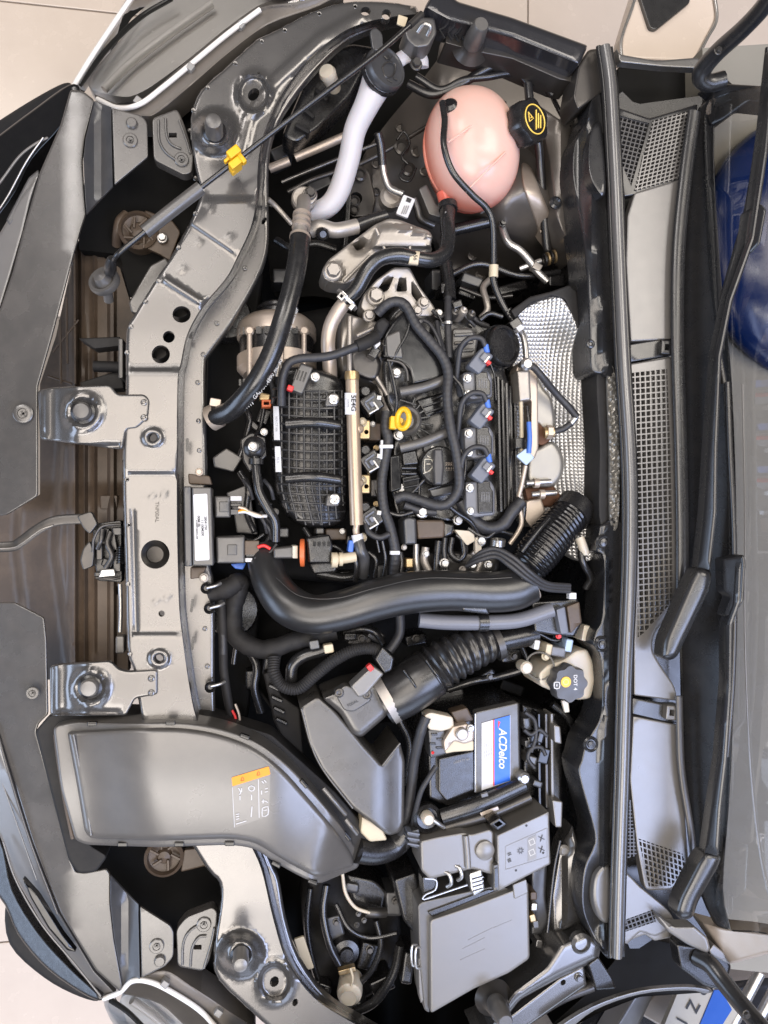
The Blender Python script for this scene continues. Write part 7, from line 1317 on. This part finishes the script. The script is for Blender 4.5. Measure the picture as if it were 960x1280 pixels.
tag(tube('duct_neck', [(446, 1062, -0.03), (470, 1064, -0.04), (492, 1056, -0.05), (506, 1040, -0.05)], 16, 'black', None, 8, 18), 'black neck behind the tip of the intake duct', 'duct')
# ================================================================== small pieces that fill the engine bay
OBJ = {o['label']: o for o in C.objects if o.parent is None and 'label' in o}
def find(k): return next(o for l, o in OBJ.items() if k in l)
HN = find('main wiring harness'); VCv = find('black plastic valve cover'); IMn = find('intake manifold with grid'); IFu = find('inner wing with round strut tower'); LT = find('hood latch')
def wire(par, pts, r=2.2, m_='tape', nm='wire'): return tube(nm, pts, r, m_, par, 8, 8)
for pts, r, m_ in (([(520, 398, 0.0), (536, 404, 0.008), (547, 422, 0.012), (552, 440, 0.014)], 2.4, 'tape'), ([(500, 384, 0.0), (512, 398, 0.004), (508, 418, 0.006), (496, 440, 0.006), (488, 462, 0.0), (492, 490, -0.004)], 1.8, 'black'),
                   ([(486, 452, 0.004), (492, 476, 0.006), (496, 500, 0.004), (494, 516, 0.0)], 2.2, 'black'), ([(540, 388, -0.01), (552, 396, -0.006), (566, 384, -0.01), (580, 394, -0.01), (594, 408, -0.015)], 2.4, 'tape'),
                   ([(566, 470, 0.018), (578, 486, 0.02), (580, 510, 0.016), (574, 530, 0.018)], 2.2, 'black'), ([(574, 560, 0.02), (582, 575, 0.02), (580, 600, 0.018)], 2.0, 'black'), ([(556, 628, 0.016), (570, 640, 0.01), (588, 652, 0.004), (598, 668, -0.004)], 3.0, 'black'),
                   ([(484, 640, 0.006), (500, 644, 0.01), (516, 640, 0.012)], 2.6, 'black'), ([(470, 612, 0.0), (476, 640, 0.004), (470, 664, 0.0), (474, 690, -0.006)], 2.0, 'black'), ([(460, 690, -0.01), (470, 700, -0.008), (468, 722, -0.014)], 3.0, 'black'), ([(478, 676, 0.0), (482, 700, -0.004), (478, 726, -0.012)], 2.4, 'hose'),
                   ([(585, 660, -0.004), (606, 672, -0.002), (622, 664, -0.004), (640, 668, -0.008)], 2.6, 'black'), ([(600, 400, -0.012), (612, 392, -0.01), (628, 396, -0.01)], 3.2, 'black'), ([(612, 452, 0.01), (618, 470, 0.006), (620, 500, 0.002)], 1.6, 'black')):
    wire(HN, pts, r, m_)
# actuator block and plugs behind the front panel
t = thing('cam_actuator', 'dark ribbed actuator block between the harness and the round pump', 'actuator', 578, 428, -0.02)
sheet('block', fil([(566, 410), (590, 410), (598, 424), (594, 446), (570, 450), (564, 434)], 4), 0.000, 'grey_dark', t, thick=0.04, rnd=3, step=8)
for y in (418, 428, 438): sheet('fin', rect(580, y, 24, 4, -3, 1), 0.004, 'facet' if y != 428 else 'steel_dark', t, thick=0.008, rnd=1, step=12)
for x, y in ((567, 392), (578, 390), (588, 394)): lathe('plug', x, y, -0.01, [(6, -.02), (6.5, 0), (5, .006), (3, .007), (0, .004)], 'steel_dark' if x != 578 else 'alu', t, 16, (0.2, 0.3, 0.9))
sheet('terminal', rect(572, 380, 12, 9, -20, 2), 0.0, 'black', t, thick=.03, rnd=1.5, step=12)
# front-panel bolts and rails of the valve cover
for x, y, r in ((548, 392, 6), (508, 396, 5), (560, 600, 5), (572, 650, 7), (560, 524, 5), (540, 560, 4)): bolt(x, y, -0.012, r, VCv, 'steel')
for poly, z, m_ in (([(576, 484), (590, 482), (592, 500), (578, 502)], 0.0, 'black_gloss'), ([(578, 570), (592, 570), (594, 590), (580, 592)], 0.0, 'black_gloss'), ([(520, 500), (556, 490), (560, 512), (534, 522)], -0.010, 'black_gloss'), ([(528, 552), (556, 548), (560, 560), (530, 566)], -0.008, 'facet'), ([(502, 596), (524, 592), (526, 616), (504, 618)], -0.008, 'black_gloss'), ([(536, 612), (566, 606), (566, 618), (540, 622)], -0.006, 'facet'), ([(502, 566), (520, 562), (524, 580), (504, 582)], -0.006, 'black')):
    sheet('moulding', fil(poly, 3), z, m_, VCv, thick=.015, rnd=2, step=9)
for a, b in (((530, 508), (556, 500)), ((532, 516), (556, 508)), ((504, 602), (524, 598)), ((504, 610), (524, 606)), ((500, 500), (520, 506)), ((546, 390), (552, 402)), ((512, 404), (540, 440)), ((498, 420), (520, 470)), ((524, 470), (552, 460))): tube('fine_rib', [(a[0], a[1], -0.002), (b[0], b[1], -0.002)], 1.1, 'rib_black', VCv, 4, 6)
# engine block side pieces
for x, y, w_, h_, a, m_, z in ((330, 520, 14, 20, 20, 'black', -0.06), (322, 600, 12, 18, -10, 'facet', -0.06), (332, 630, 16, 10, 30, 'black', -0.05), (352, 666, 18, 12, 0, 'facet', -0.04), (420, 668, 26, 14, 0, 'dusty', -0.035), (440, 676, 14, 12, 10, 'black', -0.03), (400, 664, 10, 8, 0, 'grey_dark', -0.025), (470, 610, 14, 22, 0, 'steel_dark', -0.03), (468, 540, 16, 22, 0, 'dusty', -0.03), (560, 360, 18, 14, 0, 'black', -0.08), (590, 350, 26, 12, 20, 'facet', -0.1), (300, 690, 14, 10, 0, 'black', -0.07), (436, 720, 24, 12, 0, 'black', -0.05), (478, 715, 14, 18, 0, 'facet', -0.04), (350, 480, 14, 12, 30, 'alu', -0.05), (318, 532, 20, 8, 40, 'black', -0.06)):
    sheet('bracket', rect(x, y, w_, h_, a, 2.5), z, m_, EB, thick=.04, rnd=2, step=12)
for x, y, r, m_ in ((330, 540, 5, 'steel'), (312, 616, 4, 'steel_dark'), (344, 640, 5, 'steel_dark'), (428, 664, 4, 'steel'), (470, 560, 4, 'brass'), (470, 630, 4, 'brass'), (466, 530, 4, 'steel'), (410, 676, 4, 'steel'), (436, 470, 5, 'alu')): bolt(x, y, -0.03, r, EB, m_)
for pts, r, m_ in (([(300, 500, -0.08), (312, 520, -0.06), (308, 545, -0.06), (300, 570, -0.07)], 3.5, 'black'), ([(322, 470, -0.06), (330, 500, -0.05), (326, 530, -0.05), (318, 548, -0.04)], 2.6, 'black'), ([(300, 590, -0.07), (310, 610, -0.06), (308, 640, -0.06), (318, 665, -0.05)], 4, 'hose'), ([(326, 640, -0.05), (340, 660, -0.04), (330, 684, -0.045)], 2.6, 'tape'), ([(336, 470, -0.04), (342, 490, -0.03), (340, 505, -0.03)], 3, 'tape'), ([(380, 660, -0.04), (396, 680, -0.03), (420, 684, -0.03), (440, 700, -0.03)], 3, 'black'), ([(396, 716, -0.03), (430, 722, -0.03), (460, 716, -0.03)], 6, 'hose'), ([(300, 670, -0.06), (316, 676, -0.05), (330, 668, -0.05)], 2.2, 'black')): wire(EB, pts, r, m_)
# gearbox top
for x, y, w_, h_, a, m_, z in ((450, 800, 30, 16, 10, 'steel_dark', -0.10), (404, 790, 18, 12, -20, 'cream', -0.06), (438, 796, 16, 10, 0, 'black', -0.05), (470, 795, 20, 14, 30, 'facet', -0.06), (520, 800, 26, 14, -10, 'black', -0.08), (560, 870, 40, 12, -10, 'facet', -0.14), (640, 820, 26, 18, 0, 'black', -0.1), (340, 830, 20, 30, 10, 'facet', -0.12), (315, 850, 16, 24, 0, 'black', -0.14), (640, 860, 30, 14, 20, 'inner', -0.12), (610, 845, 20, 12, -30, 'facet', -0.13), (700, 905, 22, 26, 10, 'black', -0.1), (720, 930, 16, 30, 0, 'black', -0.1)):
    sheet('bracket', rect(x, y, w_, h_, a, 3), z, m_, GB, thick=.06, rnd=2.5, step=12)
for pts, r, m_ in (([(300, 800, -0.1), (320, 830, -0.09), (318, 860, -0.09), (326, 890, -0.1)], 5, 'hose'), ([(430, 790, -0.06), (452, 786, -0.05), (470, 792, -0.05), (480, 806, -0.04)], 4, 'black'), ([(560, 862, -0.1), (590, 852, -0.09), (622, 846, -0.09), (650, 838, -0.08)], 5, 'hose'), ([(630, 790, -0.04), (650, 806, -0.05), (660, 826, -0.05)], 3.5, 'black'), ([(690, 880, -0.06), (712, 900, -0.06), (722, 940, -0.07), (716, 980, -0.08)], 5, 'hose'), ([(655, 798, -0.03), (672, 792, -0.02), (690, 800, -0.02), (704, 800, -0.02)], 2.4, 'black'), ([(286, 760, -0.07), (296, 790, -0.07), (292, 830, -0.07)], 3, 'black'), ([(500, 900, -0.08), (512, 930, -0.08), (506, 980, -0.08)], 6, 'hose')): wire(GB, pts, r, m_)
for x, y, r in ((452, 798, 6), (520, 798, 6), (404, 796, 4), (612, 846, 5), (642, 820, 6)): bolt(x, y, -0.07, r, GB, 'steel_dark')
# inner wing details: brace, holes, studs
t = thing('tower_brace', 'grey-tan seam strip on the strut tower right of the coolant tank', 'brace', 690, 270, -0.1)
sheet('strip', crv([(652, 205), (664, 210), (676, 240), (690, 270), (712, 300), (722, 320), (714, 326), (700, 314), (678, 296), (664, 262), (654, 232)], 4), 0, 'alu_warm', t, thick=.02, rnd=3, step=7, zf=lambda x, y: np.maximum(zin(x, y), -0.10) + 0.004)
sheet('pale_edge', fil([(692, 268), (716, 290), (724, 318), (712, 300), (694, 280)], 2), 0, 'cream', t, thick=.01, rnd=1.5, step=6, zf=lambda x, y: np.maximum(zin(x, y), -0.10) + 0.008)
t = thing('wing_stay', 'brown-grey upright wing stay between strut tower and cowl moulding', 'body panel', 705, 220, -0.05)
sheet('panel', fil([(672, 130), (700, 150), (722, 150), (716, 190), (718, 240), (730, 300), (726, 320), (704, 292), (694, 270), (686, 200)], 5), 0, 'apron', t, thick=.08, rnd=3, step=8, zf=lambda x, y: -0.045 + 0.008 * np.sin((x - 690) * .15))
lathe('stud', 694, 254, -0.035, [(8, 0), (8, .003), (5, .006), (3, .003), (0, .003)], 'cowl_black', t, 16)
for x, y, r in ((470, 205, 6), (520, 190, 7), (530, 215, 6), (500, 160, 6), (560, 300, 8), (590, 320, 6), (600, 345, 7), (420, 330, 8), (400, 315, 5), (470, 240, 5)): lathe('dimple', x, y, float(zin(np.array([x]), np.array([y]))[0]) + 0.001, [(r, 0), (r, .003), (r * .7, .004), (r * .55, .001), (0, .001)], 'apron', IFu, 16)
for pts in ([(496, 175), (505, 165), (512, 180), (502, 195), (510, 205)], [(505, 210), (500, 222), (512, 226), (520, 210)], [(330, 255), (350, 262), (362, 276)]): wire(IFu, [(x, y, -0.11) for x, y in pts], 1.6, 'black')
# end bracket of the prop rod
t = thing('rod_bracket', 'grey bracket with hook holding the upper end of the prop rod', 'bracket', 522, 40, 0.0)
sheet('plate', fil([(505, 36), (520, 22), (543, 22), (546, 42), (536, 58), (520, 60), (508, 50)], 4), 0.03, 'grey_dark', t, thick=.04, rnd=3, step=9); tube('hook', [(522, 40, 0.04), (530, 30, 0.05), (538, 34, 0.05), (534, 44, 0.04)], 3, 'steel', t, 6, 8); sheet('warning_tag', fil([(498, 18), (510, 22), (506, 34), (496, 30)], 1.5), 0.012, 'cream', t, thick=.002, rnd=.6, step=12)
# latch internals
for x, y, w_, h_, a, m_ in ((130, 668, 10, 18, 15, 'black_gloss'), (140, 680, 12, 26, -10, 'black'), (124, 690, 8, 20, 0, 'steel_dark'), (134, 704, 14, 10, 20, 'black_gloss'), (146, 664, 12, 10, 0, 'facet'), (146, 700, 10, 30, 0, 'black'), (128, 718, 20, 6, 0, 'black')): sheet('cam', rect(x, y, w_, h_, a, 2), -0.055, m_, LT, thick=.02, rnd=1.5, step=9)

# things in the dark well at the bottom
LH = find('headlight back housing with wires')
for pts, r, m_ in (([(408, 1106, -0.12), (404, 1140, -0.115), (412, 1180, -0.11), (424, 1205, -0.11)], 5, 'hose'), ([(470, 1150, -0.1), (476, 1180, -0.1), (466, 1210, -0.105), (450, 1228, -0.11)], 4, 'hose'), ([(500, 1180, -0.09), (492, 1215, -0.095), (470, 1250, -0.1), (440, 1266, -0.11)], 6, 'hose'), ([(420, 1130, -0.11), (436, 1160, -0.1), (462, 1172, -0.1), (496, 1166, -0.09)], 3, 'black'), ([(388, 1110, -0.14), (384, 1160, -0.14), (396, 1220, -0.14), (420, 1262, -0.14)], 4, 'black')): wire(LH, pts, r, m_, 'hose')
for x, y, w_, h_, a, m_, z in ((462, 1196, 26, 34, 12, 'black', -0.12), (418, 1160, 22, 30, -15, 'facet', -0.13), (492, 1130, 20, 30, 0, 'facet', -0.1), (478, 1232, 30, 18, -25, 'black', -0.11), (404, 1240, 18, 20, 20, 'black', -0.12), (446, 1258, 26, 12, 5, 'facet', -0.11), (510, 1210, 14, 40, 8, 'black', -0.08), (440, 1110, 18, 12, 10, 'facet', -0.1)): sheet('bracket', rect(x, y, w_, h_, a, 4), z, m_, LH, thick=.05, rnd=3, step=10)
for x, y, r in ((462, 1186, 6), (420, 1152, 5), (494, 1126, 5), (480, 1236, 5), (408, 1238, 4)): bolt(x, y, -0.098, r, LH, 'steel_dark')
lathe('motor', 432, 1188, -0.125, [(17, -.03), (18, 0), (16, .008), (9, .010), (8, .016), (0, .016)], 'black', LH, 24)
# dim pieces round the strut tower and behind the beam
for x, y, w_, h_, a, m_, z in ((352, 190, 26, 16, -25, 'facet', -0.18), (400, 230, 30, 14, -25, 'facet', -0.2), (372, 320, 22, 30, 10, 'black', -0.2), (350, 345, 18, 18, 0, 'facet', -0.2), (585, 365, 24, 14, 20, 'black', -0.12), (640, 360, 40, 12, -15, 'black', -0.14), (545, 350, 12, 26, 0, 'facet', -0.12), (696, 350, 20, 16, 0, 'black', -0.1), (620, 130, 26, 12, 10, 'black', -0.1)): sheet('stay', rect(x, y, w_, h_, a, 3), z, m_, IFu, thick=.05, rnd=2.5, step=12)
for pts, r, m_ in (([(360, 240, -0.18), (390, 225, -0.17), (420, 215, -0.17)], 3, 'steel_dark'), ([(345, 300, -0.16), (365, 310, -0.15), (395, 305, -0.15), (420, 312, -0.15)], 5, 'hose'), ([(560, 345, -0.1), (600, 330, -0.1), (650, 345, -0.1), (700, 340, -0.1)], 4, 'hose'), ([(575, 360, -0.1), (610, 372, -0.09), (640, 370, -0.09)], 3, 'black'), ([(690, 120, -0.06), (700, 140, -0.05), (712, 160, -0.05)], 3, 'black')): wire(IFu, pts, r, m_, 'line')
